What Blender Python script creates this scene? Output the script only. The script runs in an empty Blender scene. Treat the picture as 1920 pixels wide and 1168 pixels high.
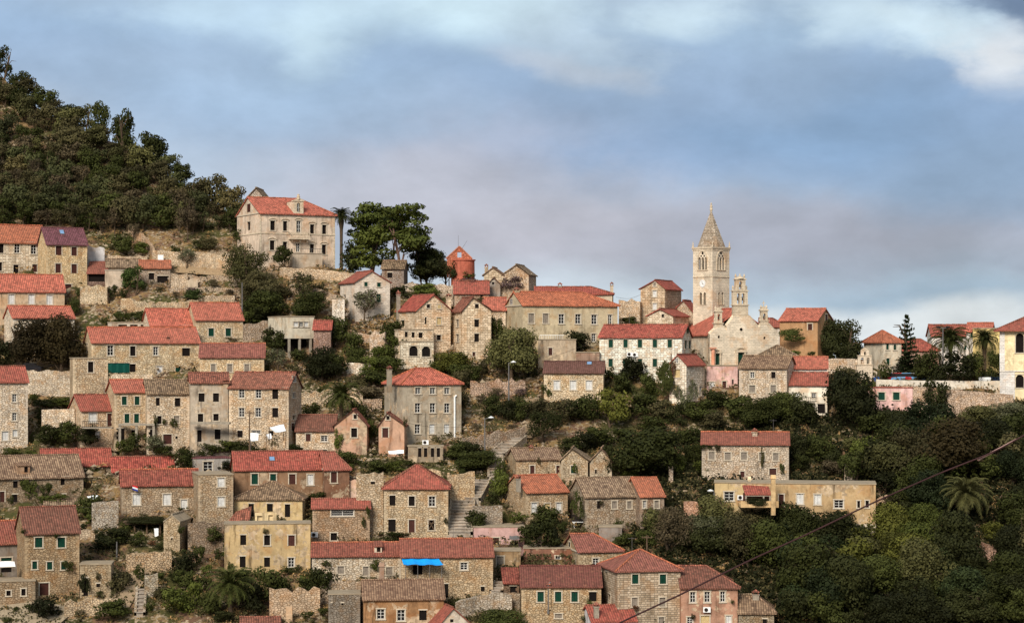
import bpy, math, random
import numpy as np
from mathutils import Vector, Matrix, noise as mnoise
R = math.radians
rng = random.Random(7)
nrg = np.random.default_rng(7)
S = bpy.context.scene
COL = S.collection

# ------------------------------------------------------------ camera
F = 4000.0          # focal length in pixels of the 1920 px wide photograph
CX, HY = 960.0, 650.0
cam = bpy.data.cameras.new('camera')
cam_o = bpy.data.objects.new('camera', cam); COL.objects.link(cam_o)
cam.sensor_width = 36.0
cam.lens = 36.0 * F / 1920.0
cam.shift_y = (HY - 584.0) / 1920.0
cam.clip_start = 1.0; cam.clip_end = 9000.0
cam_o.location = (0, 0, 0); cam_o.rotation_euler = (R(90), 0, 0)
S.camera = cam_o
S.view_settings.view_transform = 'Standard'
S.view_settings.look = 'None'
S.view_settings.gamma = 1.0
S.view_settings.use_curve_mapping = False
S.view_settings.exposure = 0.42

# ------------------------------------------------------------ colour helper
def lin(c, k=1.0):
    o = []
    for v in c:
        v = v / 255.0
        v = v / 12.92 if v <= 0.04045 else ((v + 0.055) / 1.055) ** 2.4
        o.append(min(0.95, v * k))
    return (o[0], o[1], o[2], 1.0)

# ------------------------------------------------------------ world: sky with clouds
SUN_EL, SUN_AZ = R(34), R(200)     # behind the camera, to the left
W = bpy.data.worlds.new('World'); S.world = W; W.use_nodes = True
nt = W.node_tree; nt.nodes.clear()
def nd(nt, t, **kw):
    n = nt.nodes.new(t)
    for k, v in kw.items(): setattr(n, k, v)
    return n
def math_n(nt, op, a, b=None, c=None, clamp=False):
    n = nd(nt, 'ShaderNodeMath', operation=op); n.use_clamp = clamp
    for i, v in enumerate((a, b, c)):
        if v is None: continue
        if isinstance(v, (int, float)): n.inputs[i].default_value = v
        else: nt.links.new(v, n.inputs[i])
    return n.outputs[0]
def mixc(nt, fac, a, b, mode='MIX'):
    n = nd(nt, 'ShaderNodeMix', data_type='RGBA', blend_type=mode)
    n.clamp_factor = True
    for s, v in ((n.inputs[0], fac), (n.inputs[6], a), (n.inputs[7], b)):
        if isinstance(v, (int, float)): s.default_value = v
        elif isinstance(v, tuple): s.default_value = v
        else: nt.links.new(v, s)
    return n.outputs[2]
def smooth(nt, v, a, b):
    n = nd(nt, 'ShaderNodeMapRange', interpolation_type='SMOOTHERSTEP')
    nt.links.new(v, n.inputs[0]); n.inputs[1].default_value = a; n.inputs[2].default_value = b
    return n.outputs[0]
tc = nd(nt, 'ShaderNodeTexCoord')
sep = nd(nt, 'ShaderNodeSeparateXYZ'); nt.links.new(tc.outputs['Generated'], sep.inputs[0])
# cloud banks stand at fixed compass bearings and heights (sx: bearing, sz: height)
warp = nd(nt, 'ShaderNodeTexNoise'); warp.inputs['Scale'].default_value = 13.0; warp.inputs['Detail'].default_value = 7.0; warp.inputs['Roughness'].default_value = 0.6
warp2 = nd(nt, 'ShaderNodeTexNoise'); warp2.inputs['Scale'].default_value = 9.0; warp2.inputs['Detail'].default_value = 6.0
mp = nd(nt, 'ShaderNodeMapping'); mp.inputs['Scale'].default_value = (1, 1, 2.0); nt.links.new(tc.outputs['Generated'], mp.inputs[0])
nt.links.new(mp.outputs[0], warp.inputs['Vector'])
mp2 = nd(nt, 'ShaderNodeMapping'); mp2.inputs['Location'].default_value = (3.1, 1.7, 8.2); mp2.inputs['Scale'].default_value = (1, 1, 1.7); nt.links.new(tc.outputs['Generated'], mp2.inputs[0])
nt.links.new(mp2.outputs[0], warp2.inputs['Vector'])
wx = math_n(nt, 'SUBTRACT', warp.outputs['Fac'], 0.5); wz = math_n(nt, 'SUBTRACT', warp2.outputs['Fac'], 0.5)
sx = math_n(nt, 'MULTIPLY_ADD', wx, 0.11, sep.outputs[0]); sz = math_n(nt, 'MULTIPLY_ADD', wz, 0.045, sep.outputs[2])
def bank(x, y, rx, ry, tilt=0.0, hard=0.15):
    """soft cloud bank; x, y, rx, ry are given in thousandths of the view's 0.25 rad scale"""
    x = (x - CX) / F; z = (HY - y) / F; rx /= F; ry /= F
    dx = math_n(nt, 'SUBTRACT', sx, x); dz = math_n(nt, 'SUBTRACT', sz, z)
    c, s = math.cos(tilt), math.sin(tilt)
    u = math_n(nt, 'ADD', math_n(nt, 'MULTIPLY', dx, c), math_n(nt, 'MULTIPLY', dz, s))
    v = math_n(nt, 'SUBTRACT', math_n(nt, 'MULTIPLY', dz, c), math_n(nt, 'MULTIPLY', dx, s))
    u = math_n(nt, 'DIVIDE', u, rx); v = math_n(nt, 'DIVIDE', v, ry)
    d = math_n(nt, 'SQRT', math_n(nt, 'ADD', math_n(nt, 'MULTIPLY', u, u), math_n(nt, 'MULTIPLY', v, v)))
    n = nd(nt, 'ShaderNodeMapRange', interpolation_type='SMOOTHSTEP')
    nt.links.new(d, n.inputs[0]); n.inputs[1].default_value = 1.25; n.inputs[2].default_value = hard
    return n.outputs[0]
ramp = nd(nt, 'ShaderNodeValToRGB')
el = ramp.color_ramp.elements
stops = [(0.0, (216,225,232)), (0.09, (214,224,232)), (0.135, (178,196,214)), (0.20, (160,174,194)), (0.30, (170,177,196)), (0.40, (162,181,208)), (0.52, (147,172,208)), (0.66, (150,175,208)), (0.8, (160,186,214)), (1.0, (180,196,212))]
el[0].position, el[0].color = stops[0][0], lin(stops[0][1])
el[1].position, el[1].color = stops[1][0], lin(stops[1][1])
for p, c in stops[2:]:
    e = el.new(p); e.color = lin(c)
nt.links.new(math_n(nt, 'MULTIPLY', sz, 5.4, clamp=True), ramp.inputs[0])
cloud = ramp.outputs[0]
BANKS = [ # x, y, rx, ry, tilt, colour, strength
 (150,330,700,260,0.0,(186,202,222),0.8),
 (820,340,420,150,0.1,(196,196,210),0.7),
 (330,200,260,60,-0.2,(150,176,210),0.5),
 (700,230,300,60,0.15,(158,180,208),0.6),
 (1330,230,200,90,0.3,(150,172,206),0.7),
 (1250,400,330,60,-0.05,(190,190,204),0.6),
 (60,60,330,120,0.0,(150,178,214),0.55),
 (520,170,420,90,0.0,(160,187,217),0.6),
 (1000,430,420,150,0.0,(186,186,200),0.7),
 (1500,430,420,90,0.0,(163,168,186),0.9),
 (950,560,360,90,0.0,(205,218,232),0.8),
 (1560,240,420,120,0.0,(132,163,200),0.85),
 (1150,130,280,110,0.0,(150,174,206),0.8),
 (1850,330,250,110,0.0,(134,160,192),0.8),
 (1500,150,200,70,0.1,(140,162,190),0.6),
 (1880,10,160,90,-0.3,(108,128,158),1.0),
 (430,40,190,60,0.0,(196,222,242),0.75),
 (620,60,150,90,0.2,(205,230,246),0.8),
 (900,20,240,100,0.0,(208,233,247),0.95),
 (1070,70,190,80,-0.35,(196,216,234),0.7),
 (1090,130,160,30,-0.15,(204,208,218),0.4),
 (1270,10,130,50,0.0,(206,228,243),0.8),
 (1560,50,130,60,-0.2,(203,225,241),0.8),
 (1720,70,190,60,-0.35,(207,228,242),0.95),
 (1860,130,130,70,-0.5,(224,230,238),0.95),
 (1700,560,330,50,0.0,(158,184,208),0.75),
 (1640,600,480,42,0.0,(222,230,236),0.95),
 (1150,585,300,36,0.0,(206,220,232),0.6),
]
for x, y, rx, ry, t, c, k in BANKS:
    f = math_n(nt, 'MULTIPLY', bank(x, y, rx, ry, t), k)
    cloud = mixc(nt, f, cloud, lin(c))
fine = nd(nt, 'ShaderNodeTexNoise'); fine.inputs['Scale'].default_value = 34.0; fine.inputs['Detail'].default_value = 6.0; fine.inputs['Roughness'].default_value = 0.62
nt.links.new(mp.outputs[0], fine.inputs['Vector'])
fv = nd(nt, 'ShaderNodeMapRange'); nt.links.new(fine.outputs['Fac'], fv.inputs[0]); fv.inputs[1].default_value = 0.3; fv.inputs[2].default_value = 0.7; fv.inputs[3].default_value = 0.95; fv.inputs[4].default_value = 1.05
puff = nd(nt, 'ShaderNodeTexNoise'); puff.inputs['Scale'].default_value = 15.0; puff.inputs['Detail'].default_value = 8.0; puff.inputs['Roughness'].default_value = 0.55; puff.inputs['Distortion'].default_value = 0.3
nt.links.new(mp2.outputs[0], puff.inputs['Vector'])
pv = nd(nt, 'ShaderNodeMapRange'); nt.links.new(puff.outputs['Fac'], pv.inputs[0]); pv.inputs[1].default_value = 0.32; pv.inputs[2].default_value = 0.68; pv.inputs[3].default_value = 0.88; pv.inputs[4].default_value = 1.12
tint = nd(nt, 'ShaderNodeVectorMath', operation='MULTIPLY'); nt.links.new(cloud, tint.inputs[0]); tint.inputs[1].default_value = (0.775, 0.765, 0.745)
vm0 = nd(nt, 'ShaderNodeVectorMath', operation='SCALE'); nt.links.new(tint.outputs[0], vm0.inputs[0]); nt.links.new(pv.outputs[0], vm0.inputs['Scale'])
vm = nd(nt, 'ShaderNodeVectorMath', operation='SCALE'); nt.links.new(vm0.outputs[0], vm.inputs[0]); nt.links.new(fv.outputs[0], vm.inputs['Scale'])
sky = nd(nt, 'ShaderNodeTexSky', sky_type='NISHITA'); sky.sun_disc = False
sky.sun_elevation = SUN_EL; sky.sun_rotation = SUN_AZ; sky.altitude = 50
b1 = nd(nt, 'ShaderNodeBackground'); nt.links.new(sky.outputs[0], b1.inputs[0]); b1.inputs[1].default_value = 0.08
b2 = nd(nt, 'ShaderNodeBackground'); nt.links.new(vm.outputs[0], b2.inputs[0]); b2.inputs[1].default_value = 1.0
ms = nd(nt, 'ShaderNodeMixShader'); ms.inputs[0].default_value = 0.94
nt.links.new(b1.outputs[0], ms.inputs[1]); nt.links.new(b2.outputs[0], ms.inputs[2])
wo = nd(nt, 'ShaderNodeOutputWorld'); nt.links.new(ms.outputs[0], wo.inputs[0])

# ------------------------------------------------------------ sun (veiled by cloud)
sl = bpy.data.lights.new('sun', 'SUN'); sl.energy = 3.4; sl.angle = R(20); sl.color = (1.0, 0.94, 0.855)
so = bpy.data.objects.new('sun', sl); COL.objects.link(so)
so.location = (-100, -100, 200)
d = Vector((math.sin(SUN_AZ) * math.cos(SUN_EL), math.cos(SUN_AZ) * math.cos(SUN_EL), math.sin(SUN_EL)))
so.rotation_euler = d.to_track_quat('Z', 'Y').to_euler()

# ------------------------------------------------------------ hillside profile
PROF = [(1230, 258.0), (1168, 265.0), (900, 300.0), (690, 335.0), (500, 365.0), (300, 402.0), (100, 450.0), (-100, 500.0)]
def g(py):
    if py >= PROF[0][0]: return PROF[0][1] - (py - PROF[0][0]) * 0.11
    for (a, da), (b, db) in zip(PROF, PROF[1:]):
        if py >= b: return da + (a - py) / (a - b) * (db - da)
    return PROF[-1][1]
def ginv(D):
    if D <= PROF[0][1]: return PROF[0][0] + (PROF[0][1] - D) / 0.11
    for (a, da), (b, db) in zip(PROF, PROF[1:]):
        if D <= db: return a + (D - da) / (db - da) * (b - a)
    return PROF[-1][0]
TOP = [(-900, 60), (-300, 70), (-60, 100), (0, 140), (60, 195), (130, 232), (220, 268), (300, 318), (400, 378), (460, 425), (540, 490), (640, 505), (800, 535), (900, 560), (1000, 590), (1190, 618), (1250, 655), (1470, 668), (1560, 676), (1620, 682), (1660, 700), (1760, 704), (2600, 704)]
def pytop(px):
    if px <= TOP[0][0]: return TOP[0][1]
    for (a, pa), (b, pb) in zip(TOP, TOP[1:]):
        if px <= b: return pa + (px - a) / (b - a) * (pb - pa)
    return TOP[-1][1]
def fbm(x, y, s, seed=0.0):
    return mnoise.noise(Vector((x / s, y / s, seed)))
def zt(X, Y):
    """ground height"""
    Ye = max(Y, 190.0)
    px = CX + F * X / Ye
    yt = g(pytop(px))
    if Y < 238: 
        z238 = (HY - ginv(238.0)) * 238.0 / F
        return z238 - (238.0 - max(Y, 120.0)) * 0.12
    if Y <= yt: z = (HY - ginv(Y)) * Y / F
    else:
        zz = (HY - ginv(yt)) * yt / F
        dd = Y - yt
        z = zz - 0.0009 * dd * dd if dd < 60 else zz - 3.24 - (dd - 60) * 0.108
        z = max(z, -140.0)
    return z
def P(px, py, D): return Vector(((px - CX) * D / F, D, (HY - py) * D / F))
def ground(px, py):
    """the spot of the hillside seen at that place of the photograph"""
    return P(px, py, g(py))

FOOT = []     # footprints that the ground is cut for: (O, u, v, W, dp, z)

# ------------------------------------------------------------ mesh helper
class MB:
    def __init__(s, M=None): s.v = []; s.f = []; s.uv = []; s.M = M
    def face(s, pts, uv=None):
        b = len(s.v)
        for p in pts: s.v.append(tuple(s.M @ Vector(p)) if s.M else tuple(p))
        s.f.append(tuple(range(b, b + len(pts))))
        if uv is None:
            p0 = Vector(pts[0]); 
            nrm = (Vector(pts[1]) - p0).cross(Vector(pts[2]) - p0)
            if abs(nrm.z) > max(abs(nrm.x), abs(nrm.y)): uv = [(p[0], p[1]) for p in pts]
            elif abs(nrm.x) > abs(nrm.y): uv = [(p[1], p[2]) for p in pts]
            else: uv = [(p[0], p[2]) for p in pts]
        s.uv.extend(uv)
    def box(s, x0, x1, y0, y1, z0, z1, bottom=True):
        a = [(x0,y0,z0),(x1,y0,z0),(x1,y1,z0),(x0,y1,z0),(x0,y0,z1),(x1,y0,z1),(x1,y1,z1),(x0,y1,z1)]
        for q in ((0,1,5,4),(1,2,6,5),(2,3,7,6),(3,0,4,7),(4,5,6,7)) + (((3,2,1,0),) if bottom else ()):
            s.face([a[i] for i in q])
    def tube(s, p0, p1, r0, r1, n=8, caps=True):
        p0, p1 = Vector(p0), Vector(p1); d = p1 - p0
        if d.length < 1e-6: return
        q = d.to_track_quat('Z', 'Y')
        A = [p0 + q @ Vector((r0*math.cos(2*math.pi*i/n), r0*math.sin(2*math.pi*i/n), 0)) for i in range(n)]
        B = [p1 + q @ Vector((r1*math.cos(2*math.pi*i/n), r1*math.sin(2*math.pi*i/n), 0)) for i in range(n)]
        for i in range(n):
            j = (i+1) % n; s.face([A[i], A[j], B[j], B[i]])
        if caps: s.face(B); s.face(A[::-1])
    def lathe(s, prof, n=12, c=(0,0)):
        for (r0,z0),(r1,z1) in zip(prof, prof[1:]):
            for i in range(n):
                a, b = 2*math.pi*i/n, 2*math.pi*(i+1)/n
                pts = [(c[0]+r0*math.cos(a), c[1]+r0*math.sin(a), z0),(c[0]+r0*math.cos(b), c[1]+r0*math.sin(b), z0),(c[0]+r1*math.cos(b), c[1]+r1*math.sin(b), z1),(c[0]+r1*math.cos(a), c[1]+r1*math.sin(a), z1)]
                if r1 < 1e-4: pts = pts[:3]
                if r0 < 1e-4: pts = [pts[0], pts[2], pts[3]]
                rr = max(r0, r1)
                s.face(pts, [(a*rr, z0),(b*rr, z0),(b*rr, z1),(a*rr, z1)][:len(pts)])
    def mesh(s, name):
        m = bpy.data.meshes.new(name); m.from_pydata(s.v, [], s.f)
        ul = m.uv_layers.new(name='UVMap')
        ul.data.foreach_set('uv', [c for t in s.uv for c in t])
        m.update(); return m
    def build(s, name, mat, parent=None, smooth_=False):
        m = s.mesh(name); m.materials.append(mat)
        if smooth_: m.polygons.foreach_set('use_smooth', [True]*len(m.polygons))
        o = bpy.data.objects.new(name, m); COL.objects.link(o)
        if parent: o.parent = parent
        return o
def tag(o, label=None, cat=None, group=None, kind=None):
    if label: o['label'] = label
    if cat: o['category'] = cat
    if group: o['group'] = group
    if kind: o['kind'] = kind
    return o
def empty(name, loc, rz=0.0):
    o = bpy.data.objects.new(name, None); COL.objects.link(o); o.location = loc; o.rotation_euler = (0, 0, rz)
    o.empty_display_size = 0.3
    return o
# ------------------------------------------------------------ materials
KW, KR, KL = 1.02, 0.73, 0.60     # photograph colour -> surface colour for walls, roofs, leaves
def newmat(name, rough=0.9):
    m = bpy.data.materials.new(name); m.use_nodes = True
    nt = m.node_tree; b = nt.nodes['Principled BSDF']
    b.inputs['Roughness'].default_value = rough
    b.inputs['Specular IOR Level'].default_value = 0.1
    return m, nt, b
def noise(nt, vec, scale, detail=4.0, rough=0.6, dist=0.0):
    n = nd(nt, 'ShaderNodeTexNoise'); n.inputs['Scale'].default_value = scale; n.inputs['Detail'].default_value = detail
    n.inputs['Roughness'].default_value = rough; n.inputs['Distortion'].default_value = dist
    if vec is not None: nt.links.new(vec, n.inputs['Vector'])
    return n
def rng_map(nt, v, a, b, c, d):
    n = nd(nt, 'ShaderNodeMapRange'); nt.links.new(v, n.inputs[0])
    for i, x in enumerate((a, b, c, d)): n.inputs[i+1].default_value = x
    return n.outputs[0]
def scaled(nt, vec, sx, sy, sz, loc=(0,0,0)):
    n = nd(nt, 'ShaderNodeMapping'); n.inputs['Scale'].default_value = (sx, sy, sz); n.inputs['Location'].default_value = loc
    nt.links.new(vec, n.inputs[0]); return n.outputs[0]
def scale_col(nt, col, f):
    n = nd(nt, 'ShaderNodeVectorMath', operation='SCALE')
    if isinstance(col, tuple): n.inputs[0].default_value = col[:3]
    else: nt.links.new(col, n.inputs[0])
    nt.links.new(f, n.inputs['Scale']); return n.outputs[0]
def world_vec(nt):
    return nd(nt, 'ShaderNodeNewGeometry').outputs['Position']
def bump(nt, b, h, dist, strength=0.6):
    n = nd(nt, 'ShaderNodeBump'); n.inputs['Strength'].default_value = strength; n.inputs['Distance'].default_value = dist
    nt.links.new(h, n.inputs['Height']); nt.links.new(n.outputs[0], b.inputs['Normal'])
MATS = {}
def wall_mat(kind, c):
    key = ('w', kind, tuple(c))
    if key in MATS: return MATS[key]
    m, nt, b = newmat('wall_' + kind)
    uv = nd(nt, 'ShaderNodeTexCoord').outputs['UV']; wp = world_vec(nt)
    c = (c[0]*0.985, min(255, c[1]*1.005), min(255, c[2]*1.06)); bad = kind == 'plb'
    base = lin(c, KW)
    big = noise(nt, wp, 0.35, 5, 0.65)
    mid = noise(nt, wp, 1.6, 5, 0.7)
    strk = noise(nt, scaled(nt, wp, 1.3, 1.3, 0.16), 1.0, 5, 0.7)
    if kind in ('rub', 'dry'):       # rubble: pale stones of all sizes in darker joints
        sc = 2.6 if kind == 'rub' else 2.8
        wv = noise(nt, uv, 1.2, 2)
        vv = nd(nt, 'ShaderNodeVectorMath', operation='ADD'); nt.links.new(scaled(nt, uv, 1.0, 1.45, 1.0), vv.inputs[0])
        s2 = nd(nt, 'ShaderNodeVectorMath', operation='SCALE'); nt.links.new(wv.outputs['Color'], s2.inputs[0]); s2.inputs['Scale'].default_value = 0.35
        nt.links.new(s2.outputs[0], vv.inputs[1])
        vo = nd(nt, 'ShaderNodeTexVoronoi'); vo.voronoi_dimensions = '2D'; vo.inputs['Scale'].default_value = sc; nt.links.new(vv.outputs[0], vo.inputs['Vector'])
        ve = nd(nt, 'ShaderNodeTexVoronoi', feature='DISTANCE_TO_EDGE'); ve.voronoi_dimensions = '2D'; ve.inputs['Scale'].default_value = sc; nt.links.new(vv.outputs[0], ve.inputs['Vector'])
        sep = nd(nt, 'ShaderNodeSeparateColor'); nt.links.new(vo.outputs['Color'], sep.inputs[0])
        stone = scale_col(nt, base, rng_map(nt, sep.outputs[0], 0, 1, 0.80, 1.36))
        stone = mixc(nt, rng_map(nt, sep.outputs[1], 0.5, 1, 0, 0.5), stone, lin((c[0]*0.92, c[1]*0.80, c[2]*0.62), KW))
        joint = smooth(nt, ve.outputs['Distance'], 0.02, 0.13)
        jc = lin([x*(0.60 if kind == 'rub' else 0.32) for x in (c[0]*1.04, c[1]*0.95, c[2]*0.85)], KW)
        col = mixc(nt, joint, jc, stone)
        hgt = joint
    elif kind == 'ash':              # squared blocks in courses
        wv = noise(nt, uv, 0.9, 2)
        vv = nd(nt, 'ShaderNodeVectorMath', operation='ADD'); nt.links.new(uv, vv.inputs[0])
        s2 = nd(nt, 'ShaderNodeVectorMath', operation='SCALE'); nt.links.new(wv.outputs['Color'], s2.inputs[0]); s2.inputs['Scale'].default_value = 0.12
        nt.links.new(s2.outputs[0], vv.inputs[1])
        br = nd(nt, 'ShaderNodeTexBrick'); nt.links.new(vv.outputs[0], br.inputs['Vector'])
        br.inputs['Scale'].default_value = 1.0; br.inputs['Brick Width'].default_value = 0.43; br.inputs['Row Height'].default_value = 0.27
        br.inputs['Mortar Size'].default_value = 0.03; br.inputs['Mortar Smooth'].default_value = 0.4; br.inputs['Bias'].default_value = 0.1
        br.inputs['Color1'].default_value = lin([min(255,x*1.18) for x in c], KW); br.inputs['Color2'].default_value = lin((c[0]*0.9, c[1]*0.87, c[2]*0.82), KW)
        br.inputs['Mortar'].default_value = lin([x*0.66 for x in c], KW); br.offset = 0.45; br.squash = 1.3
        col = br.outputs['Color']; hgt = math_n(nt, 'SUBTRACT', 1.0, br.outputs['Fac'])
    elif kind == 'fin':              # smooth, close-jointed pale ashlar
        br = nd(nt, 'ShaderNodeTexBrick'); nt.links.new(uv, br.inputs['Vector'])
        br.inputs['Scale'].default_value = 1.0; br.inputs['Brick Width'].default_value = 0.55; br.inputs['Row Height'].default_value = 0.26
        br.inputs['Mortar Size'].default_value = 0.012; br.inputs['Mortar Smooth'].default_value = 0.5; br.offset = 0.5
        br.inputs['Color1'].default_value = lin([min(255,x*1.06) for x in c], KW); br.inputs['Color2'].default_value = lin([x*0.95 for x in c], KW)
        br.inputs['Mortar'].default_value = lin([x*0.76 for x in c], KW)
        col = br.outputs['Color']; hgt = math_n(nt, 'SUBTRACT', 1.0, br.outputs['Fac'])
    else:                            # rendered plaster, patched and streaked
        col = base
        p = smooth(nt, noise(nt, wp, 0.55, 6, 0.7).outputs['Fac'], 0.52, 0.60)
        col = mixc(nt, math_n(nt, 'MULTIPLY', p, 0.55), col, lin([x*0.80 for x in (c[0], c[1]*0.97, c[2]*0.93)], KW))
        p2 = smooth(nt, noise(nt, scaled(nt, wp, 1, 1, 1, (9, 3, 1)), 0.7, 6, 0.7).outputs['Fac'], 0.57, 0.63)
        col = mixc(nt, math_n(nt, 'MULTIPLY', p2, 0.5), col, lin([min(255, x*1.14) for x in c], KW))
        vo = nd(nt, 'ShaderNodeTexVoronoi'); vo.inputs['Scale'].default_value = 2.6; nt.links.new(wp, vo.inputs['Vector'])
        sp = nd(nt, 'ShaderNodeSeparateColor'); nt.links.new(vo.outputs['Color'], sp.inputs[0])
        stn = scale_col(nt, lin((178,156,128), KW), rng_map(nt, sp.outputs[0], 0, 1, 0.6, 1.3))
        fall = smooth(nt, noise(nt, scaled(nt, wp, 1, 1, 1.0, (2, 5, 8)), 0.42, 7, 0.72).outputs['Fac'], 0.53 if bad else 0.60, 0.56 if bad else 0.63)
        col = mixc(nt, math_n(nt, 'MULTIPLY', fall, 0.85 if bad else 0.5), col, stn)
        hgt = mid.outputs['Fac']
    # weathering that belongs to the surface: blotches, run-off streaks, warm lichen
    col = scale_col(nt, col, rng_map(nt, big.outputs['Fac'], 0.3, 0.7, 0.80, 1.17))
    col = scale_col(nt, col, rng_map(nt, mid.outputs['Fac'], 0.3, 0.7, 0.86, 1.14))
    st = smooth(nt, strk.outputs['Fac'], 0.50, 0.72)
    col = mixc(nt, math_n(nt, 'MULTIPLY', st, {'pla': 0.6, 'plb': 0.85, 'fin': 0.25}.get(kind, 0.45)), col, lin([x*0.48 for x in (c[0], c[1]*0.95, c[2]*0.9)], KW))
    wm = smooth(nt, noise(nt, scaled(nt, wp, 1, 1, 1, (4, 7, 2)), 0.5, 5, 0.6).outputs['Fac'], 0.50, 0.66)
    col = mixc(nt, math_n(nt, 'MULTIPLY', wm, 0.32), col, lin((c[0]*0.93, c[1]*0.74, c[2]*0.52), KW))
    oi = nd(nt, 'ShaderNodeObjectInfo')
    col = scale_col(nt, col, rng_map(nt, oi.outputs['Random'], 0, 1, 0.9, 1.08))
    nt.links.new(col, b.inputs['Base Color'])
    bump(nt, b, hgt, 0.05, 0.7)
    MATS[key] = m; return m
ROOFC = {'coral': (212,118,96), 'orange': (206,120,86), 'red': (182,92,78), 'deep': (156,86,72), 'purple': (124,78,88), 'dusk': (158,96,84),
         'brown': (132,84,70), 'old': (158,132,104), 'tan': (166,142,114), 'dark': (112,58,56), 'grey': (150,138,122), 'conc': (150,134,112), 'mix': (168,104,84), 'choc': (106,74,70)}
def roof_mat(kind):
    key = ('r', kind)
    if key in MATS: return MATS[key]
    c = ROOFC[kind]; m, nt, b = newmat('roof_' + kind)
    uv = nd(nt, 'ShaderNodeTexCoord').outputs['UV']; wp = world_vec(nt)
    if kind in ('grey', 'conc'):
        col = scale_col(nt, lin(c, KW), rng_map(nt, noise(nt, wp, 0.9, 6, 0.7).outputs['Fac'], 0.3, 0.7, 0.7, 1.2))
        nt.links.new(col, b.inputs['Base Color']); MATS[key] = m; return m
    old = kind in ('old', 'tan', 'brown', 'mix', 'choc')
    br = nd(nt, 'ShaderNodeTexBrick'); nt.links.new(uv, br.inputs['Vector'])
    br.inputs['Scale'].default_value = 1.0; br.inputs['Brick Width'].default_value = 0.30; br.inputs['Row Height'].default_value = 0.42
    br.inputs['Mortar Size'].default_value = 0.028; br.inputs['Mortar Smooth'].default_value = 0.8; br.offset = 0.0
    v = 0.24 if old else 0.17
    br.inputs['Color1'].default_value = lin([min(255, x*(1+v)) for x in c], KR)
    br.inputs['Color2'].default_value = lin([x*(1-v*1.3) for x in c], KR)
    br.inputs['Mortar'].default_value = lin([x*(0.55 if old else 0.84) for x in c], KR)
    col = br.outputs['Color']
    wv = nd(nt, 'ShaderNodeTexWave'); wv.bands_direction = 'X'; wv.inputs['Scale'].default_value = 0.314 * 3.333; wv.inputs['Distortion'].default_value = 0.6 if old else 0.15
    wv.inputs['Detail'].default_value = 1.0
    nt.links.new(uv, wv.inputs['Vector'])
    big = noise(nt, wp, 0.45, 6, 0.7); mid = noise(nt, wp, 2.6, 5, 0.75)
    col = scale_col(nt, col, rng_map(nt, wv.outputs['Fac'], 0, 1, 0.72 if old else 0.86, 1.12))
    col = scale_col(nt, col, rng_map(nt, big.outputs['Fac'], 0.3, 0.7, 0.80, 1.14))
    col = scale_col(nt, col, rng_map(nt, mid.outputs['Fac'], 0.3, 0.7, 0.82, 1.18))
    if old or kind in ('orange', 'deep', 'red', 'dusk', 'coral', 'dark'):
        lich = smooth(nt, noise(nt, scaled(nt, wp, 1, 1, 1, (5, 1, 3)), 1.7, 6, 0.8).outputs['Fac'], 0.50, 0.66)
        col = mixc(nt, math_n(nt, 'MULTIPLY', lich, 0.6 if old else 0.5), col, lin((112, 92, 76) if old else (200, 134, 104), KR))
        drk = smooth(nt, noise(nt, scaled(nt, wp, 1, 1, 1, (1, 8, 3)), 1.1, 6, 0.8).outputs['Fac'], 0.54, 0.70)
        col = mixc(nt, math_n(nt, 'MULTIPLY', drk, 0.55), col, lin([x*0.5 for x in c], KR))
    oi = nd(nt, 'ShaderNodeObjectInfo')
    col = mixc(nt, rng_map(nt, oi.outputs['Random'], 0, 1, 0.0, 0.38), col, scale_col(nt, lin((158,112,92), KR), rng_map(nt, mid.outputs['Fac'], .3, .7, .7, 1.25)))
    nt.links.new(col, b.inputs['Base Color'])
    bump(nt, b, math_n(nt, 'ADD', wv.outputs['Fac'], math_n(nt, 'MULTIPLY', mid.outputs['Fac'], 0.7)), 0.10, 0.8)
    MATS[key] = m; return m
def flat_mat(name, c, rough=0.8, k=0.8, var=0.25, metal=0.0):
    key = ('f', name)
    if key in MATS: return MATS[key]
    m, nt, b = newmat(name, rough)
    n = noise(nt, world_vec(nt), 3.0, 5, 0.7)
    nt.links.new(scale_col(nt, lin(c, k), rng_map(nt, n.outputs['Fac'], 0.3, 0.7, 1-var, 1+var)), b.inputs['Base Color'])
    b.inputs['Metallic'].default_value = metal
    MATS[key] = m; return m
def slat_mat(name, c, per=9.0, k=0.8):
    key = ('s', name)
    if key in MATS: return MATS[key]
    m, nt, b = newmat(name, 0.6)
    uv = nd(nt, 'ShaderNodeTexCoord').outputs['UV']
    wv = nd(nt, 'ShaderNodeTexWave'); wv.bands_direction = 'Y'; wv.inputs['Scale'].default_value = per * 0.314
    nt.links.new(uv, wv.inputs['Vector'])
    n = noise(nt, world_vec(nt), 2.0, 4, 0.7)
    col = scale_col(nt, lin(c, k), rng_map(nt, wv.outputs['Fac'], 0, 1, 0.6, 1.1))
    col = scale_col(nt, col, rng_map(nt, n.outputs['Fac'], 0.3, 0.7, 0.75, 1.2))
    nt.links.new(col, b.inputs['Base Color']); bump(nt, b, wv.outputs['Fac'], 0.03, 0.5)
    MATS[key] = m; return m
M_FRAME = flat_mat('window_stone', (208,192,168), 0.85, 0.78, 0.22)
M_DARK = flat_mat('dark_interior', (30,24,21), 0.9, 0.8, 0.3)
M_GREEN = slat_mat('green_shutter_paint', (20,66,50))
M_WHITE = slat_mat('white_shutter_paint', (232,228,220), 9, 0.85)
M_BROWN = slat_mat('brown_shutter_paint', (84,50,42))
M_BOARD = flat_mat('grey_weathered_wood', (140,128,114), 0.9, 0.8, 0.35)
M_CREAM = flat_mat('cream_board', (206,180,130), 0.8)
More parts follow.
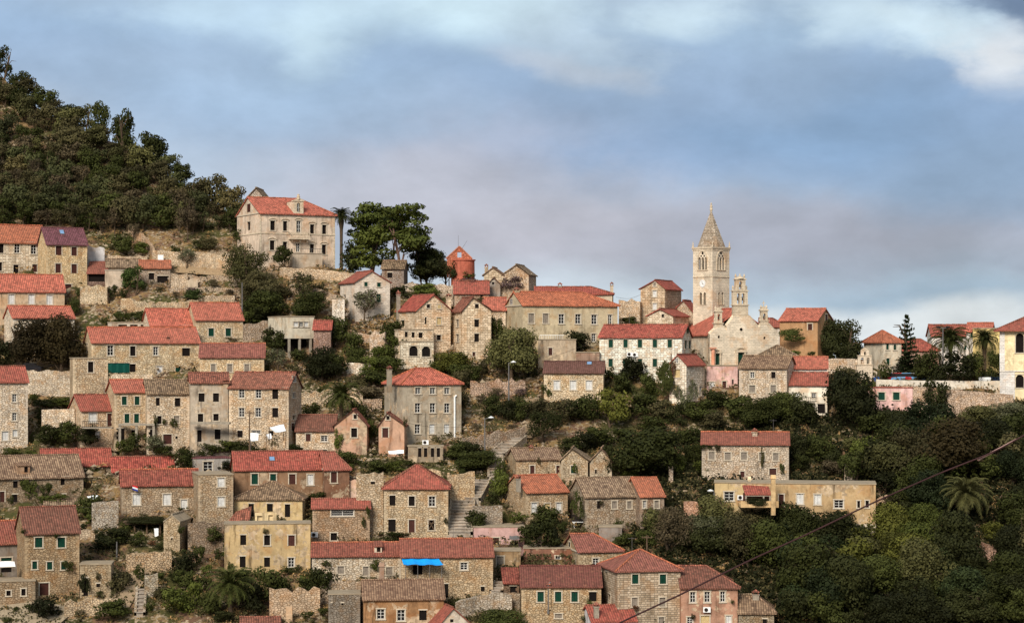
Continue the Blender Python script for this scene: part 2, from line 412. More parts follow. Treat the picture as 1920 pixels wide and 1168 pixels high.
M_BAR = flat_mat('casement_paint', (225,220,210), 0.6, 0.85, 0.12)
M_GLASS = flat_mat('window_glass', (40,38,38), 0.15, 0.8, 0.3)
M_GLASSB = flat_mat('skylight_glass', (120,150,185), 0.15, 0.9, 0.2)
M_METAL = flat_mat('dull_metal', (120,116,112), 0.5, 0.8, 0.2, 0.3)
M_DMETAL = flat_mat('dark_metal', (46,38,34), 0.6)
M_WPAINT = flat_mat('white_paint', (236,234,228), 0.6, 0.9, 0.12)
M_TIMBER = flat_mat('weathered_timber', (104,84,66), 0.9, 0.8, 0.3)
M_CLOTH = flat_mat('white_cloth', (240,240,238), 0.9, 0.9, 0.1)
M_CONC = flat_mat('old_concrete', (160,148,130), 0.95, 0.8, 0.35)
M_BARK = flat_mat('bark', (92,76,60), 0.95, 0.8, 0.35)
M_BARKP = flat_mat('pine_bark', (118,92,78), 0.95, 0.8, 0.35)

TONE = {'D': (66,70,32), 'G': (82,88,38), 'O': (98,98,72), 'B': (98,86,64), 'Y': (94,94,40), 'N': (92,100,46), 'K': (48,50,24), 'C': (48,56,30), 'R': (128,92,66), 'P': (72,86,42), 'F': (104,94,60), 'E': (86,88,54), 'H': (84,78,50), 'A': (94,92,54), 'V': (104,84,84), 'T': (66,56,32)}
def leaf_mat(t):
    key = ('l', t)
    if key in MATS: return MATS[key]
    c = TONE[t]; m, nt, b = newmat('foliage', 0.75)
    tcn = nd(nt, 'ShaderNodeTexCoord'); oi = nd(nt, 'ShaderNodeObjectInfo'); wp = world_vec(nt)
    n1 = noise(nt, wp, 0.7, 3, 0.6); n2 = noise(nt, wp, 5.0, 3, 0.7)
    col = scale_col(nt, lin(c, KL), rng_map(nt, n1.outputs['Fac'], 0.3, 0.7, 0.70, 1.32))
    col = mixc(nt, rng_map(nt, n2.outputs['Fac'], 0.45, 0.75, 0, 0.45), col, lin((c[0]*1.35, c[1]*1.25, c[2]*0.95), KL))
    col = scale_col(nt, col, rng_map(nt, oi.outputs['Random'], 0, 1, 0.58, 1.4))
    nt.links.new(col, b.inputs['Base Color'])
    MATS[key] = m; return m
# ------------------------------------------------------------ house builder
ZS = {}; HB = []
LMK = []      # landmarks for naming plants: (phrase, px, py)
FR = []
class Frame:
    """local frame of a building: x along the front, y into the hill, z up from the base"""
    def __init__(s, px0, px1, base, sh, dp, D=None):
        s.D = D or g(base)
        scale = F / s.D
        O = P(px0, base, s.D); xm = O.x
        mid = ((px0 + px1) / 2 - CX)
        natural = -mid / s.D * dp
        sn = max(-0.9, min(0.9, (sh - natural) / (scale * dp)))
        s.th = math.asin(sn); c, n = math.cos(s.th), math.sin(s.th)
        k = (px1 - CX) / F
        s.W = (k * s.D - O.x) / (c + k * n)
        # keep the middle of the front at depth D
        s.O = O; s.u = Vector((c, -n, 0)); s.v = Vector((n, c, 0)); s.dp = dp
        s.rz = -s.th; FR.append(s)
    def front(s, px, py, y=0.0):
        """point of the plane local y = const seen at px, py -> (x, z)"""
        d = Vector(((px - CX) / F, 1, (HY - py) / F)); o = s.O + s.v * y
        t = o.dot(s.v) / d.dot(s.v); p = d * t - s.O
        return p.dot(s.u), p.z
    def side(s, px, py, x):
        d = Vector(((px - CX) / F, 1, (HY - py) / F)); o = s.O + s.u * x
        t = o.dot(s.u) / d.dot(s.u); p = d * t - s.O
        return p.dot(s.v), p.z
def wall_face(mb, A, dx, L, z0, z1, holes, n, dep=0.25, uo=0.0, zb=0.0, gable=None):
    """wall sheet from A along dx with real openings (a0,a1,b0,b1,arch); reveals go inward (-n)"""
    A = Vector(A); dx = Vector(dx); n = Vector(n)
    pt = lambda a, z, d=0.0: A + dx * a + Vector((0, 0, z)) - n * d
    hs = []
    for h in holes:
        a0, a1, b0, b1 = max(h[0], 0.05), min(h[1], L - 0.05), max(h[2], z0 + 0.05), min(h[3], z1 - 0.03)
        if a1 - a0 > 0.08 and b1 - b0 > 0.08: hs.append((a0, a1, b0, b1, h[4] if len(h) > 4 else 0))
    xs = sorted({0.0, L} | {x for h in hs for x in h[:2]}); zs = sorted({z0, z1} | {z for h in hs for z in h[2:4]})
    flip = dx.cross(Vector((0, 0, 1))).dot(n) < 0
    def q(p, uv):
        if flip: p = p[::-1]; uv = uv[::-1]
        mb.face(p, uv)
    for i in range(len(xs) - 1):
        for j in range(len(zs) - 1):
            xa, xb, za, zb_ = xs[i], xs[i+1], zs[j], zs[j+1]
            if xb - xa < 1e-4 or zb_ - za < 1e-4: continue
            cx, cz = (xa + xb) / 2, (za + zb_) / 2
            if any(h[0] < cx < h[1] and h[2] < cz < h[3] for h in hs): continue
            q([pt(xa, za), pt(xb, za), pt(xb, zb_), pt(xa, zb_)], [(uo+xa, za), (uo+xb, za), (uo+xb, zb_), (uo+xa, zb_)])
    for a0, a1, b0, b1, arch in hs:
        if arch:
            r = (a1 - a0) / 2; cx = (a0 + a1) / 2; hz = min(r * (1.0 if arch == 1 else 1.6), (b1 - b0) * 0.7); cz = b1 - hz
            arc = [(cx - r * math.cos(t), cz + hz * (math.sin(t) if arch == 1 else math.sin(t) ** 0.85)) for t in [math.pi * k / 10 for k in range(11)]]
            for k in range(5):
                for (p, p2, cn) in ((arc[k], arc[k+1], (a0, b1)), (arc[10-k], arc[9-k], (a1, b1))):
                    tri = [cn, p, p2]
                    if (tri[1][0]-tri[0][0])*(tri[2][1]-tri[0][1]) - (tri[1][1]-tri[0][1])*(tri[2][0]-tri[0][0]) < 0: tri = [tri[0], tri[2], tri[1]]
                    if abs(p[0]-p2[0]) + abs(p[1]-p2[1]) > 1e-5: q([pt(*t) for t in tri], [(uo+t[0], t[1]) for t in tri])
            outline = [(a0, b0)] + arc + [(a1, b0)]
        else: outline = [(a0, b0), (a0, b1), (a1, b1), (a1, b0)]
        for k in range(len(outline)):
            p, p2 = outline[k], outline[(k+1) % len(outline)]
            if abs(p[0]-p2[0]) + abs(p[1]-p2[1]) < 1e-5: continue
            q([pt(*p), pt(*p2), pt(*p2, dep), pt(*p, dep)], [(p[0], p[1]), (p2[0], p2[1]), (p2[0]+.2, p2[1]+.2), (p[0]+.2, p[1]+.2)])
    if gable:
        ax, az = gable
        q([pt(0, z1), pt(L, z1), pt(ax, az)], [(uo, z1), (uo+L, z1), (uo+ax, az)])
WIN = {  # kind: (name, leaf material, frame?, bars?)
 'k': ('window', None, 0), 'o': ('window', None, 1), 'g': ('window', 'M_GREEN', 1), 'w': ('window', 'M_WHITE', 1),
 'p': ('window', 'M_GLASS', 1), 'd': ('door', 'M_BROWN', 1), 'b': ('window', 'M_BOARD', 1), 'c': ('window', 'M_CREAM', 1),
 'a': ('window', None, 1), 'v': ('door', 'M_GREEN', 1), 'W': ('door', 'M_WHITE', 1), 'n': ('window', 'M_BROWN', 1)}
def window(root, A, dx, n, a0, a1, b0, b1, kind, proud=False, arch=0):
    """surround, then what fills it; one object each"""
    A, dx, n = Vector(A), Vector(dx), Vector(n)
    M = Matrix.Identity(4)
    for i, col in enumerate((dx, -n, Vector((0, 0, 1)))):
        for r_ in range(3): M[r_][i] = col[r_]
    M.translation = A
    nm, mt, fr = WIN[kind]
    if root is None: return
    fw = 0.14
    f = MB(M)
    d0 = -0.05
    if fr:
        f.box(a0-fw, a0, d0, 0.02, b0, b1); f.box(a1, a1+fw, d0, 0.02, b0, b1)
        f.box(a0-fw-0.05, a1+fw+0.05, d0-0.04, 0.02, b1, b1+fw)
        if nm != 'door': f.box(a0-fw-0.06, a1+fw+0.06, d0-0.07, 0.02, b0-0.13, b0)
    else:
        f.box(a0-0.1, a1+0.1, -0.012, 0.02, b1, b1+0.16)
    o = f.build(nm, M_FRAME, root)
    yy = 0.02 if proud else 0.2
    back = MB(M)
    if proud: back.box(a0, a1, -0.02, 0.0, b0, b1)
    else: back.face([(a0-.02, 0.24, b0-.02), (a1+.02, 0.24, b0-.02), (a1+.02, 0.24, b1+.02), (a0-.02, 0.24, b1+.02)])
    if mt is None or kind == 'p':
        back.build('pane_or_dark', M_GLASS if kind == 'p' else M_DARK, o)  # open windows: near-black sheet paints in the unlit inside
    if kind == 'p' or (kind == 'o' and rng.random() < 0.12):
        br = MB(M); t = 0.06; y0, y1 = (-0.05, -0.02) if proud else (0.13, 0.19)
        for xa, xb, za, zb in ((a0, a0+t, b0, b1), (a1-t, a1, b0, b1), (a0+t, a1-t, b0, b0+t), (a0+t, a1-t, b1-t, b1)): br.box(xa, xb, y0, y1, za, zb)
        xm = (a0+a1)/2; br.box(xm-t*.5, xm+t*.5, y0, y1, b0+t, b1-t)
        for fz in (0.36, 0.68): br.box(a0+t, xm-t*.5, y0, y1, b0+(b1-b0)*fz-.02, b0+(b1-b0)*fz+.02); br.box(xm+t*.5, a1-t, y0, y1, b0+(b1-b0)*fz-.02, b0+(b1-b0)*fz+.02)
        br.build('casement', M_BAR, o)
    if mt and kind != 'p':
        mat = globals()[mt]; xm = (a0+a1)/2
        y0, y1 = (-0.05, 0.0) if proud else (0.10, 0.15)
        if nm == 'door' or kind in 'bc':
            s = MB(M); s.box(a0, a1, y0, y1, b0, b1)
            s.box(xm-.02, xm+.02, y0-.02, y0, b0, b1); s.box(a0, xm-.02, y0-.02, y0, b0+(b1-b0)*.45, b0+(b1-b0)*.52)
            s.build('door_leaf' if nm == 'door' else 'boarding', mat, o)
        else:
            for xa, xb in ((a0, xm-.01), (xm+.01, a1)):
                s = MB(M); s.box(xa, xb, y0, y1, b0, b1)
                s.build('shutter', mat, o)
    return o
def slab(mb, e0, e1, r1, r0, th=0.14, jit=0.0, n=8, m=4, sag=0.0):
    """roof slope: eave e0-e1, ridge r0-r1, with thickness and a little unevenness"""
    e0, e1, r0, r1 = map(Vector, (e0, e1, r0, r1))
    L = (e1 - e0).length; Hh = ((r0 + r1) / 2 - (e0 + e1) / 2).length
    n = max(2, int(L / 0.9)) if jit else 1; m = max(2, int(Hh / 0.9)) if jit else 1
    n = min(n, 30)
    dirx = (e1 - e0).normalized(); off = (r0 - e0).dot(dirx)
    grid = []
    sd = rng.random() * 50
    for j in range(m + 1):
        row = []
        for i in range(n + 1):
            s, t = i / n, j / m
            a = e0.lerp(e1, s); b = r0.lerp(r1, s); p = a.lerp(b, t)
            if jit: p = p + Vector((0, 0, (mnoise.noise(Vector((p.x * .5 + sd, p.y * .5, 1))) * 1.4 + mnoise.noise(Vector((p.x * 2 + sd, p.y * 2, 5)))*.5) * jit - sag * math.sin(math.pi * s) * (0.4 + t)))
            row.append(p)
        grid.append(row)
    uvf = lambda p: ((p - e0).dot(dirx), math.sqrt(max(0, (p - e0).length_squared - (p - e0).dot(dirx) ** 2)))
    up = (e1 - e0).cross(r0 + r1 - e0 - e1).z > 0
    for j in range(m):
        for i in range(n):
            q = [grid[j][i], grid[j][i+1], grid[j+1][i+1], grid[j+1][i]]
            if (q[2] - q[3]).length < 1e-4: q = q[:3]
            if not up: q = q[::-1]
            mb.face(q, [uvf(p) for p in q])
    dn = Vector((0, 0, -th))
    for seq in ([grid[0][i] for i in range(n+1)], [grid[j][n] for j in range(m+1)], [grid[j][0] for j in range(m+1)]):
        for a, b in zip(seq, seq[1:]):
            if (a - b).length > 1e-4: mb.face([a, b, b + dn, a + dn], [uvf(a), uvf(b), (uvf(b)[0], uvf(b)[1]-th), (uvf(a)[0], uvf(a)[1]-th)])
    mb.face([e0 + dn, r0 + dn, r1 + dn, e1 + dn] if (r0-r1).length > 1e-4 else [e0 + dn, r0 + dn, e1 + dn])
def chimney(root, x, y, z0, z1, w, mat=None, cap=True):
    b = MB(); h = w / 2
    b.box(x-h, x+h, y-h, y+h, z0, z1)
    b.box(x-h-.08, x+h+.08, y-h-.08, y+h+.08, z1, z1+.1)
    o = b.build('chimney', mat or M_CONC, root)
    if cap:
        c = MB()
        for sx_ in (-1, 1):
            for sy_ in (-1, 1): c.box(x+sx_*h*.7-.06, x+sx_*h*.7+.06, y+sy_*h*.7-.06, y+sy_*h*.7+.06, z1+.1, z1+.35)
        a = (x, y, z1+.7); q = [(x-h-.1, y-h-.1, z1+.35), (x+h+.1, y-h-.1, z1+.35), (x+h+.1, y+h+.1, z1+.35), (x-h-.1, y+h+.1, z1+.35)]
        for i in range(4): c.face([q[i], q[(i+1)%4], a])
        c.face(q[::-1]); c.build('chimney_cap', roof_mat('mix'), o)
    return o
def H(ref, label, px0, px1, eave, base, ridge, sh=0, rt='gg', wall=('rub', (196,174,142)), roof='red', wins=(), side=(), ch=(), dp=7.0, cat='house', name='stone_house', apex=None, D=None, jit=0.05, sag=0.0, extra=None, gwins=(), cornice=True, rin=None, group='houses of the hill town', ov=0.36, sidemat=None, maxdown=12.0):
    if base > 860: wall = (wall[0], tuple(v*.90 for v in wall[1]))  # lower rows darkened: older stone, plus a vignette painted into the wall colour
    f = Frame(px0, px1, base, sh, dp, D)
    root = empty(name, f.O, f.rz); tag(root, label, cat, group)
    W_, dp = f.W, f.dp
    pm = (px0 + px1) / 2
    ze = f.front(pm, eave)[1]
    front_g = rt in ('F', 'FH')
    if rt == 'flat' or rt == 'ruin': zr = ze
    elif front_g: zr = f.front(apex or pm, ridge)[1]
    elif rt == 'shed': zr = f.front(pm, ridge, dp)[1]
    else: zr = f.front(pm, ridge, dp / 2)[1]
    zr = max(zr, ze + (0.02 if rt in ('flat', 'ruin') else 0.35))
    # how far walls must reach down to stay in the ground
    down = 0.6
    for x in (0, W_):
        for y in (0, dp):
            p = f.O + f.u * x + f.v * y
            down = max(down, f.O.z - zt(p.x, p.y) + 0.6)
    down = min(down, maxdown)
    FOOT.append((f.O.copy(), f.u.copy(), f.v.copy(), W_, dp, f.O.z, root))
    axp = f.front(apex, ridge)[0] if (apex and front_g) else W_ / 2
    fh, sdh = [], []
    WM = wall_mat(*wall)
    fz = -down
    wl = MB()
    # which side faces the camera
    pL = f.O + f.u * 0; seeL = pL.dot(-f.u) < 0
    xs_ = 0.0 if seeL else W_
    for w in wins:
        px, py, ww, hh, k = w[:5]
        a0, z0 = f.front(px - ww/2, py + hh/2); a1, z1 = f.front(px + ww/2, py - hh/2)
        fh.append((a0, a1, z0, z1, k, z1 > ze - 0.05))
    for w in side:
        px, py, ww, hh, k = w[:5]
        a0 = f.side(px - ww/2, py, xs_)[0]; a1 = f.side(px + ww/2, py, xs_)[0]; z0 = f.side(px, py + hh/2, xs_)[1]; z1 = f.side(px, py - hh/2, xs_)[1]
        if a1 < a0: a0, a1 = a1, a0
        if a1 - a0 > 2.2: m_ = (a0+a1)/2; a0, a1 = m_-.55, m_+.55
        if a0 < 0.1 or a1 > dp - 0.1:
            m_ = min(max((a0+a1)/2, 0.8), dp-0.8); a0, a1 = m_-.45, m_+.45
        sdh.append((a0, a1, z0, z1, k, z1 > ze - 0.05))
    ar = lambda k: 1 if k == 'a' else 0
    wall_face(wl, (0,0,0), (1,0,0), W_, fz, ze, [(h[0],h[1],h[2],h[3],ar(h[4])) for h in fh if not h[5]], (0,-1,0), gable=(axp, zr) if front_g else None)
    sg = (not front_g) and rt[0] in 'g' and rt not in ('flat', 'ruin', 'shed')
    sgr = (not front_g) and rt[-1] == 'g' and rt not in ('flat', 'ruin', 'shed')
    hl = [(h[0],h[1],h[2],h[3],ar(h[4])) for h in sdh if not h[5]]
    wall_face(wl, (0,0,0), (0,1,0), dp, fz, ze, hl if seeL else [], (-1,0,0), uo=30, gable=(dp/2, zr) if sg else ((dp, zr) if rt == 'shed' else None))
    wall_face(wl, (W_,0,0), (0,1,0), dp, fz, ze, [] if seeL else hl, (1,0,0), uo=60, gable=(dp/2, zr) if sgr else ((dp, zr) if rt == 'shed' else None))
    wall_face(wl, (0,dp,0), (1,0,0), W_, fz, zr if rt == 'shed' else ze, [], (0,1,0), uo=90, gable=(axp, zr) if front_g else None)
    if rt == 'ruin':      # broken wall head
        n = max(4, int(W_ / 0.6)); zz = [rng.uniform(-.1, .55) for _ in range(n + 1)]
        for i in range(n):
            a, b = W_*i/n, W_*(i+1)/n
            wl.face([(a, 0, ze), (b, 0, ze), (b, 0, ze+max(0,zz[i+1])+.05), (a, 0, ze+max(0,zz[i])+.05)]); wl.face([(a, .5, ze), (a, .5, ze+max(0,zz[i])+.05), (b, .5, ze+max(0,zz[i+1])+.05), (b, .5, ze)])
            wl.face([(a, 0, ze+max(0,zz[i])+.05), (b, 0, ze+max(0,zz[i+1])+.05), (b, .5, ze+max(0,zz[i+1])+.05), (a, .5, ze+max(0,zz[i])+.05)])
        wl.face([(0,0.5,ze-.6),(W_,0.5,ze-.6),(W_,dp-.02,ze-.6),(0,dp-.02,ze-.6)])
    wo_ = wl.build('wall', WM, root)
    if wall[0] == 'rub' and ze > 2.2 and rt != 'ruin':
        qm = MB(); qn = MB(); z = fz*.2; k_ = 0
        while z < ze - .35:
            hh_ = rng.uniform(.26, .4); a_ = .42 if k_ % 2 else .24
            qm.box(-.015, a_, -.02, -.001, z, z+hh_-.03); qn.box(W_-(.66-a_), W_+.015, -.02, -.001, z, z+hh_-.03)
            if seeL: qm.box(-.02, -.001, 0, .66-a_, z, z+hh_-.03)
            else: qn.box(W_+.001, W_+.02, 0, a_, z, z+hh_-.03)
            z += hh_; k_ += 1
        for q_ in (qm, qn): q_.build('quoins', wall_mat('fin', [min(255, v*1.04) for v in wall[1]]), root)
    # roof
    RM = roof_mat(roof)
    r = MB()
    th = 0.16
    rs = None
    if rt == 'flat':
        r.box(-.09, W_+.09, -.09, dp+.09, ze-.02, ze+.13)
    elif rt == 'ruin': r = None
    elif rt == 'shed':
        sl_ = (zr - ze) / dp
        slab(r, (-ov*.5, -ov, ze+.12-ov*sl_), (W_+ov*.5, -ov, ze+.12-ov*sl_), (W_+ov*.5, dp+.1, zr+.12), (-ov*.5, dp+.1, zr+.12), th, jit)
    elif front_g:
        sl_ = (zr - ze) / max(0.5, axp); sr_ = (zr - ze) / max(0.5, W_ - axp); e = ov * .8; fo = ov * .7
        slab(r, (-e, dp+.15, ze-e*sl_+.12), (-e, -fo, ze-e*sl_+.12), (axp, -fo, zr+.12), (axp, dp+.15, zr+.12), th, jit, sag=sag)
        slab(r, (W_+e, -fo, ze-e*sr_+.12), (W_+e, dp+.15, ze-e*sr_+.12), (axp, dp+.15, zr+.12), (axp, -fo, zr+.12), th, jit, sag=sag)
        rs = ((axp, -fo, zr+.12), (axp, dp+.15, zr+.12))
    else:
        s_ = (zr - ze) / (dp / 2); e = ov
        inset = min(rin if rin is not None else dp / 2, W_ / 2 - .05)
        gl = -ov * .6 if rt[0] == 'g' else inset; gr = W_ + ov * .6 if rt[1] == 'g' else W_ - inset
        el_ = -ov * .6 if rt[0] == 'g' else -e; er_ = W_ + ov * .6 if rt[1] == 'g' else W_ + e
        z_e = ze - e * s_ + .12; zt_ = zr + .12
        slab(r, (el_, -e, z_e), (er_, -e, z_e), (gr, dp/2, zt_), (gl, dp/2, zt_), th, jit, sag=sag)
        slab(r, (er_, dp+e, z_e), (el_, dp+e, z_e), (gl, dp/2, zt_), (gr, dp/2, zt_), th, jit)
        if rt[0] == 'h': slab(r, (-e, dp+e, z_e), (-e, -e, z_e), (gl, dp/2, zt_), (gl, dp/2, zt_), th, jit)
        if rt[1] == 'h': slab(r, (W_+e, -e, z_e), (W_+e, dp+e, z_e), (gr, dp/2, zt_), (gr, dp/2, zt_), th, jit)
        rs = ((gl, dp/2, zt_), (gr, dp/2, zt_))
        hips = []
        if rt[0] == 'h': hips += [((-e, -e, z_e), (gl, dp/2, zt_)), ((-e, dp+e, z_e), (gl, dp/2, zt_))]
        if rt[1] == 'h': hips += [((W_+e, -e, z_e), (gr, dp/2, zt_)), ((W_+e, dp+e, z_e), (gr, dp/2, zt_))]
    ro = root
    if r is not None:
        if rs and (Vector(rs[0]) - Vector(rs[1])).length > 0.2:
            rc = MB(); a_, b_ = Vector(rs[0]), Vector(rs[1]); n_ = max(2, int((b_-a_).length/.9))
            for i_ in range(n_):
                j0, j1 = rng.uniform(-.025, .03), rng.uniform(-.025, .03)
                rc.tube(a_.lerp(b_, i_/n_)+Vector((0,0,.02+j0)), a_.lerp(b_, (i_+1)/n_)+Vector((0,0,.02+j1)), .14, .12, 6)
        else: rc = None
        ro = r.build('roof', RM, root)
        lt = roof_mat('tan' if roof in ('old','tan') else ('orange' if roof in ('coral','deep','dusk','orange') else ('mix' if roof in ('red','brown','mix') else roof)))
        if rc: rc.build('ridge_tiles', lt, ro)
        if not front_g and rt not in ('flat','shed'):
            for a, b in hips:
                hm = MB(); hm.tube(Vector(a)+Vector((0,0,.03)), Vector(b)+Vector((0,0,.03)), .12, .12, 6); hm.build('hip_tiles', lt, ro)
        if sag:
            pass
    if cornice and rt not in ('flat', 'ruin') and not front_g:
        c = MB(); c.box(-.05, W_+.05, -.13, -.003, ze-.16, ze+.02)
        if rt[-1] == 'h' or rt[0] == 'h':
            if seeL: c.box(-.13, -.003, -.13, dp, ze-.16, ze+.02)
            else: c.box(W_+.003, W_+.13, -.13, dp, ze-.16, ze+.02)
        c.build('cornice', M_FRAME, root)
    for h in fh: window(root, (0,0,0), (1,0,0), (0,-1,0), h[0], h[1], h[2], h[3], h[4], proud=h[5])
    for h in sdh:
        window(root, (xs_, 0, 0), (0,1,0), (-1 if seeL else 1, 0, 0), h[0], h[1], h[2], h[3], h[4], proud=h[5])
    for c in ch:     # px, py_top, py_bottom, width_px[, depth fraction]
        px, pt_, pb, ww = c[:4]; fr = c[4] if len(c) > 4 else (0.5 if not front_g else 0.4)
        x, z1 = f.front(px, pt_, dp*fr); _, z0 = f.front(px, pb, dp*fr)
        w = max(0.4, ww * f.D / F)
        chimney(ro, x, dp*fr, z0 - 1.6, z1 - .45, w, WM if rng.random() < .5 else M_CONC)
    LMK.append((ref, pm, (eave + base) / 2, abs(px1 - px0), base - eave)); HB.append((px0 - max(0, -sh), px1 + max(0, sh), eave, base, f))
    ZS[root.name] = (f, ze, zr)
    return root, f, ze, zr, ro
def local_box(f, root, name, px0, px1, py0, py1, y0, y1, mat):
    x0, z1 = f.front(px0, py0, y0); x1, z0 = f.front(px1, py1, y0)
    b = MB(); b.box(x0, x1, y0, y1, z0, z1); return b.build(name, mat, root)
def ribbon_wall(label, pts, h, ref=None, c=(186,164,132), kind='dry', th=0.5, rag=0.22, name='stone_wall', cat='wall', group='terrace walls of dry stone'):
    """free-standing or retaining wall along ground spots; pts are (px, py of the foot), h in photo pixels"""
    W3 = [ground(*p) for p in pts]
    L = [0.0]
    for a, b in zip(W3, W3[1:]): L.append(L[-1] + (b - a).length)
    n = max(2, int(L[-1] / 0.7)); mb = MB(); prev = None
    o0 = W3[0].copy()
    for i in range(n + 1):
        s = L[-1] * i / n; k = 0
        while k < len(L) - 2 and s > L[k+1]: k += 1
        t = (s - L[k]) / max(1e-6, L[k+1] - L[k]); p = W3[k].lerp(W3[k+1], t); d = (W3[k+1] - W3[k]).normalized()
        nn = Vector((-d.y, d.x, 0)).normalized()
        hh = (h if isinstance(h, (int, float)) else h[0] + (h[1] - h[0]) * i / n) * p.y / F + rng.uniform(-rag, rag)
        hh = max(.3, hh)
        q = p - o0
        row = (q - Vector((0,0,2.0)), q + Vector((0,0,hh)), q + nn*th + Vector((0,0,hh)), q + nn*th - Vector((0,0,2.0)), s)
        if prev:
            a, b = prev, row
            mb.face([a[0], b[0], b[1], a[1]], [(a[4], a[0].z), (b[4], b[0].z), (b[4], b[1].z), (a[4], a[1].z)])
            mb.face([a[1], b[1], b[2], a[2]], [(a[4], 0), (b[4], 0), (b[4], th), (a[4], th)])
            mb.face([a[2], b[2], b[3], a[3]], [(a[4], a[2].z), (b[4], b[2].z), (b[4], b[3].z), (a[4], a[3].z)])
        else: mb.face([row[0], row[1], row[2], row[3]])
        prev = row
    mb.face([prev[3], prev[2], prev[1], prev[0]])
    o = mb.build(name, wall_mat(kind, c)); o.location = o0; tag(o, label, cat, group)
    if ref: LMK.append((ref, sum(p[0] for p in pts)/len(pts), sum(p[1] for p in pts)/len(pts), 40, 15))
    return o
# ------------------------------------------------------------ the houses, upper left to lower right
CW = (214,194,162); CB = (186,162,128); CD = (160,136,106); CG = (150,140,122)
H('the long orange-roofed house at the left edge','long pale stone house with an orange tiled roof, beside the purple-roofed house',-60,87,453,525,423,-16,'gg',('ash',(214,194,162)),'orange',
  [(3,466,8,17,'o'),(32,466,10,17,'o'),(63,468,10,17,'o'),(-30,466,10,17,'o'),(0,500,8,16,'o'),(30,507,10,21,'o'),(65,503,9,14,'d')])
H('the purple-roofed house','tall stone house with a smooth purple roof and one skylight',87.5,163,457,541,429,-16,'gg',('rub',(206,178,132)),'purple',
  [(110,470,11,17,'d'),(139,471.5,10,16,'d'),(109,503,10,17,'d'),(139,504,10,17,'d'),(128,539,12,12,'d')])
H('the plastered house with three white shutters','cream and brown plastered house with three white shutters under an orange-red roof',-40,121,545,612,516,-8,'gg',('plb',(190,160,122)),'coral',
  [(21.5,561,11,18,'w'),(59,561,11,18,'w'),(93,562,11,18,'w')])
H('the house behind the big dark tree','low cream stone house with a coral roof, half hidden behind the big dark tree',24,139,595,660,575,-16,'gg',('rub',(214,196,166)),'coral',[(37,611,6,9,'o')])
H('the bare concrete shell','roofless pale concrete block beside the purple-roofed house',164,196,466,500,466,0,'ruin',('pla',(196,186,172)),'grey',dp=4,name='concrete_shell',cat='ruin',group=None)
H('the lean-to','lean-to shed with a purple-red roof against the purple-roofed house',164,199,512,535,491,6,'shed',('rub',(120,96,80)),'deep',[(181,521,30,14,'k')],dp=5,name='shed',cat='shed',group=None,cornice=False)
H('the grey-topped cube','small tan cube building with a pale flat roof right of the lean-to',197,231,507,540,505,4,'flat',('pla',(182,160,132)),'grey',dp=5,name='outbuilding',cat='outbuilding',group=None)
H('the tan-roofed cottage','low cottage with a mottled tan roof above the round green tree',200,262,500,520,487,0,'gg',('rub',(176,152,122)),'tan',[],dp=5,name='cottage')
H('the orange-roofed cottage','low cottage with a pale orange roof and a wide dark opening under it',262,319,502,531,490,0,'gg',('rub',(160,140,116)),'orange',[(284,518,10,12,'k'),(306,524,22,13,'k')],dp=5,name='cottage')
H('the roofless stone hut','roofless square stone hut on the terrace right of the orange-roofed cottage',320,352,518,538,518,4,'ruin',('rub',(190,166,134)),'grey',dp=4,name='stone_hut',cat='ruin',group=None)
H('the small end-of-lane hut','tiny light wall block next to the roofless stone hut',352,371,527,539,527,0,'ruin',('pla',(176,154,124)),'grey',dp=3,name='stone_hut',cat='ruin',group=None)
H('the wedge-shaped stone house','stone outbuilding with a wall head falling to the left, below the grey-topped cube',150,201,540,568,526,6,'ruin',('rub',(204,180,142)),'grey',dp=4,name='outbuilding',cat='ruin',group=None)
H('the left one of two coral roofs','low stone house with a coral roof, just behind the flat concrete terrace',282,366,609,650,580,-16,'gg',('rub',(206,186,156)),'coral',[])
H('the coral-roofed house with two green shutters','stone house with a coral roof and two green shutters above the dusky-roofed house',367,455.5,598,646,569,-18,'gg',('rub',(196,172,134)),'coral',[(396,623,10,15,'g'),(428,623,10,15,'g')])
H('the flat concrete terrace building','low flat-roofed concrete building with a row of dark openings',202,283,605,622,605,0,'flat',('pla',(190,172,146)),'conc',[(230,611,16,5,'k'),(251,611,14,5,'k'),(271,611,14,5,'k')],dp=5,name='outbuilding',cat='outbuilding',group=None)
_,f7,_,_,r7 = H('the long coral-roofed house','very long stone house with a coral roof, two floors and a white door',172,374,641,712,615,-15,'gg',('rub',(204,180,140)),'coral',
  [(207,657,11,19,'o'),(249,658,10,18,'o'),(292,658,9,16,'p'),(349,660,15,15,'k'),(299,698,11,24,'W'),(334,698,10,23,'v'),(249,690,11,15,'k')],side=[(164,652,5,16,'o')],ch=[(315,632,640,4,.1)],name='long_house')
H('the annex with one dark door','square stone annex with one dark door at the end of the long coral-roofed house',137,202,672,738,672,-6,'flat',('rub',(190,166,130)),'conc',[(170,688,10,20,'o')],dp=5,name='annex',cat='annex',group=None,D=316)
H('the dusky-roofed house','stone house with a long dusky red roof and three boarded windows',374.5,495,668.5,712,645,3,'gg',('rub',(198,172,132)),'dusk',[(400,690,8,15,'b'),(431,690,9,15,'b'),(463,690,9,15,'b')])
H('the tall house at the left edge','tall cream house with a red roof cut by the left edge of the photo',-60,52,715,850,688,-12,'gg',('rub',(202,182,152)),'red',
  [(27,746,8,15,'p'),(27,781,8,15,'p'),(10,817,12,17,'w'),(28.5,812,9,13,'w'),(-12,746,8,15,'p')])
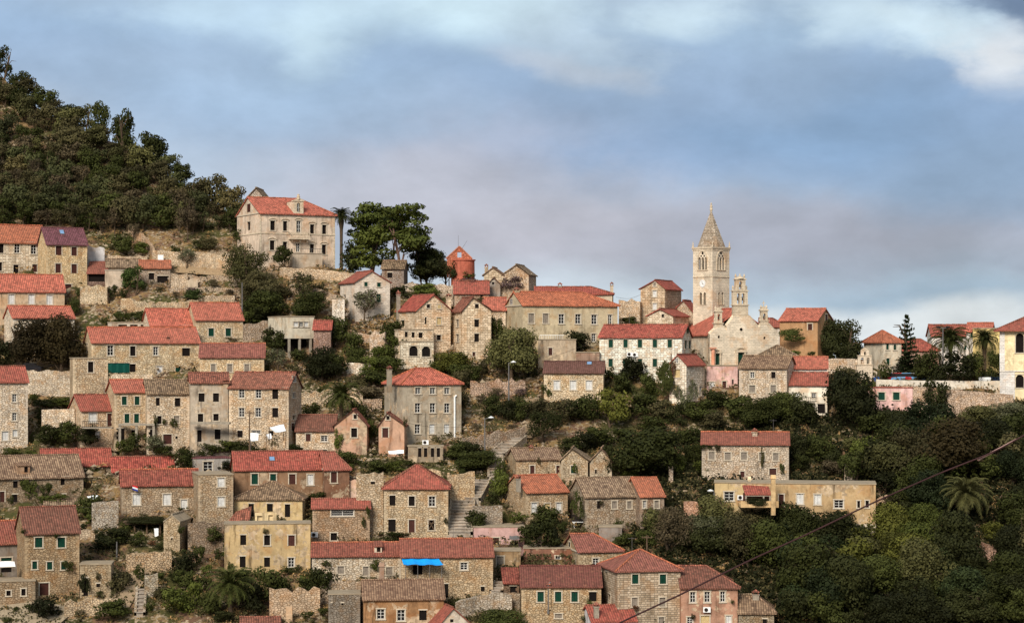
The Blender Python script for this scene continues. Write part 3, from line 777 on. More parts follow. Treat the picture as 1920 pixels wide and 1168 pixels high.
H('the small house with a balcony','small stone house with a raspberry red roof and a narrow iron balcony',152,213.5,768,836,741,-22,'gg',('rub',(190,164,130)),'red',
  [(174,782,15,19,'w'),(206,787,10,24,'d'),(182,815,9,13,'w')])
H('the orange-roofed house with four green shutters','stone house with an orange tiled roof, four green shutters and a white gable',215,275,734,838,713,-15,'gg',('rub',(196,170,132)),'coral',
  [(233,751,9,16,'g'),(257,751,9,16,'g'),(238,784,9,17,'g'),(256,784,9,17,'g'),(225,817,18,28,'k'),(253,817,13,22,'k')])
H('the old-tiled house hung with plants','crumbling stone house with an old brown tile roof and plants hanging off its wall',275.5,355,737,845,713,-8,'gg',('rub',(196,174,142)),'old',
  [(296,753,7,15,'k'),(333,754,10,16,'k'),(299,787,8,15,'o'),(331,786,10,13,'b'),(314,823,16,18,'d'),(331,820,4,5,'k'),(275.8+8,815,12,20,'k')],jit=.09)
H('the grey plastered house with a tall chimney','narrow grey plastered house with a tall square chimney at its right corner',357,429,717,858,700,-4,'gg',('plb',(168,150,124)),'mix',
  [(378,745,11,16,'k'),(405,745,11,16,'k'),(376,783,10,15,'o'),(405,782,10,13,'o'),(408,814,11,19,'k'),(374,817,8,22,'k')],ch=[(423,712,790,9,.02)])
H('the big brown-roofed stone house','large three-storey stone house with an old red-brown tile roof and pale gable',429.5,541,726,852,699,26,'gg',('rub',(196,172,138)),'mix',
  [(453,737.5,10,17,'p'),(484.5,738,10,17,'p'),(516,739,11,18,'k'),(453,773,10,17,'p'),(484,773,10,17,'p'),(516,773.5,11,18,'k'),(450,813.5,10,13,'k'),(480,810,17,7,'o'),(508,812,9,9,'k')],
  side=[(551,711,6,10,'p'),(551,741,5,10,'p'),(551,782,5,8,'o'),(549,800,6,14,'d')],jit=.08)
H('the low brown-roofed house','low stone house with a brown-red tile roof left of the twin ruined gables',555,628,806,850,779,6,'gg',('rub',(204,180,146)),'brown',
  [(578,820,9,14,'d'),(608,822,12,11,'o'),(564,843,8,8,'k'),(606,847,15,8,'k')],jit=.07)
H('the left ruined gable','pinkish ruined house whose gable has a tiny square window, left of a twin',627,688,797,850,769,6,'F',('plb',(190,148,116)),'mix',[(666,781,6,8,'o'),(664,811,11,17,'o')],apex=662,dp=5,name='ruined_house',cat='ruin')
H('the right ruined gable','pinkish ruined house with a shuttered brown window, right of its twin',710,758,797,850,775,6,'F',('plb',(188,146,114)),'mix',[(727.5,783,6,7,'o'),(722.5,811,11,18,'d')],apex=726,dp=5,name='ruined_house',cat='ruin')
_,f18,_,_,_ = H('the grey tower-like house','tall grey plastered house with a hipped red roof and nine pale-framed windows',755,865,718.5,829,691.5,-36,'hh',('plb',(158,142,116)),'coral',
  [(783.6,732.5,10,12,'p'),(811,732.5,10,12,'p'),(838,732.5,10,12,'p'),(783,764.5,10,18,'p'),(811,764.5,10,18,'p'),(838,765,10,18,'p'),(782.6,804,10,18,'p'),(810,804,10,18,'w'),(837.6,804,10,18,'w')],dp=8,ch=[(730,688,716,8,.2)],name='tall_house',rin=3.4)
H('the pillared lean-to','low tan outbuilding with four tall dark slits, at the foot of the grey tower-like house',765,831,837,864,837,0,'flat',('plb',(160,138,108)),'conc',[(787,848,6,17,'k'),(798,848,6,17,'k'),(811,848,6,17,'k'),(822,848,6,17,'k')],dp=3.5,name='outbuilding',cat='outbuilding',group=None)
# villa and its neighbours
_,fv,vze,vzr,vro = H('the villa','grand two-storey villa with a bright orange-red roof, arched dormer and central balcony',487,628,401,505,374,-44,'gh',('pla',(212,186,154)),'coral',
  [(511.3,423,9,18,'o'),(534.7,424,8,18,'o'),(559.8,426,8,24,'p'),(585.3,430,8,18,'o'),(608,431,8,18,'o'),(510.5,460,9,18,'o'),(534.3,462,8,17,'o'),(558.5,464,7,16,'p'),(585,466,8,16,'o'),(607.5,468,8,18,'o')],
  side=[(467,390,6,15,'d'),(466,424,6,16,'k')],dp=11,name='villa',cat='villa',rin=4.5)
H('the roofless gable above the villa','bare stone gabled ruin rising behind the roof of the villa',461,497,373,412,353,14,'F',('rub',(178,158,134)),'old',[],apex=480,dp=7,D=383,name='ruined_house',cat='ruin')
H('the white gabled house','white-walled house with four green-shuttered openings and a dusky red roof',666,731,529,600,509,-29,'F',('fin',(214,194,166)),'red',
  [(686,533,6,8,'g'),(710.6,534,7,8,'g'),(710,559,8,15,'g')],side=[(646,557,4,8,'k')],apex=697,dp=8)
H('the white house annex','flat cream annex at the left foot of the white gabled house',623,646,560,600,560,0,'flat',('rub',(214,196,168)),'conc',[],dp=4,name='annex',cat='annex',group=None,D=345)
H('the house under the pines','grey stone house with one black window, under the tall pines',716,757,503,540,490,8,'gg',('rub',(142,124,106)),'old',[(731,516,9,10,'k')],dp=6,name='stone_house')
_,fcm,cze,_,_ = H('the concrete house on stilts','modern cream concrete house with a wide window strip, raised on pillars',540.6,589,594,634,594,-38,'flat',('pla',(206,190,158)),'conc',[(555,608,9,9,'w'),(565,608,8,9,'p'),(574,608,9,9,'w')],dp=9,name='concrete_house',D=338,maxdown=.05)
H('the shed by the concrete house','small shed with a dusky red roof right of the concrete house on stilts',588,620,617,635,602,4,'gg',('rub',(150,120,100)),'red',[],dp=5,name='shed',cat='shed',group=None,D=337)
H('the gabled house with arches','stone house with a raspberry roof, gable windows and a row of small openings',781,845,581,664,553,-38,'F',('ash',(214,186,150)),'red',
  [(803,574,6,7,'o'),(823.5,575,6,7,'c'),(798.5,601.5,4,13,'k'),(823,602,8,13,'c'),(823,633,8,10,'o'),(804,629,5,9,'k')],side=[(755,605,6,9,'k')],apex=812.7,dp=8.5,ch=[(747,548,592,6,.9)])
_,fa,_,_,_ = H('the arcade','low stone block with two round arches, standing under the gabled house',752,813,641,688,641,-8,'flat',('ash',(216,196,164)),'conc',
  [(775.4,658,16,19,'a'),(799,659,16,19,'a')],dp=3.5,name='arcade_block',cat='outbuilding',group=None)
H('the gallery above the arches','narrow stone gallery with three small square openings above the two round arches',748,813,619,641,619,-8,'flat',('ash',(210,186,152)),'conc',[(762,627,6,10,'k'),(775,628,6,10,'k'),(789,628.5,8,10,'k')],dp=2.0,D=336.6,name='gallery',cat='outbuilding',group=None,ov=.05)
H('the tall narrow stone house','tall narrow house of squared stone with a broken brown roof and dark windows',867,921,582,672,558,-21,'F',('ash',(208,182,146)),'mix',
  [(894,574,7,8,'k'),(894,606,9,14,'k'),(894,633,9,15,'k'),(888.5,664,5,8,'d')],side=[(858,606,5,14,'b'),(858,634,5,14,'b')],apex=887,dp=6.5,ch=[(841,553,575,8,.9)],jit=.12)
H('the round tower base','red-roofed house below the red mill tower',852,916,549,585,528,0,'gg',('rub',(176,150,122)),'red',[(903,556,5,6,'k')],dp=6)
H('the small grey gable','small grey gable with one black window, right of the red mill tower',914,938,533,556,521,4,'F',('pla',(150,136,118)),'old',[(924.5,531,4,5,'k')],apex=926,dp=4,name='small_house')
H('the half-hidden red roof','house with a plain red roof, half hidden left of the long plastered house',906,948,580,612,559,0,'gg',('rub',(200,176,144)),'coral',[],dp=6)
H('the left skyline gable','stone gable with a round chimney on the skyline, left of a larger twin',907,943,515,548,502,8,'F',('ash',(196,172,138)),'old',[],apex=924,dp=6,ch=[(912,497,515,6,.2)])
H('the right skyline gable','larger stone gable on the skyline behind the purple bush',943,991,514,550,497,15,'F',('rub',(188,162,130)),'old',[],side=[(998,518,5,7,'b')],apex=968,dp=7)
_,f26,_,_,r26 = H('the long plastered house','long olive-beige plastered building with an orange-red hipped roof and six tall windows',980,1158,572,662,549,-35,'gh',('pla',(178,158,122)),'orange',
  [(996,597,10,18,'b'),(1023,597,10,18,'b'),(1052.6,598,10,18,'p'),(1083.7,598,10,18,'p'),(1114,599,10,18,'p'),(1143.6,599,7,18,'p'),(1113,633,8,15,'p')],side=[(959,566,5,10,'p')],dp=9,ch=[(968.6,541,560,9,.5)],name='long_house')
H('the rear red roof','dark red roof with two chimneys rising behind the long plastered house',1003,1148,551,600,539,0,'gh',('pla',(188,168,136)),'red',[],dp=7,D=352,ch=[(1050,532,541,8,.5),(1147,531,551,6,.3)],name='long_house')
H('the tan concrete block','flat tan concrete block with a white roof railing and a green window',1009,1080,637,690,637,0,'flat',('plb',(170,148,118)),'conc',[(1032,659,7,14,'d')],dp=6,name='concrete_block')
H('the brown garden building','low brown plastered block between the tan concrete block and the long white house',1080,1124,661,692,661,0,'flat',('plb',(150,120,96)),'conc',[],dp=5,name='outbuilding',cat='outbuilding',group=None,D=333)
H('the dark-roofed house with white shutters','stone house with a dark purple-brown roof and three white shutters',1020,1131,698,750,679,4,'gg',('rub',(200,176,138)),'choc',[(1044,722,11,17,'w'),(1074.5,722,11,17,'w'),(1104.5,722,11,17,'w')])
_,f28,_,_,_ = H('the long house with green shutters','long two-storey house of white stone with a red roof and two rows of green shutters',1124,1279,631,697,610,19,'gg',('ash',(224,208,182)),'red',
  [(1145.4,644,8,15,'g'),(1173,644,8,15,'g'),(1200,644,8,15,'g'),(1228,644,8,15,'g'),(1256,644,8,15,'g'),(1145,680,8,15,'g'),(1172,680,8,15,'g'),(1200,680,8,15,'g'),(1228,680,8,15,'g')],
  side=[(1289,620,4,10,'g'),(1285.7,646,4,15,'g'),(1293,646,4,15,'g')],name='long_house')
H('the tall house beside the bell tower','tall stone house with a red roof and three small windows, left of the bell tower',1201,1247,541,592,526,31,'F',('ash',(190,164,130)),'red',[(1227.6,533,5,7,'b'),(1227.6,550.6,7,12,'w'),(1227.6,574.5,7,12,'w')],apex=1229,dp=8,D=352,name='tall_house')
H('the low ruin beside the chimney','low roofless stone ruin left of the tall house beside the bell tower',1160,1200,566,612,566,6,'ruin',('rub',(186,162,130)),'grey',[],dp=5,ch=(),name='ruined_house',cat='ruin',D=350)
H('the small house below the tower house','small pale house with one black window and a sliver of red roof',1214,1262,592,612,580,30,'F',('ash',(204,182,150)),'red',[(1243,592,4,6,'k')],apex=1238,dp=7,D=345,name='small_house')
H('the gabled house behind the nave','stone gable with a red roof, tucked between the tall house and the bell tower',1260,1300,586,602,564,14,'F',('rub',(196,170,138)),'red',[],apex=1281,dp=6,D=352,name='small_house')
H('the brown plastered house','tall brown plastered house with a red roof, right of the church',1462,1533,600,664,580,27,'gg',('pla',(166,126,86)),'coral',[(1519,613,8,12,'d')],side=[(1549,596,4,13,'d'),(1549,620,4,14,'o')],dp=7,D=343)
H('the red roof beyond the church','small house with a red roof just beyond the right gable of the church',1424,1472,612,650,598,0,'gh',('pla',(210,196,172)),'red',[],dp=6,D=350,name='small_house')
H('the pavilion','open-looking low hut with a pointed old tan roof behind the old-tiled house',1422,1493,667,688,648.5,0,'hh',('rub',(150,128,104)),'old',[],dp=6,D=330.5,name='hut',cat='hut',rin=2.9,group=None)
H('the mossy-roofed stone house','two-storey rough stone house with an old corrugated brown roof below the church',1386,1475,689,757,668,18,'gg',('rub',(196,174,144)),'old',[(1410.5,703,8,11,'p'),(1450,703,8,12,'k'),(1410.5,729,11,13,'b'),(1450,729,10,14,'b')],jit=.08)
H('the upper of two red roofs','pale house with a coral roof, right of the mossy-roofed stone house',1475.5,1551,689,740,670,0,'gg',('pla',(222,206,182)),'coral',[],dp=5)
H('the lower of two red roofs','cream house with a raspberry roof and a long railed balcony',1470,1551,720,778,699.5,0,'gg',('pla',(222,206,176)),'red',[(1495,741,8,8,'w'),(1526,741,8,9,'p'),(1518,766,12,18,'k'),(1540,766,14,18,'k')],dp=5,D=323)
H('the ivy-clad house','narrow pale stone house with a red roof and ivy on its left side',1255,1287,683,752,666,34,'F',('ash',(214,196,168)),'red',[(1269,676,6,9,'o'),(1270,700,11,15,'c'),(1268,729,10,15,'c')],side=[(1313,733,4,18,'w')],apex=1271,dp=7,name='narrow_house')
H('the pink plastered house','flat-topped house with flaking pink plaster, under the church terrace',1325,1383,686,742,686,0,'flat',('plb',(200,160,142)),'conc',[(1335,721.6,9,11,'w'),(1358,721.6,7,14,'d'),(1374,716,3,9,'k')],dp=6,D=331,name='flat_roofed_house')
H('the cream hipped house','cream plastered house with a hipped orange roof and green shutters, behind the little bell gable',1655,1690,641,704,621,-37,'hh',('pla',(212,194,162)),'orange',[(1664,650,5,11,'g'),(1678,651,5,10,'g'),(1665,677,6,11,'g')],dp=8,D=338,rin=2.2)
H('the low rust roof','long low house with a rust-red roof behind the tall conifer',1690,1760,656,700,637,0,'gh',('pla',(178,140,116)),'red',[],dp=6,D=350,name='long_house')
H('the left of the distant red roofs','distant white house with a dusky red roof and two green shutters behind the palms',1747,1822,629,704,610,-10,'gg',('pla',(214,202,182)),'red',[(1801,628+8,8,8,'g'),(1812,652,8,8,'g')],dp=7,D=356)
H('the right of the distant red roofs','distant house with a red roof and a small dormer, nearest to the yellow corner house',1812,1858,621,704,606.5,6,'gg',('pla',(214,202,182)),'coral',[(1824,629,8,9,'g')],dp=7,D=352)
H('the flat yellow wall','flat-topped butter-yellow house behind the second palm',1824,1876,616,704,616,0,'flat',('pla',(222,190,120)),'conc',[],dp=5,D=347,name='flat_roofed_house')
_,f40,_,_,_ = H('the yellow corner house','large yellow house with a red hipped roof and arched windows at the right edge',1875,2010,616,748,588,-4,'hh',('pla',(226,202,152)),'red',[(1912,643,15,36,'a'),(1960,643,15,36,'a'),(1912,714.5,15,24,'a'),(1960,714.5,15,24,'a')],dp=11,D=326,name='corner_house',ov=.9)
H('the flat pink house','small flat-roofed pink house with two dark green shutters',1628,1711,727,764,727,6,'flat',('pla',(216,172,154)),'red',[(1653,742.5,12,14,'g'),(1680.6,742.5,12,14,'g')],dp=5,name='flat_roofed_house')
H('the lonely stone house','rough stone house with a faded red roof, standing alone among the dark trees',1316,1479,832,896,811,0,'gg',('rub',(196,174,144)),'deep',
  [(1334.5,854,11,14,'b'),(1364.5,855,11,14,'b'),(1395,854.5,11,14,'b'),(1428.5,855,10,14,'b'),(1454.6,856,10,14,'b'),(1392,889,8,11,'d'),(1449,884,13,12,'d')],ch=[(1415,805,822,10,.35)])
_,f42,_,_,_ = H('the yellow house with a veranda','long flat-roofed ochre house on a slope, with a stained lower wall',1400,1642,907,1016,907,0,'flat',('plb',(200,164,114)),'conc',
  [(1465,939,9,25,'d'),(1500,935,12,19,'w'),(1533,936,12,19,'w'),(1572.7,944.6,17,15,'o'),(1610,945,5,13,'o'),(1626,944.6,6,13,'o'),(1524,969,5,6,'k')],dp=6,name='flat_roofed_house')
H('the yellow wing','short butter-yellow wing with one white-framed window and a street lamp at its corner',1340,1400,905,968,905,0,'flat',('plb',(208,176,122)),'conc',[(1367,930,18,17,'p')],dp=5,D=285.4,name='house_wing')
# centre and lower rows
H('the tan-roofed row house','low stone row house with a pale tan tile roof and a small white chimney',968,1052,860,898,841,-18,'gg',('rub',(192,166,128)),'tan',[(998,880,8,15,'d'),(1047,880,8,15,'d')],ch=[(996,836,848,8,.4)],jit=.08,name='row_house')
H('the middle tan gable','stone row house with a small tan gable and one green shutter',1052.5,1102,861,897,841,4,'F',('rub',(190,166,130)),'tan',[(1074.5,880,8,14,'g')],apex=1072,dp=6,jit=.08,name='row_house')
H('the bare stone gable','bare stone gable with a pointed top at the right end of the low row',1106,1147,864,897,841,4,'F',('rub',(196,174,140)),'tan',[(1117,884,3,8,'k')],apex=1127.6,dp=6,jit=.08,name='row_house')
_,f44,_,_,_ = H('the two-tone roofed house','rough stone house with a two-tone red and orange roof and two white shutters',987,1064,921,978,891,-44,'gg',('rub',(190,162,124)),'orange',[(1002,951,11,19,'w'),(1048,951,10,19,'w'),(1026,951,10,16,'c')],dp=8,ch=[(972,892,900,7,.1)])
H('the old-tiled terrace house','long old stone house with a mottled tan roof, joined to an orange-roofed end',1097,1200,929,990,896,-32,'gg',('rub',(178,156,126)),'tan',[(1123,946,7,15,'k'),(1152,946,9,14,'b'),(1180,946,8,14,'b')],dp=8,jit=.08,name='terrace_house')
H('the orange-roofed end house','stone end house with a plain orange-red roof and a small casement',1200.5,1245,929,992,896,-32,'gg',('rub',(164,140,114)),'orange',[(1205.5+3,945,6,14,'p'),(1231,945,8,14,'b'),(1212,977,12,11,'k')],dp=8,name='terrace_house')
H('the grey garden wall block','grey concrete garden block with a white roof wall, right of the open carport',1123,1166,988,1016,988,0,'flat',('pla',(152,136,118)),'conc',[],dp=3,name='outbuilding',cat='outbuilding',group=None)
H('the pink box house','flat-roofed dull pink house with a grey awning over its right window',888,983,988,1034,988,-4,'flat',('pla',(206,162,144)),'conc',[(929.6,1016,12,17,'n'),(964,1019.6,15,10,'k')],dp=5,name='flat_roofed_house',D=286)
H('the tan lower storey','tan plastered storey with one old wooden window, under the pink box house',925,976,1033,1092,1033,0,'flat',('plb',(176,142,100)),'conc',[(938,1052,13,19,'b')],dp=4,D=279,name='flat_roofed_house')
H('the brown plastered block','flat-topped brown plastered block with one white-framed window',982,1079,1028,1072,1028,0,'flat',('plb',(142,98,74)),'conc',[(1046,1051,9,18,'p')],dp=5,name='flat_roofed_house',D=282)
H('the dusky gabled house','stone house with a dusky red roof and a slim gable window, above the hipped house',1084,1166,1032,1066,1001,-28,'gh',('rub',(186,160,122)),'dusk',[(1117,1053,11,14,'p')],side=[(1068,1020,3,9,'o')],dp=8)
_,f50,_,_,_ = H('the hipped stone house','square house of pale courses with a hipped red-brown roof and two green shutters',1158,1276,1068,1190,1031,-35,'hh',('ash',(182,160,130)),'dusk',
  [(1191,1085,12,18,'g'),(1243,1085,12,18,'g'),(1190,1128,11,17,'b'),(1242,1128,11,17,'b'),(1240,1163,10,14,'b')],side=[(1136,1080,4,18,'k'),(1143,1122,4,18,'o')],dp=8.5,name='square_house')
H('the salmon house','salmon plastered house with a dusty red roof and three tall white-framed windows',1277,1383,1100,1190,1062,-14,'gh',('plb',(182,136,106)),'brown',
  [(1299,1119,10,20,'p'),(1326,1118.5,10,20,'p'),(1355,1118,9,20,'p'),(1293.6,1163,10,14,'p'),(1322,1161,16,15,'c'),(1366,1161,10,15,'w')],dp=8)
H('the little old-tiled house','little cottage with a broken old tile roof and a stubby chimney by the dark wood',1385,1451,1147,1192,1116,-4,'gh',('rub',(150,132,104)),'old',[(1434,1166,8,12,'k')],ch=[(1417,1108,1130,12,.4)],dp=6,jit=.1,name='cottage')
H('the white gable at the bottom edge','white-gabled house with a bright red roof and a brick chimney at the bottom edge',1110,1192,1163,1215,1135,-21,'gg',('pla',(230,222,210)),'red',[],ch=[(1118,1131,1158,9,.1)],dp=7,name='small_house')
H('the dark red roof with four shutters','stone house with a dark red roof and four dark green shutters',978,1127,1098,1172,1062,-5,'gg',('rub',(190,162,122)),'dark',[(1013.6,1118,12,19,'g'),(1046.5,1118,12,19,'g'),(1077.3,1118,12,19,'g'),(1111.5,1118,14,18,'k'),(1047,1154,13,8,'b')],ch=[(1029,1094,1118,7,0)],dp=8)
H('the wedge of red roof','small shed with a steep red roof and a dark doorway beside stone steps',945,973,1092,1125,1065,-4,'shed',('rub',(120,98,76)),'deep',[(963,1106,13,15,'k')],dp=5,name='shed',cat='shed',group=None)
_,f56,_,_,r56 = H('the long low red roof','long low house with a red roof, one dormer and three boarded blue-grey windows',585,752,1041,1086,1018,0,'gg',('rub',(206,186,154)),'deep',[(639,1068,12,14,'b'),(686,1070,10,17,'b'),(730,1069.6,12,14,'b')],dp=6.5,name='long_house')
_,f57,_,_,_ = H('the house behind the blue awning','stone house with a red-orange roof and a blue awning stretched from its wall',752.5,924,1042,1120,1011,-4,'gg',('rub',(196,168,128)),'deep',[(870,1061,13,14,'p'),(905,1103.6,7,9,'k'),(836.6,1107,8,26,'k'),(783,1068,18,18,'k')],dp=7.5)
H('the brown-streaked house','brown-streaked plastered house with a coarse old tile roof at the bottom',682,832,1121.5,1190,1088,-5,'gg',('plb',(168,124,82)),'old',[(714,1150.6,14,19,'p'),(752,1153,14,21,'p'),(793,1153,14,19,'k')],dp=8,jit=.08)
H('the bottom red gable','small cream gable with a raspberry roof, cut by the bottom edge',820,884,1172,1215,1140,-30,'F',('pla',(214,196,168)),'red',[(847,1163,6,6,'k')],apex=849,dp=7,name='small_house')
H('the pyramid-roofed house','square stone house with a red pyramid roof, beside the long stairs',720,840,913.5,1008,872,4,'hh',('rub',(204,178,138)),'red',
  [(735.8,938,11,19,'k'),(772,939,11,18,'o'),(810,939.6,12,19,'o'),(735,985,14,23,'k'),(772,986,11,24,'d'),(809,984,11,19,'o')],dp=8.5,name='square_house',rin=4.2)
H('the bare stone stump','bare windowless stone block with one dark hole, left of the pyramid-roofed house',668,719,892,1010,892,0,'ruin',('rub',(196,172,136)),'grey',[(699,905,8,5,'k')],dp=5,D=287,name='ruined_house',cat='ruin')
H('the pale sloping ruin','low pale plastered ruin with a wall head falling left, above the bare stone stump',647,690,903,935,890,8,'ruin',('plb',(216,180,150)),'grey',[],dp=4,name='ruined_house',cat='ruin')
H('the house with a wide glass strip','brown stone house with a narrow red roof strip and one wide window',586,693,951,1016,936,0,'gg',('rub',(176,146,112)),'red',[(642,961,42,12,'p'),(626,1005.6,12,14,'o')],dp=4,D=285)
H('the long brown house','long brown plastered house with a red roof, skylight and five tall windows',440,608,879,945,847,-8,'gg',('plb',(160,122,88)),'red',
  [(477.6,897.6,12,20,'g'),(512,897,11,18,'g'),(548,898,12,19,'d'),(582,899,11,20,'w')],dp=8,name='long_house')
H('the dark brown end house','dark brown plastered end house with one brown-shuttered window, joined to the long brown house',608.5,655,879,945,848,-14,'gh',('plb',(136,98,72)),'red',[(626,894.5,11,20,'n')],dp=8,name='terrace_house')
_,f64,_,_,_ = H('the decayed yellow house','decaying yellow plastered house with six ragged windows and a broken terrace',421,582,982,1074,982,0,'flat',('plb',(208,174,120)),'conc',
  [(456,1012,11,19,'k'),(500.7,1012.4,11,19,'o'),(546.5,1013,12,20,'d'),(455,1053,11,21,'k'),(500.7,1053.5,11,18,'k'),(546,1054,11,18,'p')],dp=4,name='ruined_house')
_,f64b,_,_,_ = H('the yellow top storey','yellow top storey with three black windows under an old hipped tile roof',439,567,934,984,904,16,'hh',('plb',(212,180,124)),'old',
  [(471,956,10,24,'k'),(506,951.5,11,15,'k'),(539,957,10,24,'k')],dp=8,D=291,name='upper_storey',cat='house',rin=4.4,jit=.08)
H('the tall stone house with a glass loft','tall stone house with a concrete loft, dark glazing and two white shutters',372,437,890,990,890,-12,'flat',('rub',(190,164,128)),'conc',[(414.7,904,13,17,'w'),(414.7,940,13,18,'w')],dp=7,name='tall_house')
H('the concrete loft','grey concrete loft with a wide dark window under a thin purple-brown roof',362,432,859,889,856,-10,'flat',('pla',(168,156,138)),'purple',[(390,875,17,20,'p'),(420,875,7,10,'p')],dp=5,D=302.5,name='loft',cat='loft',group=None)
H('the wide red roof behind','red-roofed house rising behind the big ochre-tiled roof',80,209,872,936,842,-6,'gg',('rub',(166,144,114)),'red',[(181,896,11,14,'k'),(191,925,14,10,'k')],dp=7,D=303)
H('the upper dusky roof','dusky red-roofed house behind the house with a small flag',211,326,882,930,857,-4,'gg',('rub',(160,138,110)),'red',[],dp=6,D=303)
H('the house with a small flag','grey stone house with a red roof, three white shutters and a small flag',228,372,908,964,881,-4,'gg',('rub',(174,150,118)),'deep',[(256,936,14,21,'w'),(313,936,14,21,'w'),(345,945,12,18,'w')],dp=6)
H('the big ochre-tiled roof','rough stone house with a broad old ochre tile roof and a dormer, left edge',-60,156,894,955,855,-18,'gg',('rub',(168,144,112)),'tan',
  [(4,931,9,20,'d'),(29,908,9,13,'k'),(28,934,10,15,'k'),(117.7,903,8,12,'k'),(120,930,8,8,'k')],dp=8,jit=.08)
H('the low stone hut','low ruined stone hut with a collapsed tan roof above the dusky-red-roofed house',84,141,951,968,937,0,'gg',('rub',(150,124,98)),'tan',[],dp=5,jit=.15,name='stone_hut',cat='ruin',group=None,D=291)
H('the dusky-roofed house with green shutters','three-storey stone house with a dusty dark red roof and green shutters, lower left',47,148.5,997,1122,951,-17,'gg',('rub',(176,148,110)),'brown',
  [(72.5,1016.5,14,19,'g'),(115,1016.5,14,19,'g'),(65,1059,9,15,'g'),(93,1060,10,15,'g'),(119,1060,9,15,'g'),(82.7,1104,17,24,'d')],dp=8)
H('the red roof at the lower left edge','grey house with a red roof and a white awning, cut by the left edge',-60,46,1018,1090,978,-17,'gg',('pla',(136,122,104)),'deep',[(12,1048,20,7,'g'),(12,1068,20,10,'k')],dp=8)
H('the bottom left stone block','low stone building with a concrete roof slab and two small square windows, bottom left',-40,66,1090,1142,1088,0,'flat',('rub',(160,136,104)),'conc',[(16,1111.5,8,10,'o'),(44,1109.5,8,13,'o')],dp=4,name='outbuilding',cat='outbuilding',group=None)
H('the stone block with an ivy door','flat stone block with an ivy-wrapped dark doorway, right of the green-shuttered house',150,208,1058,1118,1058,6,'flat',('rub',(176,152,116)),'conc',[(158,1100,14,34,'k'),(184,1097,7,7,'k')],dp=4,name='outbuilding',cat='outbuilding',group=None)
H('the gabled stone hut','narrow stone hut with a bare gable beside the vine pergola',307,337,978,1030,966,22,'F',('rub',(186,160,122)),'conc',[(322,1010,3,4,'k')],apex=322,dp=6,ov=.08,name='stone_hut',cat='hut',group=None)
H('the plain wall block','plain flat-topped stone block between the gabled stone hut and the yellow house',352,420,985,1060,985,4,'ruin',('rub',(150,128,102)),'grey',[],dp=4,D=284,name='ruined_house',cat='ruin')
H('the grey tank house','small grey rubble block with tiny square holes beside the brown-streaked house',616,675,1114,1168,1114,0,'flat',('rub',(142,128,108)),'conc',[(620,1132,4,4,'k'),(642,1132,4,4,'k')],dp=4,name='outbuilding',cat='outbuilding',group=None)
H('the bottom tile strip','strip of pinkish tiled roof cut by the bottom edge, right of the large palm',452,524,1168,1200,1158,0,'gg',('rub',(160,130,100)),'mix',[],dp=5,name='cottage')
# ------------------------------------------------------------ church
ASH = wall_mat('fin', (208,188,156)); ASH2 = wall_mat('fin', (204,182,150)); TRIM = wall_mat('fin', (202,180,146))
def pierced(mb, A, dx, n, L, z0, z1, th, holes, sides=True):
    """free slab of masonry with real through openings"""
    A, dx, n = Vector(A), Vector(dx), Vector(n)
    wall_face(mb, A, dx, L, z0, z1, holes, n, dep=th)
    wall_face(mb, A - n*th, dx, L, z0, z1, holes, -n, dep=0.0)
    p = lambda a, z, d: A + dx*a + Vector((0,0,z)) - n*d
    if sides:
        mb.face([p(0,z0,0), p(0,z0,th), p(0,z1,th), p(0,z1,0)]); mb.face([p(L,z0,0), p(L,z0,th), p(L,z1,th), p(L,z1,0)])
    mb.face([p(0,z1,0), p(L,z1,0), p(L,z1,th), p(0,z1,th)])
fc = Frame(1330, 1448, 690, -92, 24)
church = tag(empty('church', fc.O, fc.rz), 'pale stone church with three gables and a big coral roof', 'church')
FOOT.append((fc.O.copy(), fc.u.copy(), fc.v.copy(), fc.W, fc.dp, fc.O.z, church))
LMK.append(('the church', 1390, 640, 130, 60))
ft = lambda px, py, y=0: fc.front(px, py, y)
ze = ft(1330, 626)[1]; ax, zr = ft(1389, 579)
b = MB()
wall_face(b, (0,0,0), (0,1,0), fc.dp, -6, ze, [(2.6,3.1,1.0,3.4,1),(9,9.5,1.0,3.4,1),(15,15.5,1.0,3.4,1)], (-1,0,0), uo=30, dep=.4)
wall_face(b, (fc.W,0,0), (0,1,0), fc.dp, -6, ze, [], (1,0,0), uo=60)
wall_face(b, (0,fc.dp,0), (1,0,0), fc.W, -6, ze, [], (0,1,0), uo=90, gable=(ax, zr))
wallc = b.build('nave_wall', ASH, church)
b = MB()
for y in (2.6, 9, 15): b.face([(0.35, y, 1.0), (0.35, y+.5, 1.0), (0.35, y+.5, 3.4), (0.35, y, 3.4)])
b.build('side_window', M_GREEN, church)
r = MB(); slp = (zr-ze)/ax
slab(r, (-.35, fc.dp+.2, ze-.35*slp+.12), (-.35, .4, ze-.35*slp+.12), (ax, .4, zr+.12), (ax, fc.dp+.2, zr+.12), .16, .05)
sr = (zr-ze)/(fc.W-ax)
slab(r, (fc.W+.35, .4, ze-.35*sr+.12), (fc.W+.35, fc.dp+.2, ze-.35*sr+.12), (ax, fc.dp+.2, zr+.12), (ax, .4, zr+.12), .16, .05)
r.tube((ax, .4, zr+.15), (ax, fc.dp+.2, zr+.15), .14, .14, 6)
r.build('roof', roof_mat('coral'), church)
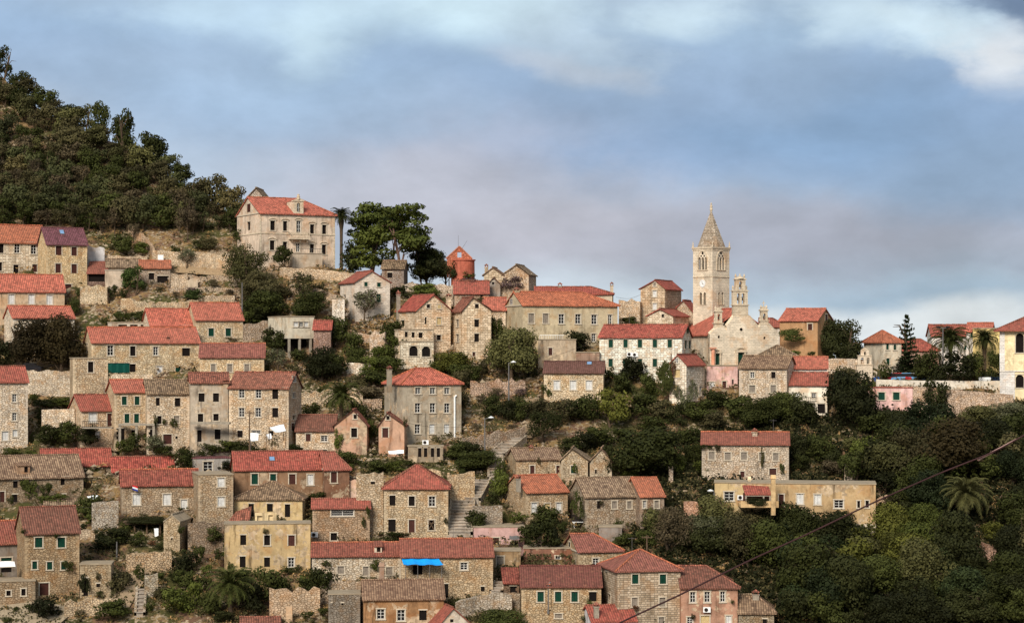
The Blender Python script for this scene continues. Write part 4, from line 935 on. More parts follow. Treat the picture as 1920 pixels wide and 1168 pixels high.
# stepped facade, its outline traced as masonry 0.8 m thick
prof = [(1329,692),(1329,627),(1343,614),(1354,612),(1361,620.5),(1361,612),(1375,593),(1403,594),(1419,613),(1421,616),(1427,608),(1439,608),(1458,629),(1458,692)]
zb = -4.0
pp = [ft(*q) for q in prof]
b = MB()
holes = {0: None}
for (x0, za), (x1, zb_) in zip(pp, pp[1:]):
    if x1 - x0 < 0.02:
        b.face([(x0, -.5, min(za, zb_)), (x0, -.5, max(za, zb_)), (x0, .45, max(za, zb_)), (x0, .45, min(za, zb_))]); continue
    b.face([(x0, .45, zb), (x1, .45, zb), (x1, .45, zb_), (x0, .45, za)])
    b.face([(x0, -.5, za), (x1, -.5, zb_), (x1, .45, zb_), (x0, .45, za)])
# front sheet: real openings below the line z=zc, solid above
zc = ft(1389, 627)[1]; xl, xr = pp[1][0], pp[-2][0]
doors = []
for px, py, w, h, a in ((1389, 673, 12, 25, 0), (1345, 673, 8, 21, 0)):
    x0, z0 = ft(px-w/2, py+h/2, -.5); x1, z1 = ft(px+w/2, py-h/2, -.5); doors.append((x0-xl, x1-xl, z0, z1, a))
for px, py, w, h in ((1348, 631.6, 4, 5), (1433.6, 633.5, 4, 5)):
    x0, z0 = ft(px-w/2, py+h/2, -.5); x1, z1 = ft(px+w/2, py-h/2, -.5); doors.append((x0-xl, x1-xl, z0, z1, 1))
wall_face(b, (xl, -.5, 0), (1,0,0), xr-xl, zb, zc, doors, (0,-1,0), dep=.4)
for (x0, za), (x1, zb_) in zip(pp, pp[1:]):
    if x1 - x0 > 0.02:
        pts = [(x0, -.5, zc), (x1, -.5, zc), (x1, -.5, zb_), (x0, -.5, za)]
        pts = [p for i, p in enumerate(pts) if i < 2 or p[2] > zc + 1e-3]
        if len(pts) >= 3: b.face(pts)
b.face([(xl, -.5, zb), (xl, .45, zb), (xl, .45, pp[1][1]), (xl, -.5, pp[1][1])]); b.face([(xr, -.5, zb), (xr, .45, zb), (xr, .45, pp[-2][1]), (xr, -.5, pp[-2][1])])
fac = b.build('facade', ASH, church)
cp = MB()
for i, ((x0, za), (x1, zb_)) in enumerate(zip(pp, pp[1:])):
    if x1 - x0 > .2 and 2 <= i + 1 <= 12: cp.tube((x0, -.1, za+.04), (x1, -.1, zb_+.04), .3, .3, 4)
cp.build('coping', TRIM, church)
dk = MB()
for h in doors[:2]: dk.box(h[0]+xl, h[1]+xl, -.28, -.2, h[2], h[3])
dk2 = MB()
for h in doors[2:]: dk2.box(h[0]+xl, h[1]+xl, -.22, -.12, h[2], h[3])
for i, h in enumerate(doors[:2]):
    d_ = MB(); a0, a1, z0, z1 = h[0]+xl, h[1]+xl, h[2], h[3]
    w = .28 if i == 0 else .2
    d_.box(a0-w, a0, -.75, -.4, z0, z1); d_.box(a1, a1+w, -.75, -.4, z0, z1); d_.box(a0-w-.1, a1+w+.1, -.8, -.4, z1, z1+.35)
    c0 = (a0+a1)/2; rr = (a1-a0)/2+w*.6
    arc = [(c0+rr*math.cos(t), z1+.35+rr*.55*math.sin(t)) for t in [math.pi*k/10 for k in range(11)]]
    for (xa, z_a), (xb, z_b) in zip(arc, arc[1:]): d_.tube((xa, -.62, z_a), (xb, -.62, z_b), .15, .15, 6)
    po = d_.build('portal', TRIM, church)
    l_ = MB(); m_ = (a0+a1)/2; l_.box(a0, m_-.02, -.3, -.22, z0, z1); l_.box(m_+.02, a1, -.3, -.22, z0, z1); l_.build('door', M_GREEN, po)
for h in doors[2:]:
    l_ = MB(); l_.face([(h[0]+xl-.1, -.12, h[2]-.1), (h[1]+xl+.1, -.12, h[2]-.1), (h[1]+xl+.1, -.12, h[3]+.1), (h[0]+xl-.1, -.12, h[3]+.1)]); l_.build('round_window', M_DARK, church)
x0, z0 = ft(1389.5, 617.5, -.5); l_ = MB(); l_.tube((x0, -.56, z0), (x0, -.5, z0), .24, .24, 12); l_.build('round_window', M_DARK, church)
def column_part(px, pt, pb, w, c):
    x, z1 = ft(px, pt, -1.2); _, z0 = ft(px, pb, -1.2); m = MB(); r_ = w/2*fc.D/F
    m.box(x-r_*1.5, x+r_*1.5, -1.2-r_*1.5, -1.2+r_*1.5, z1-.25, z1); m.box(x-r_*1.5, x+r_*1.5, -1.2-r_*1.5, -1.2+r_*1.5, z0, z0+.3); m.tube((x,-1.2,z0+.3), (x,-1.2,z1-.25), r_, r_*.9, 10)
    m.build('portal_column', wall_mat('pla', c), church)
column_part(1337, 651, 690, 7, (214,150,116))
# triple bell gable over the main front
def tiers(name, specs, y0, th, crown, mat=TRIM):
    o = None
    for i, (pxa, pxb, pya, pyb, holes) in enumerate(specs):
        xa, z1 = ft(pxa, pya, y0); xb, z0 = ft(pxb, pyb, y0)
        hs = []
        for px, py, w, h in holes:
            a0, b0 = ft(px-w/2, py+h/2, y0); a1, b1 = ft(px+w/2, py-h/2, y0); hs.append((a0-xa, a1-xa, b0, b1, 1))
        m = MB(); pierced(m, (xa, y0, 0), (1,0,0), (0,-1,0), xb-xa, z0, z1, th, hs)
        m.box(xa-.14, xb+.14, y0-.12, y0+th+.12, z1, z1+.16)
        if i > 0 or crown == 'spikes':
            pass
        o2 = m.build(name if o is None else 'upper_tier', mat, o or church)
        for q in (xa+.1, xb-.1):
            s_ = MB(); s_.lathe([(.17, z1+.16), (.12, z1+.45), (.2, z1+.55), (.13, z1+.75), (.0001, z1+1.0)], 8, (q, y0+th/2)); s_.build('finial', mat, o2 if o is None else o)
        for px, py, w, h in holes:       # bells
            if w >= 3:
                c_, zt_ = ft(px, py-h*.05, y0); bl = MB(); r_ = w*.3*fc.D/F
                bl.lathe([(r_, zt_-.35), (r_*.8, zt_-.2), (r_*.5, zt_+.1), (.001, zt_+.2)], 10, (c_, y0+th/2)); bl.tube((c_-w*.5*fc.D/F, y0+th/2, zt_+.22), (c_+w*.5*fc.D/F, y0+th/2, zt_+.22), .03, .03, 5); bl.build('bell', M_DMETAL, o2 if o is None else o)
        if o is None: o = o2
        top = (xa, xb, z1)
    return o, top
o, (xa, xb, z1) = tiers('bell_gable', [(1375,1403,573,596,[]), (1374.5,1402,546,573,[(1384.6,560,5,20),(1393.4,560,5,20)]), (1379.5,1398,524.5,546,[(1388.6,535,5,15)])], -.4, .8, 'arch')
m = MB(); cx_ = (xa+xb)/2; m.lathe([(.75, z1+.16), (.7, z1+.3), (.4, z1+.5), (.12, z1+.62), (.1, z1+.9), (.0001, z1+1.0)], 10, (cx_, 0)); m.build('crown', TRIM, o)
def belcote(pxa, pxb, pya, pyb, hole, cross):
    o, (xa, xb, z1) = tiers('bell_cote', [(pxa-1.5, pxb+1.5, pyb-6, pyb+3, []), (pxa, pxb, pya, pyb-6, [hole])], -.35, .7, '')
    m = MB(); c_ = (xa+xb)/2
    for s_ in (-.35, .35): m.face([(xa-.15, s_, z1+.16), (xb+.15, s_, z1+.16), (c_, s_, z1+.75)])
    m.face([(xa-.15,-.35,z1+.16),(c_,-.35,z1+.75),(c_,.35,z1+.75),(xa-.15,.35,z1+.16)]); m.face([(xb+.15,-.35,z1+.16),(c_,-.35,z1+.75),(c_,.35,z1+.75),(xb+.15,.35,z1+.16)])
    m.build('cote_gable', TRIM, o)
    if cross:
        m = MB(); m.box(c_-.05, c_+.05, -.05, .05, z1+.7, z1+1.6); m.box(c_-.28, c_+.28, -.045, .045, z1+1.2, z1+1.3); m.build('cross', TRIM, o)
belcote(1341.5, 1354, 585, 613, (1348, 595, 4.5, 13), False)
belcote(1427, 1439.5, 583, 608, (1433.3, 594, 4.5, 12), True)
# churchyard terrace in front
b = MB(); xa, z0 = ft(1322, 686, -3.5); xb, _ = ft(1462, 686, -3.5); b.box(xa, xb, -3.5, -.52, -7, z0)
b.build('terrace', wall_mat('ash', (190,170,140)), church)

# ------------------------------------------------------------ bell tower
DT = 349.0; S_T = DT / F
pc = P((1299.5+1367.5)/2, 580, DT); half = 4.2 / 2 * (68*S_T/ (4.2*1.414))
tw = tag(empty('bell_tower', (pc.x, DT, 0), R(43.5)), 'tall square stone bell tower with a clock and a pointed stone spire', 'bell tower')
LMK.append(('the bell tower', 1333, 520, 68, 110))
hw = half
zz = lambda py: (HY - py) * (DT - 2.5) / F
ztop, zmid, zlow = zz(466), zz(518), zz(590)
b = MB()
def face_holes(lst):
    out = []
    for fx, w, pya, pyb, a in lst: out.append((hw + fx*2*hw - w/2, hw + fx*2*hw + w/2, zz(pyb), zz(pya), a))
    return out
UP = face_holes([(-.165,.5,471,496,2),(0.0,.5,471,496,2),(.165,.5,471,496,2)])
LOW = face_holes([(-.10,.52,547,571,2),(.10,.52,547,571,2)])
TRE = face_holes([(0,.24,453+8,465.5,1)]) 
bt = {}
sides = [((-hw,-hw,0),(1,0,0),(0,-1,0)), ((-hw,hw,0),(0,-1,0),(-1,0,0)), ((hw,-hw,0),(0,1,0),(1,0,0)), ((hw,hw,0),(-1,0,0),(0,1,0))]
for A, dx, n in sides:
    # belfry stage: frieze, windows, string, shaft
    zs1, zs0 = zz(497.5), zz(466)
    m = b
    pierced(m, A, dx, n, 2*hw, zz(520), ztop, .3, [(h[0],h[1],zz(502),zz(478),2) for h in UP] + [(h[0]-.02+.0,h[1]-.1,zz(474),zz(470.5),1) for h in (UP[0],UP[2])] + [(UP[1][0]+.05,UP[1][1]-.05,zz(470),zz(467),1)] if False else [(h[0],h[1],zz(506),zz(482),2) for h in UP], sides=False)
    pierced(m, A, dx, n, 2*hw, zz(585), zz(520), .3, [(h[0],h[1],zz(571),zz(548),2) for h in LOW], sides=False)
    wall_face(m, A, dx, 2*hw, -8, zz(585), [], n)
b.build('shaft', wall_mat('fin', (202,182,150)), tw)
for A, dx, n in sides:
    A, dx, n = Vector(A), Vector(dx), Vector(n)
    pt = lambda a, z, d: A + dx*(hw + a) + Vector((0,0,z)) + n*d
    m = MB()   # pointed arch moulding with tracery holes
    wv = 1.02; zsp = zz(489); zap = zz(470)
    arc = [(-wv, zz(506)), (-wv, zsp)] + [(-wv*math.cos(t)**.9, zsp + (zap-zsp)*math.sin(t)) for t in [math.pi/2*k/8 for k in range(1,8)]] + [(0, zap)]
    arc = arc + [(-x, z) for x, z in arc[::-1][1:]]
    for (x0_, z0_), (x1_, z1_) in zip(arc, arc[1:]): m.tube(pt(x0_, z0_, .03), pt(x1_, z1_, .03), .11, .11, 5)
    m.tube(pt(-wv-.1, zz(506.5), .04), pt(wv+.1, zz(506.5), .04), .1, .1, 5)
    for h in (-.35, .35): m.tube(pt(h, zz(506), -.15), pt(h, zz(486), -.15), .06, .06, 8)
    wn = m.build('belfry_window', TRIM, tw)
    m = MB()
    for fx, py, rr in ((0, 474.5, .22), (-.33, 479.5, .15), (.33, 479.5, .15)):
        m.tube(pt(fx, zz(py), -.02), pt(fx, zz(py), .025), rr, rr, 10)
    m.build('tracery', M_DARK, wn)
    m = MB()
    for fx in (-.1, .1): 
        a = fx*2*hw
        for s_ in (-1, 1): m.tube(pt(a + s_*.25, zz(571), .0), pt(a + s_*.25, zz(552), .0), .05, .05, 5)
    m.tube(pt(-.8, zz(571.5), .03), pt(.8, zz(571.5), .03), .07, .07, 5)
    m.build('lower_window', TRIM, tw)
m = MB(); e = hw + .18
m.box(-e, e, -e, e, ztop, ztop+.28); e = hw + .08; m.box(-e, e, -e, e, ztop-.3, ztop-.003); m.build('cornice', TRIM, tw)
m = MB()
for A, dx, n in sides:
    A, dx, n = Vector(A), Vector(dx), Vector(n)
    m.tube(A + n*.03 + Vector((0,0,zz(519))), A + dx*2*hw + n*.03 + Vector((0,0,zz(519))), .09, .09, 4)
m.build('string_course', TRIM, tw)
m = MB(); e = hw - .18; zsb = ztop + .28; zst = (HY - 397) * DT / F
n8 = 8
for i in range(n8):
    a0, a1 = 2*math.pi*(i-.5)/n8, 2*math.pi*(i+.5)/n8; rr = e * 1.27
    N = 7
    for k in range(N):
        t0, t1 = k/N, (k+1)/N; r0, r1 = rr*(1-t0)+.12*t0, rr*(1-t1)+.12*t1; z0, z1 = zsb+(zst-zsb)*t0, zsb+(zst-zsb)*t1
        m.face([(r0*math.cos(a0), r0*math.sin(a0), z0), (r0*math.cos(a1), r0*math.sin(a1), z0), (r1*math.cos(a1), r1*math.sin(a1), z1), (r1*math.cos(a0), r1*math.sin(a0), z1)],
               [(a0*rr, z0), (a0*rr+r0*.76, z0), (a0*rr+r1*.76, z1), (a0*rr, z1)])
m.build('spire', wall_mat('ash', (164,146,122)), tw)
m = MB(); z = zst - .05; m.lathe([(.22, z), (.16, z+.15), (.26, z+.3), (.2, z+.75), (.24, z+1.0), (.1, z+1.15), (.14, z+1.3), (.1, z+1.45), (.0001, z+1.55)], 10); m.build('statue', TRIM, tw)
for sx_ in (-1, 1):
    for sy_ in (-1, 1):
        m = MB(); q = hw - .0; m.lathe([(.15, zsb), (.15, zsb+.3), (.08, zsb+.4), (.11, zsb+.5), (.0001, zsb+1.1)], 8, (sx_*q, sy_*q)); m.build('pinnacle', TRIM, tw)
cz = zz(531.4); A, dx, n = map(Vector, sides[1])
c3 = A + dx*hw + Vector((0,0,cz)); m = MB(); m.tube(c3 + n*.0, c3 + n*.08, .62, .62, 24); ck = m.build('clock', M_WPAINT, tw)
m = MB(); m.tube(c3 + n*.11, c3 + n*.11 + dx*.28 + Vector((0,0,-.16)), .04, .03, 5); m.tube(c3 + n*.11, c3 + n*.11 + dx*(-.1) + Vector((0,0,.42)), .035, .025, 5)
for k in range(12):
    a = k*math.pi/6; d_ = dx*math.sin(a) + Vector((0,0,math.cos(a))); m.tube(c3 + n*.09 + d_*.47, c3 + n*.09 + d_*.56, .025, .025, 4)
m.build('clock_hands', M_DMETAL, ck)
m = MB(); m.tube((0,0,zz(520)-.1),(0,0,zz(520)),hw*1.2,hw*1.2,4); 
m = MB(); m.lathe([(.5, zz(502)), (.4, zz(498)), (.28, zz(491)), (.001, zz(489))], 12); m.tube((-hw+.5,0,zz(488.5)),(hw-.5,0,zz(488.5)),.06,.06,5); m.build('bell', M_DMETAL, tw)
m = MB(); m.box(-1.25,1.25,-1.25,1.25,zz(508),zz(483)); m.box(-1.3,1.3,-1.3,1.3,zz(575),zz(545)); m.build('dark_core', M_DARK, tw)  # added dark blocks make the belfry and lower openings look shaded

# ------------------------------------------------------------ red mill tower
Dm = g(527); pm_ = P(867.5, 527, Dm); rm = 22.5*Dm/F
ml = tag(empty('mill_tower', (pm_.x, Dm+rm, pm_.z)), 'round brick-red mill tower with a gabled top and one bright window', 'tower')
LMK.append(('the red mill tower', 867, 495, 50, 60))
RED = wall_mat('pla', (174,94,70)); FOOT.append((Vector((pm_.x-rm, Dm, 0)), Vector((1,0,0)), Vector((0,1,0)), 2*rm, 2*rm, pm_.z, ml))
zM = lambda py: (HY-py)*Dm/F - pm_.z
m = MB(); m.lathe([(rm*1.03, -4), (rm*1.0, 0), (rm*.97, zM(489)), (rm*1.06, zM(488)), (rm*1.06, zM(486)), (.01, zM(486))], 28); m.build('round_wall', RED, ml)
xl_, xr_, xa_ = (838-867.5)*Dm/F, (883-867.5)*Dm/F, (861-867.5)*Dm/F
m = MB()
wall_face(m, (xl_, -rm*.55, 0), (1,0,0), xr_-xl_, zM(520), zM(483), [], (0,-1,0), gable=None)
wx0, wx1, wz0, wz1 = (856.5-867.5)*Dm/F, (865-867.5)*Dm/F, zM(482.5), zM(471.5)
# gable with a real opening
def gb(x): return zM(462) + (zM(483)-zM(462)) * ((xa_-x)/(xa_-xl_) if x < xa_ else (x-xa_)/(xr_-xa_))
for y in (-rm*.55, rm*.9):
    for xs0, xs1 in ((xl_, wx0), (wx1, xr_)): m.face([(xs0, y, zM(483)), (xs1, y, zM(483)), (xs1, y, gb(xs1)), (xs0, y, gb(xs0))][0 if xs0 > xl_ else 0:])
    m.face([(wx0, y, wz1), (wx1, y, wz1), (wx1, y, gb(wx1)), (xa_, y, gb(xa_)), (wx0, y, gb(wx0))]); m.face([(wx0, y, zM(483)), (wx1, y, zM(483)), (wx1, y, wz0), (wx0, y, wz0)])
m.face([(xl_, -rm*.55, zM(520)), (xl_, rm*.9, zM(520)), (xl_, rm*.9, zM(483)), (xl_, -rm*.55, zM(483))]); m.face([(xr_, -rm*.55, zM(520)), (xr_, rm*.9, zM(520)), (xr_, rm*.9, zM(483)), (xr_, -rm*.55, zM(483))])
m.build('upper_gable', wall_mat('rub', (176,104,76)), ml)
m = MB(); 
for s0, s1 in (((xl_-.15, zM(483)-.1), (xa_, zM(462)+.05)), ((xr_+.15, zM(483)-.1), (xa_, zM(462)+.05))):
    for y in (-rm*.55, rm*.9): m.tube((s0[0], y, s0[1]), (s1[0], y, s1[1]), .12, .12, 5)
m.build('gable_coping', wall_mat('pla', (176,112,84)), ml)
for dx_, h_, l_ in ((-.2, 2.0, 0), (.4, 1.1, .9)):
    m = MB(); m.tube((xa_+dx_, 0, zM(466)), (xa_+dx_+l_, 0, zM(462)+h_), .035, .02, 5); m.build('antenna', M_METAL, ml)

# ------------------------------------------------------------ villa details
vr = bpy.data.objects
villa = fv and [f_[6] for f_ in FOOT if f_[6].name.startswith('villa')][0]
def vx(px, py, y=0): return fv.front(px, py, y)
# dormer
xa, z0 = vx(550.5, 401, -.12); xb, z1 = vx(569, 378, -.12); xm = (xa+xb)/2
m = MB(); pierced(m, (xa, -.12, 0), (1,0,0), (0,-1,0), xb-xa, z0, z1, .5, [(xm-xa-.3, xm-xa+.3, z0+.35, z1-.25, 1)])
m.box(xa-.15, xb+.15, -.25, .5, z1, z1+.16); m.box(xa, xa+.25, .38, 3.0, z0, z1); m.box(xb-.25, xb, .38, 3.0, z0, z1)
m.face([(xa-.1, -.2, z1+.16), (xb+.1, -.2, z1+.16), (xm, -.2, z1+.65)])
dm = m.build('dormer', TRIM, villa)
m = MB(); slab(m, (xa-.1, 3.6, z1+.14), (xa-.1, -.19, z1+.14), (xm, -.19, z1+.66), (xm, 3.6, z1+.66), .1); slab(m, (xb+.1, -.19, z1+.14), (xb+.1, 3.6, z1+.14), (xm, 3.6, z1+.66), (xm, -.19, z1+.66), .1); m.build('dormer_roof', roof_mat('coral'), dm)
m = MB(); m.face([(xm-.35, .1, z0+.3), (xm+.35, .1, z0+.3), (xm+.35, .1, z1-.1), (xm-.35, .1, z1-.1)]); m.build('dormer_pane', M_GLASS, dm)
m = MB(); m.box(xm-.03, xm+.03, .0, .06, z0+.35, z1-.3); m.box(xm-.3, xm+.3, .0, .06, (z0+z1)/2, (z0+z1)/2+.06); m.build('dormer_bars', M_BAR, dm)
m = MB(); m.lathe([(.3, z1+.3), (.3, z1+.75), (.36, z1+.8), (.2, z1+.95), (.24, z1+1.15), (.0001, z1+1.3)], 8, (xm, -.05)); m.build('finial', TRIM, dm)
# string course, window hoods, balcony
for py in (440,): 
    _, z = vx(557, py); m = MB(); m.box(-.06, fv.W+.06, -.1, -.003, z, z+.22); m.box(-.1, -.003, -.06, fv.dp, z, z+.22); m.build('string_course', TRIM, villa)
m = MB(); m.box(0, .28, -.05, -.003, -.3, vze-.2); m.box(fv.W-.28, fv.W, -.05, -.003, -.3, vze-.2); m.build('quoins', TRIM, villa)
for px, py in ((511.3,413.5),(534.7,414.5),(559.8,413.5),(585.3,420),(608,421),(558.5,455),(585,457),(607.5,458),(510.5,450)):
    x, z = vx(px, py); m = MB()
    arc = [(x+.72*math.cos(t), z+.1+.26*math.sin(t)) for t in [math.pi*k/8 for k in range(9)]]
    for (a_, b_), (c_, d_) in zip(arc, arc[1:]): m.tube((a_, -.08, b_), (c_, -.08, d_), .09, .09, 5)
    m.build('window_hood', TRIM, villa)
x0, zf = vx(545, 447, -1.1); x1, zt2 = vx(582, 436, -1.1)
m = MB(); m.box(x0, x1, -1.15, -.003, zf-.15, zf+.05)
for x in (x0+.4, (x0+x1)/2, x1-.5): m.box(x, x+.2, -.8, -.003, zf-.55, zf-.15)
bal = m.build('balcony', TRIM, villa)
m = MB(); m.box(x0, x1, -1.15, -1.05, zt2-.1, zt2)
k = x0+.05
while k < x1-.05: m.tube((k, -1.1, zf+.05), (k, -1.1, zt2-.1), .05, .05, 5); k += .26
m.box(x0, x0+.1, -1.05, -.01, zt2-.1, zt2); m.box(x1-.1, x1, -1.05, -.01, zt2-.1, zt2); m.build('balustrade', TRIM, bal)
# raised terrace at its foot
x0, z1 = vx(548, 475, -2.5); x1, _ = vx(604, 475, -2.5)
m = MB(); m.box(x0, x1, -2.6, -.003, -4, z1); m.box(x0-.1, x1+.1, -2.7, -.01, z1, z1+.12); te = m.build('terrace', wall_mat('pla', (186,164,134)), villa)
m = MB(); k = x0
while k < x1: m.tube((k, -2.6, z1+.12), (k, -2.6, z1+.85), .03, .03, 4); k += .35
m.tube((x0, -2.6, z1+.85), (x1, -2.6, z1+.85), .035, .035, 4); m.build('railing', M_METAL, te)

# ------------------------------------------------------------ details of single houses
def root_of(f): return [q[6] for q in FOOT if (q[0]-f.O).length < 1e-4][0]
def stilts_unused(f):
    root = root_of(f); zlow_ = f.front(560, 657)[1]
    m = MB()
    for x in (.0, f.W/2-.15, f.W-.3): 
        for y in (-.2, f.dp-.5): m.box(x, x+.3, y+.25, y+.55, zlow_-1.5, -.6)
    m.build('pillars', M_CONC, root)
b = MB()
# concrete house: set-back lower storey, its recess shade painted near-black
root = root_of(fcm); _, zl = fcm.front(560, 657)
b.box(.5, fcm.W-.5, 2.2, fcm.dp-.5, zl-2, -.06); b.build('lower_storey_shade', M_DARK, root)
for px in (543, 562.5, 583):
    x, _ = fcm.front(px, 640); b = MB(); b.box(x-.16, x+.16, .05, .4, zl-1.5, -.055); b.build('pillar', M_CONC, root)
# skylights
def skylight(f, root, px, py, w=.7, h=.9, ze_=None, zr_=None):
    s_ = (zr_-ze_)/(f.dp/2)
    # intersect the ray with the roof plane z = ze + s*y
    d = Vector(((px-CX)/F, 1, (HY-py)/F)); best = None
    for k in range(200):
        y = f.dp/2*k/200; x, z = f.front(px, py, y)
        e_ = abs(z-(ze_+s_*y))
        if best is None or e_ < best[0]: best = (e_, x, y)
    _, x, y = best; m = MB(); dz = .17
    q = [(x-w/2, y-h/2), (x+w/2, y-h/2), (x+w/2, y+h/2), (x-w/2, y+h/2)]
    m.face([(a, c, ze_+s_*c+dz+.05) for a, c in q]); o = m.build('skylight', M_GLASSB, root)
    m = MB(); t = .1
    for (a, c), (a2, c2) in zip(q, q[1:]+q[:1]): m.tube((a, c, ze_+s_*c+dz), (a2, c2, ze_+s_*c2+dz), t*.7, t*.7, 4)
    m.build('skylight_frame', M_METAL, o)
def sk(prefix, px, py):
    for q in FOOT:
        if q[6].get('label', '').startswith(prefix):
            f, ze_, zr_ = ZS[q[6].name]; ro_ = [c for c in q[6].children if c.name.startswith('roof')][0]
            skylight(f, ro_, px, py, ze_=ze_, zr_=zr_)
sk('tall stone house with a smooth purple', 116, 437); sk('stone house with a dark purple-brown roof', 1105, 683); sk('long brown plastered house', 510, 862)
def dormer(prefix, pxa, pxb, pyt, pyb, roofk, wallc, win):
    for q in FOOT:
        if q[6].get('label', '').startswith(prefix): break
    f, ze_, zr_ = ZS[q[6].name]; ro_ = [c for c in q[6].children if c.name.startswith('roof')][0]
    y = .5; xa, z1 = f.front(pxa, pyt, y); xb, z0 = f.front(pxb, pyb, y); z1 = z1 - .25
    a0, b0 = f.front(win[0]-win[2]/2, win[1]+win[3]/2, y); a1, b1 = f.front(win[0]+win[2]/2, win[1]-win[3]/2, y)
    m = MB(); wall_face(m, (xa, y, 0), (1,0,0), xb-xa, z0-.4, z1, [(a0-xa, a1-xa, b0, b1, 0)], (0,-1,0), dep=.2)
    m.face([(xa,y,z0-.4),(xa,y,z1),(xa,y+3,z1),(xa,y+3,z0-.4)]); m.face([(xb,y,z0-.4),(xb,y,z1),(xb,y+3,z1),(xb,y+3,z0-.4)])
    o = m.build('dormer', wall_mat('pla', wallc), ro_)
    m = MB(); m.face([(a0-.05,y+.22,b0-.05),(a1+.05,y+.22,b0-.05),(a1+.05,y+.22,b1+.05),(a0-.05,y+.22,b1+.05)]); m.build('dormer_window', M_DARK, o)
    m = MB(); slab(m, (xa-.12,y-.2,z1+.02), (xb+.12,y-.2,z1+.02), (xb+.12,y+3.2,z1+.45), (xa-.12,y+3.2,z1+.45), .1, .03); m.build('dormer_roof', roof_mat(roofk), o)
dormer('rough stone house with a broad old ochre', 33, 56, 869, 892, 'old', (166,132,100), (49,880,7,11))
dormer('long low house with a red roof, one', 702, 716, 1020, 1038, 'deep', (190,170,140), (710,1030,7,9))
# ------------------------------------------------------------ walls and terraces
RW = ribbon_wall
RW('long pale retaining wall under the big dark tree',[(44,740),(140,742)],46,c=(196,176,146),kind='rub')
RW('long terrace wall of pale stone running left of the villa',[(286,500),(380,503),(455,512)],30,c=(186,162,128),kind='rub',rag=.1)
RW('upper stone wall stub beside the wood, above the long terrace wall',[(385,500),(440,498)],26,c=(178,156,124),kind='rub')
RW('narrow wall climbing diagonally out of the wood',[(240,437),(262,452),(280,470),(290,492)],14,c=(182,152,118),kind='rub',rag=.2)
RW('tan wall behind the orange-roofed cottage',[(196,492),(276,494)],13,c=(190,164,130),kind='rub')
RW('long tan wall at the foot of the villa',[(524,520),(600,524),(668,532)],19,c=(186,160,126),kind='rub',rag=.08)
RW('broad tumbled stone terrace wall above the flat concrete terrace',[(226,578),(280,588),(345,585),(372,582)],20,c=(198,172,134))
RW('tumbled terrace wall right of the broad one, below the bushes',[(350,566),(440,568)],13,c=(178,154,122))
RW('faint terrace wall across the dry slope under the villa trees',[(318,548),(400,545),(452,548)],8,c=(170,148,120))
RW('upper faint terrace wall on the dry slope',[(330,524),(410,524),(450,530)],7,c=(176,152,122))
RW('terrace wall right of the coral-roofed house with two green shutters',[(456,640),(502,634)],32,c=(160,138,112))
RW('rubble wall under the villa terrace, left part',[(522,548),(600,552)],11,c=(176,150,120))
RW('rubble wall under the villa terrace, right part',[(600,556),(664,575)],12,c=(180,156,126))
RW('wall of the lane behind the gabled house with arches',[(752,548),(850,552)],17,c=(188,166,138),kind='rub')
RW('short light wall between the bushes right of the concrete house',[(650,700),(683,702)],20,c=(206,188,160),kind='rub',rag=.1)
RW('broken ruin wall with a door gap beside the gabled house with arches',[(693,668),(722,672)],44,c=(200,176,146),kind='rub',rag=.6)
RW('low ruin wall behind the leafy bush above the short light wall',[(655,640),(695,642)],14,c=(188,160,130),kind='rub',rag=.4)
RW('small light wall left of the round arches',[(690,690),(712,692)],12,c=(210,190,162),kind='rub',rag=.1)
RW('long dry-stone wall above the large palm',[(566,762),(640,752),(680,752)],24,c=(196,170,134),rag=.35)
RW('dry-stone wall between the large palm and the grey tower-like house',[(680,770),(716,768)],22,c=(180,152,122))
RW('high rubble bank wall right of the grey tower-like house',[(882,742),(930,740),(985,738)],26,c=(176,146,118),rag=.5)
RW('long rubble wall in the middle of the dry slope, below the lamp',[(868,850),(930,838),(985,822)],26,c=(160,138,112),rag=.5)
RW('lower rubble wall beside the stairs',[(872,872),(915,862)],14,c=(158,136,110),rag=.4)
RW('tall wall of squared stone left of the long stairs',[(843,946),(890,940)],56,c=(196,168,128),kind='rub',rag=.1)
RW('back part of the tall wall left of the stairs',[(795,905),(843,912)],26,c=(182,156,120),kind='rub',rag=.15)
RW('grey wall block right of the long stairs',[(886,978),(942,978)],30,c=(150,134,112),kind='rub',rag=.06)
RW('curved grey ruin wall between the stairs and the bottom red gable',[(858,1160),(895,1146),(930,1142),(960,1144)],30,c=(166,150,126),kind='rub',rag=.15)
RW('orange-stained stone wall below the yellow wing',[(1282,975),(1336,978)],34,c=(180,138,108),kind='rub',rag=.2)
RW('pale parapet of the car park',[(1643,724),(1700,726),(1790,727),(1878,727)],13,c=(212,196,168),kind='pla',rag=.03)
RW('tall stone retaining wall of the car park',[(1690,772),(1780,780),(1900,790)],50,c=(176,150,122),kind='rub',rag=.08)
RW('wall left of the bell-gabled chapel',[(1540,702),(1618,704)],30,c=(196,174,144),kind='rub',rag=.08)
RW('curving drystone wall below the vine pergola',[(236,1072),(300,1070),(322,1066)],34,c=(176,148,112))
RW('tumbled stone wall at the lower left, below the ivy door',[(122,1158),(170,1148),(222,1150)],28,c=(184,158,122),rag=.35)
RW('white-topped garden wall left of the small house with a balcony',[(78,822),(140,820)],54,c=(206,184,152),kind='rub',rag=.05)
RW('low tumbled wall above the white-topped garden wall',[(72,768),(118,766)],12,c=(196,176,146))
RW('grey block wall under the ivy, right of the big ochre-tiled roof',[(172,992),(222,988)],50,c=(158,144,122),kind='rub',rag=.12)
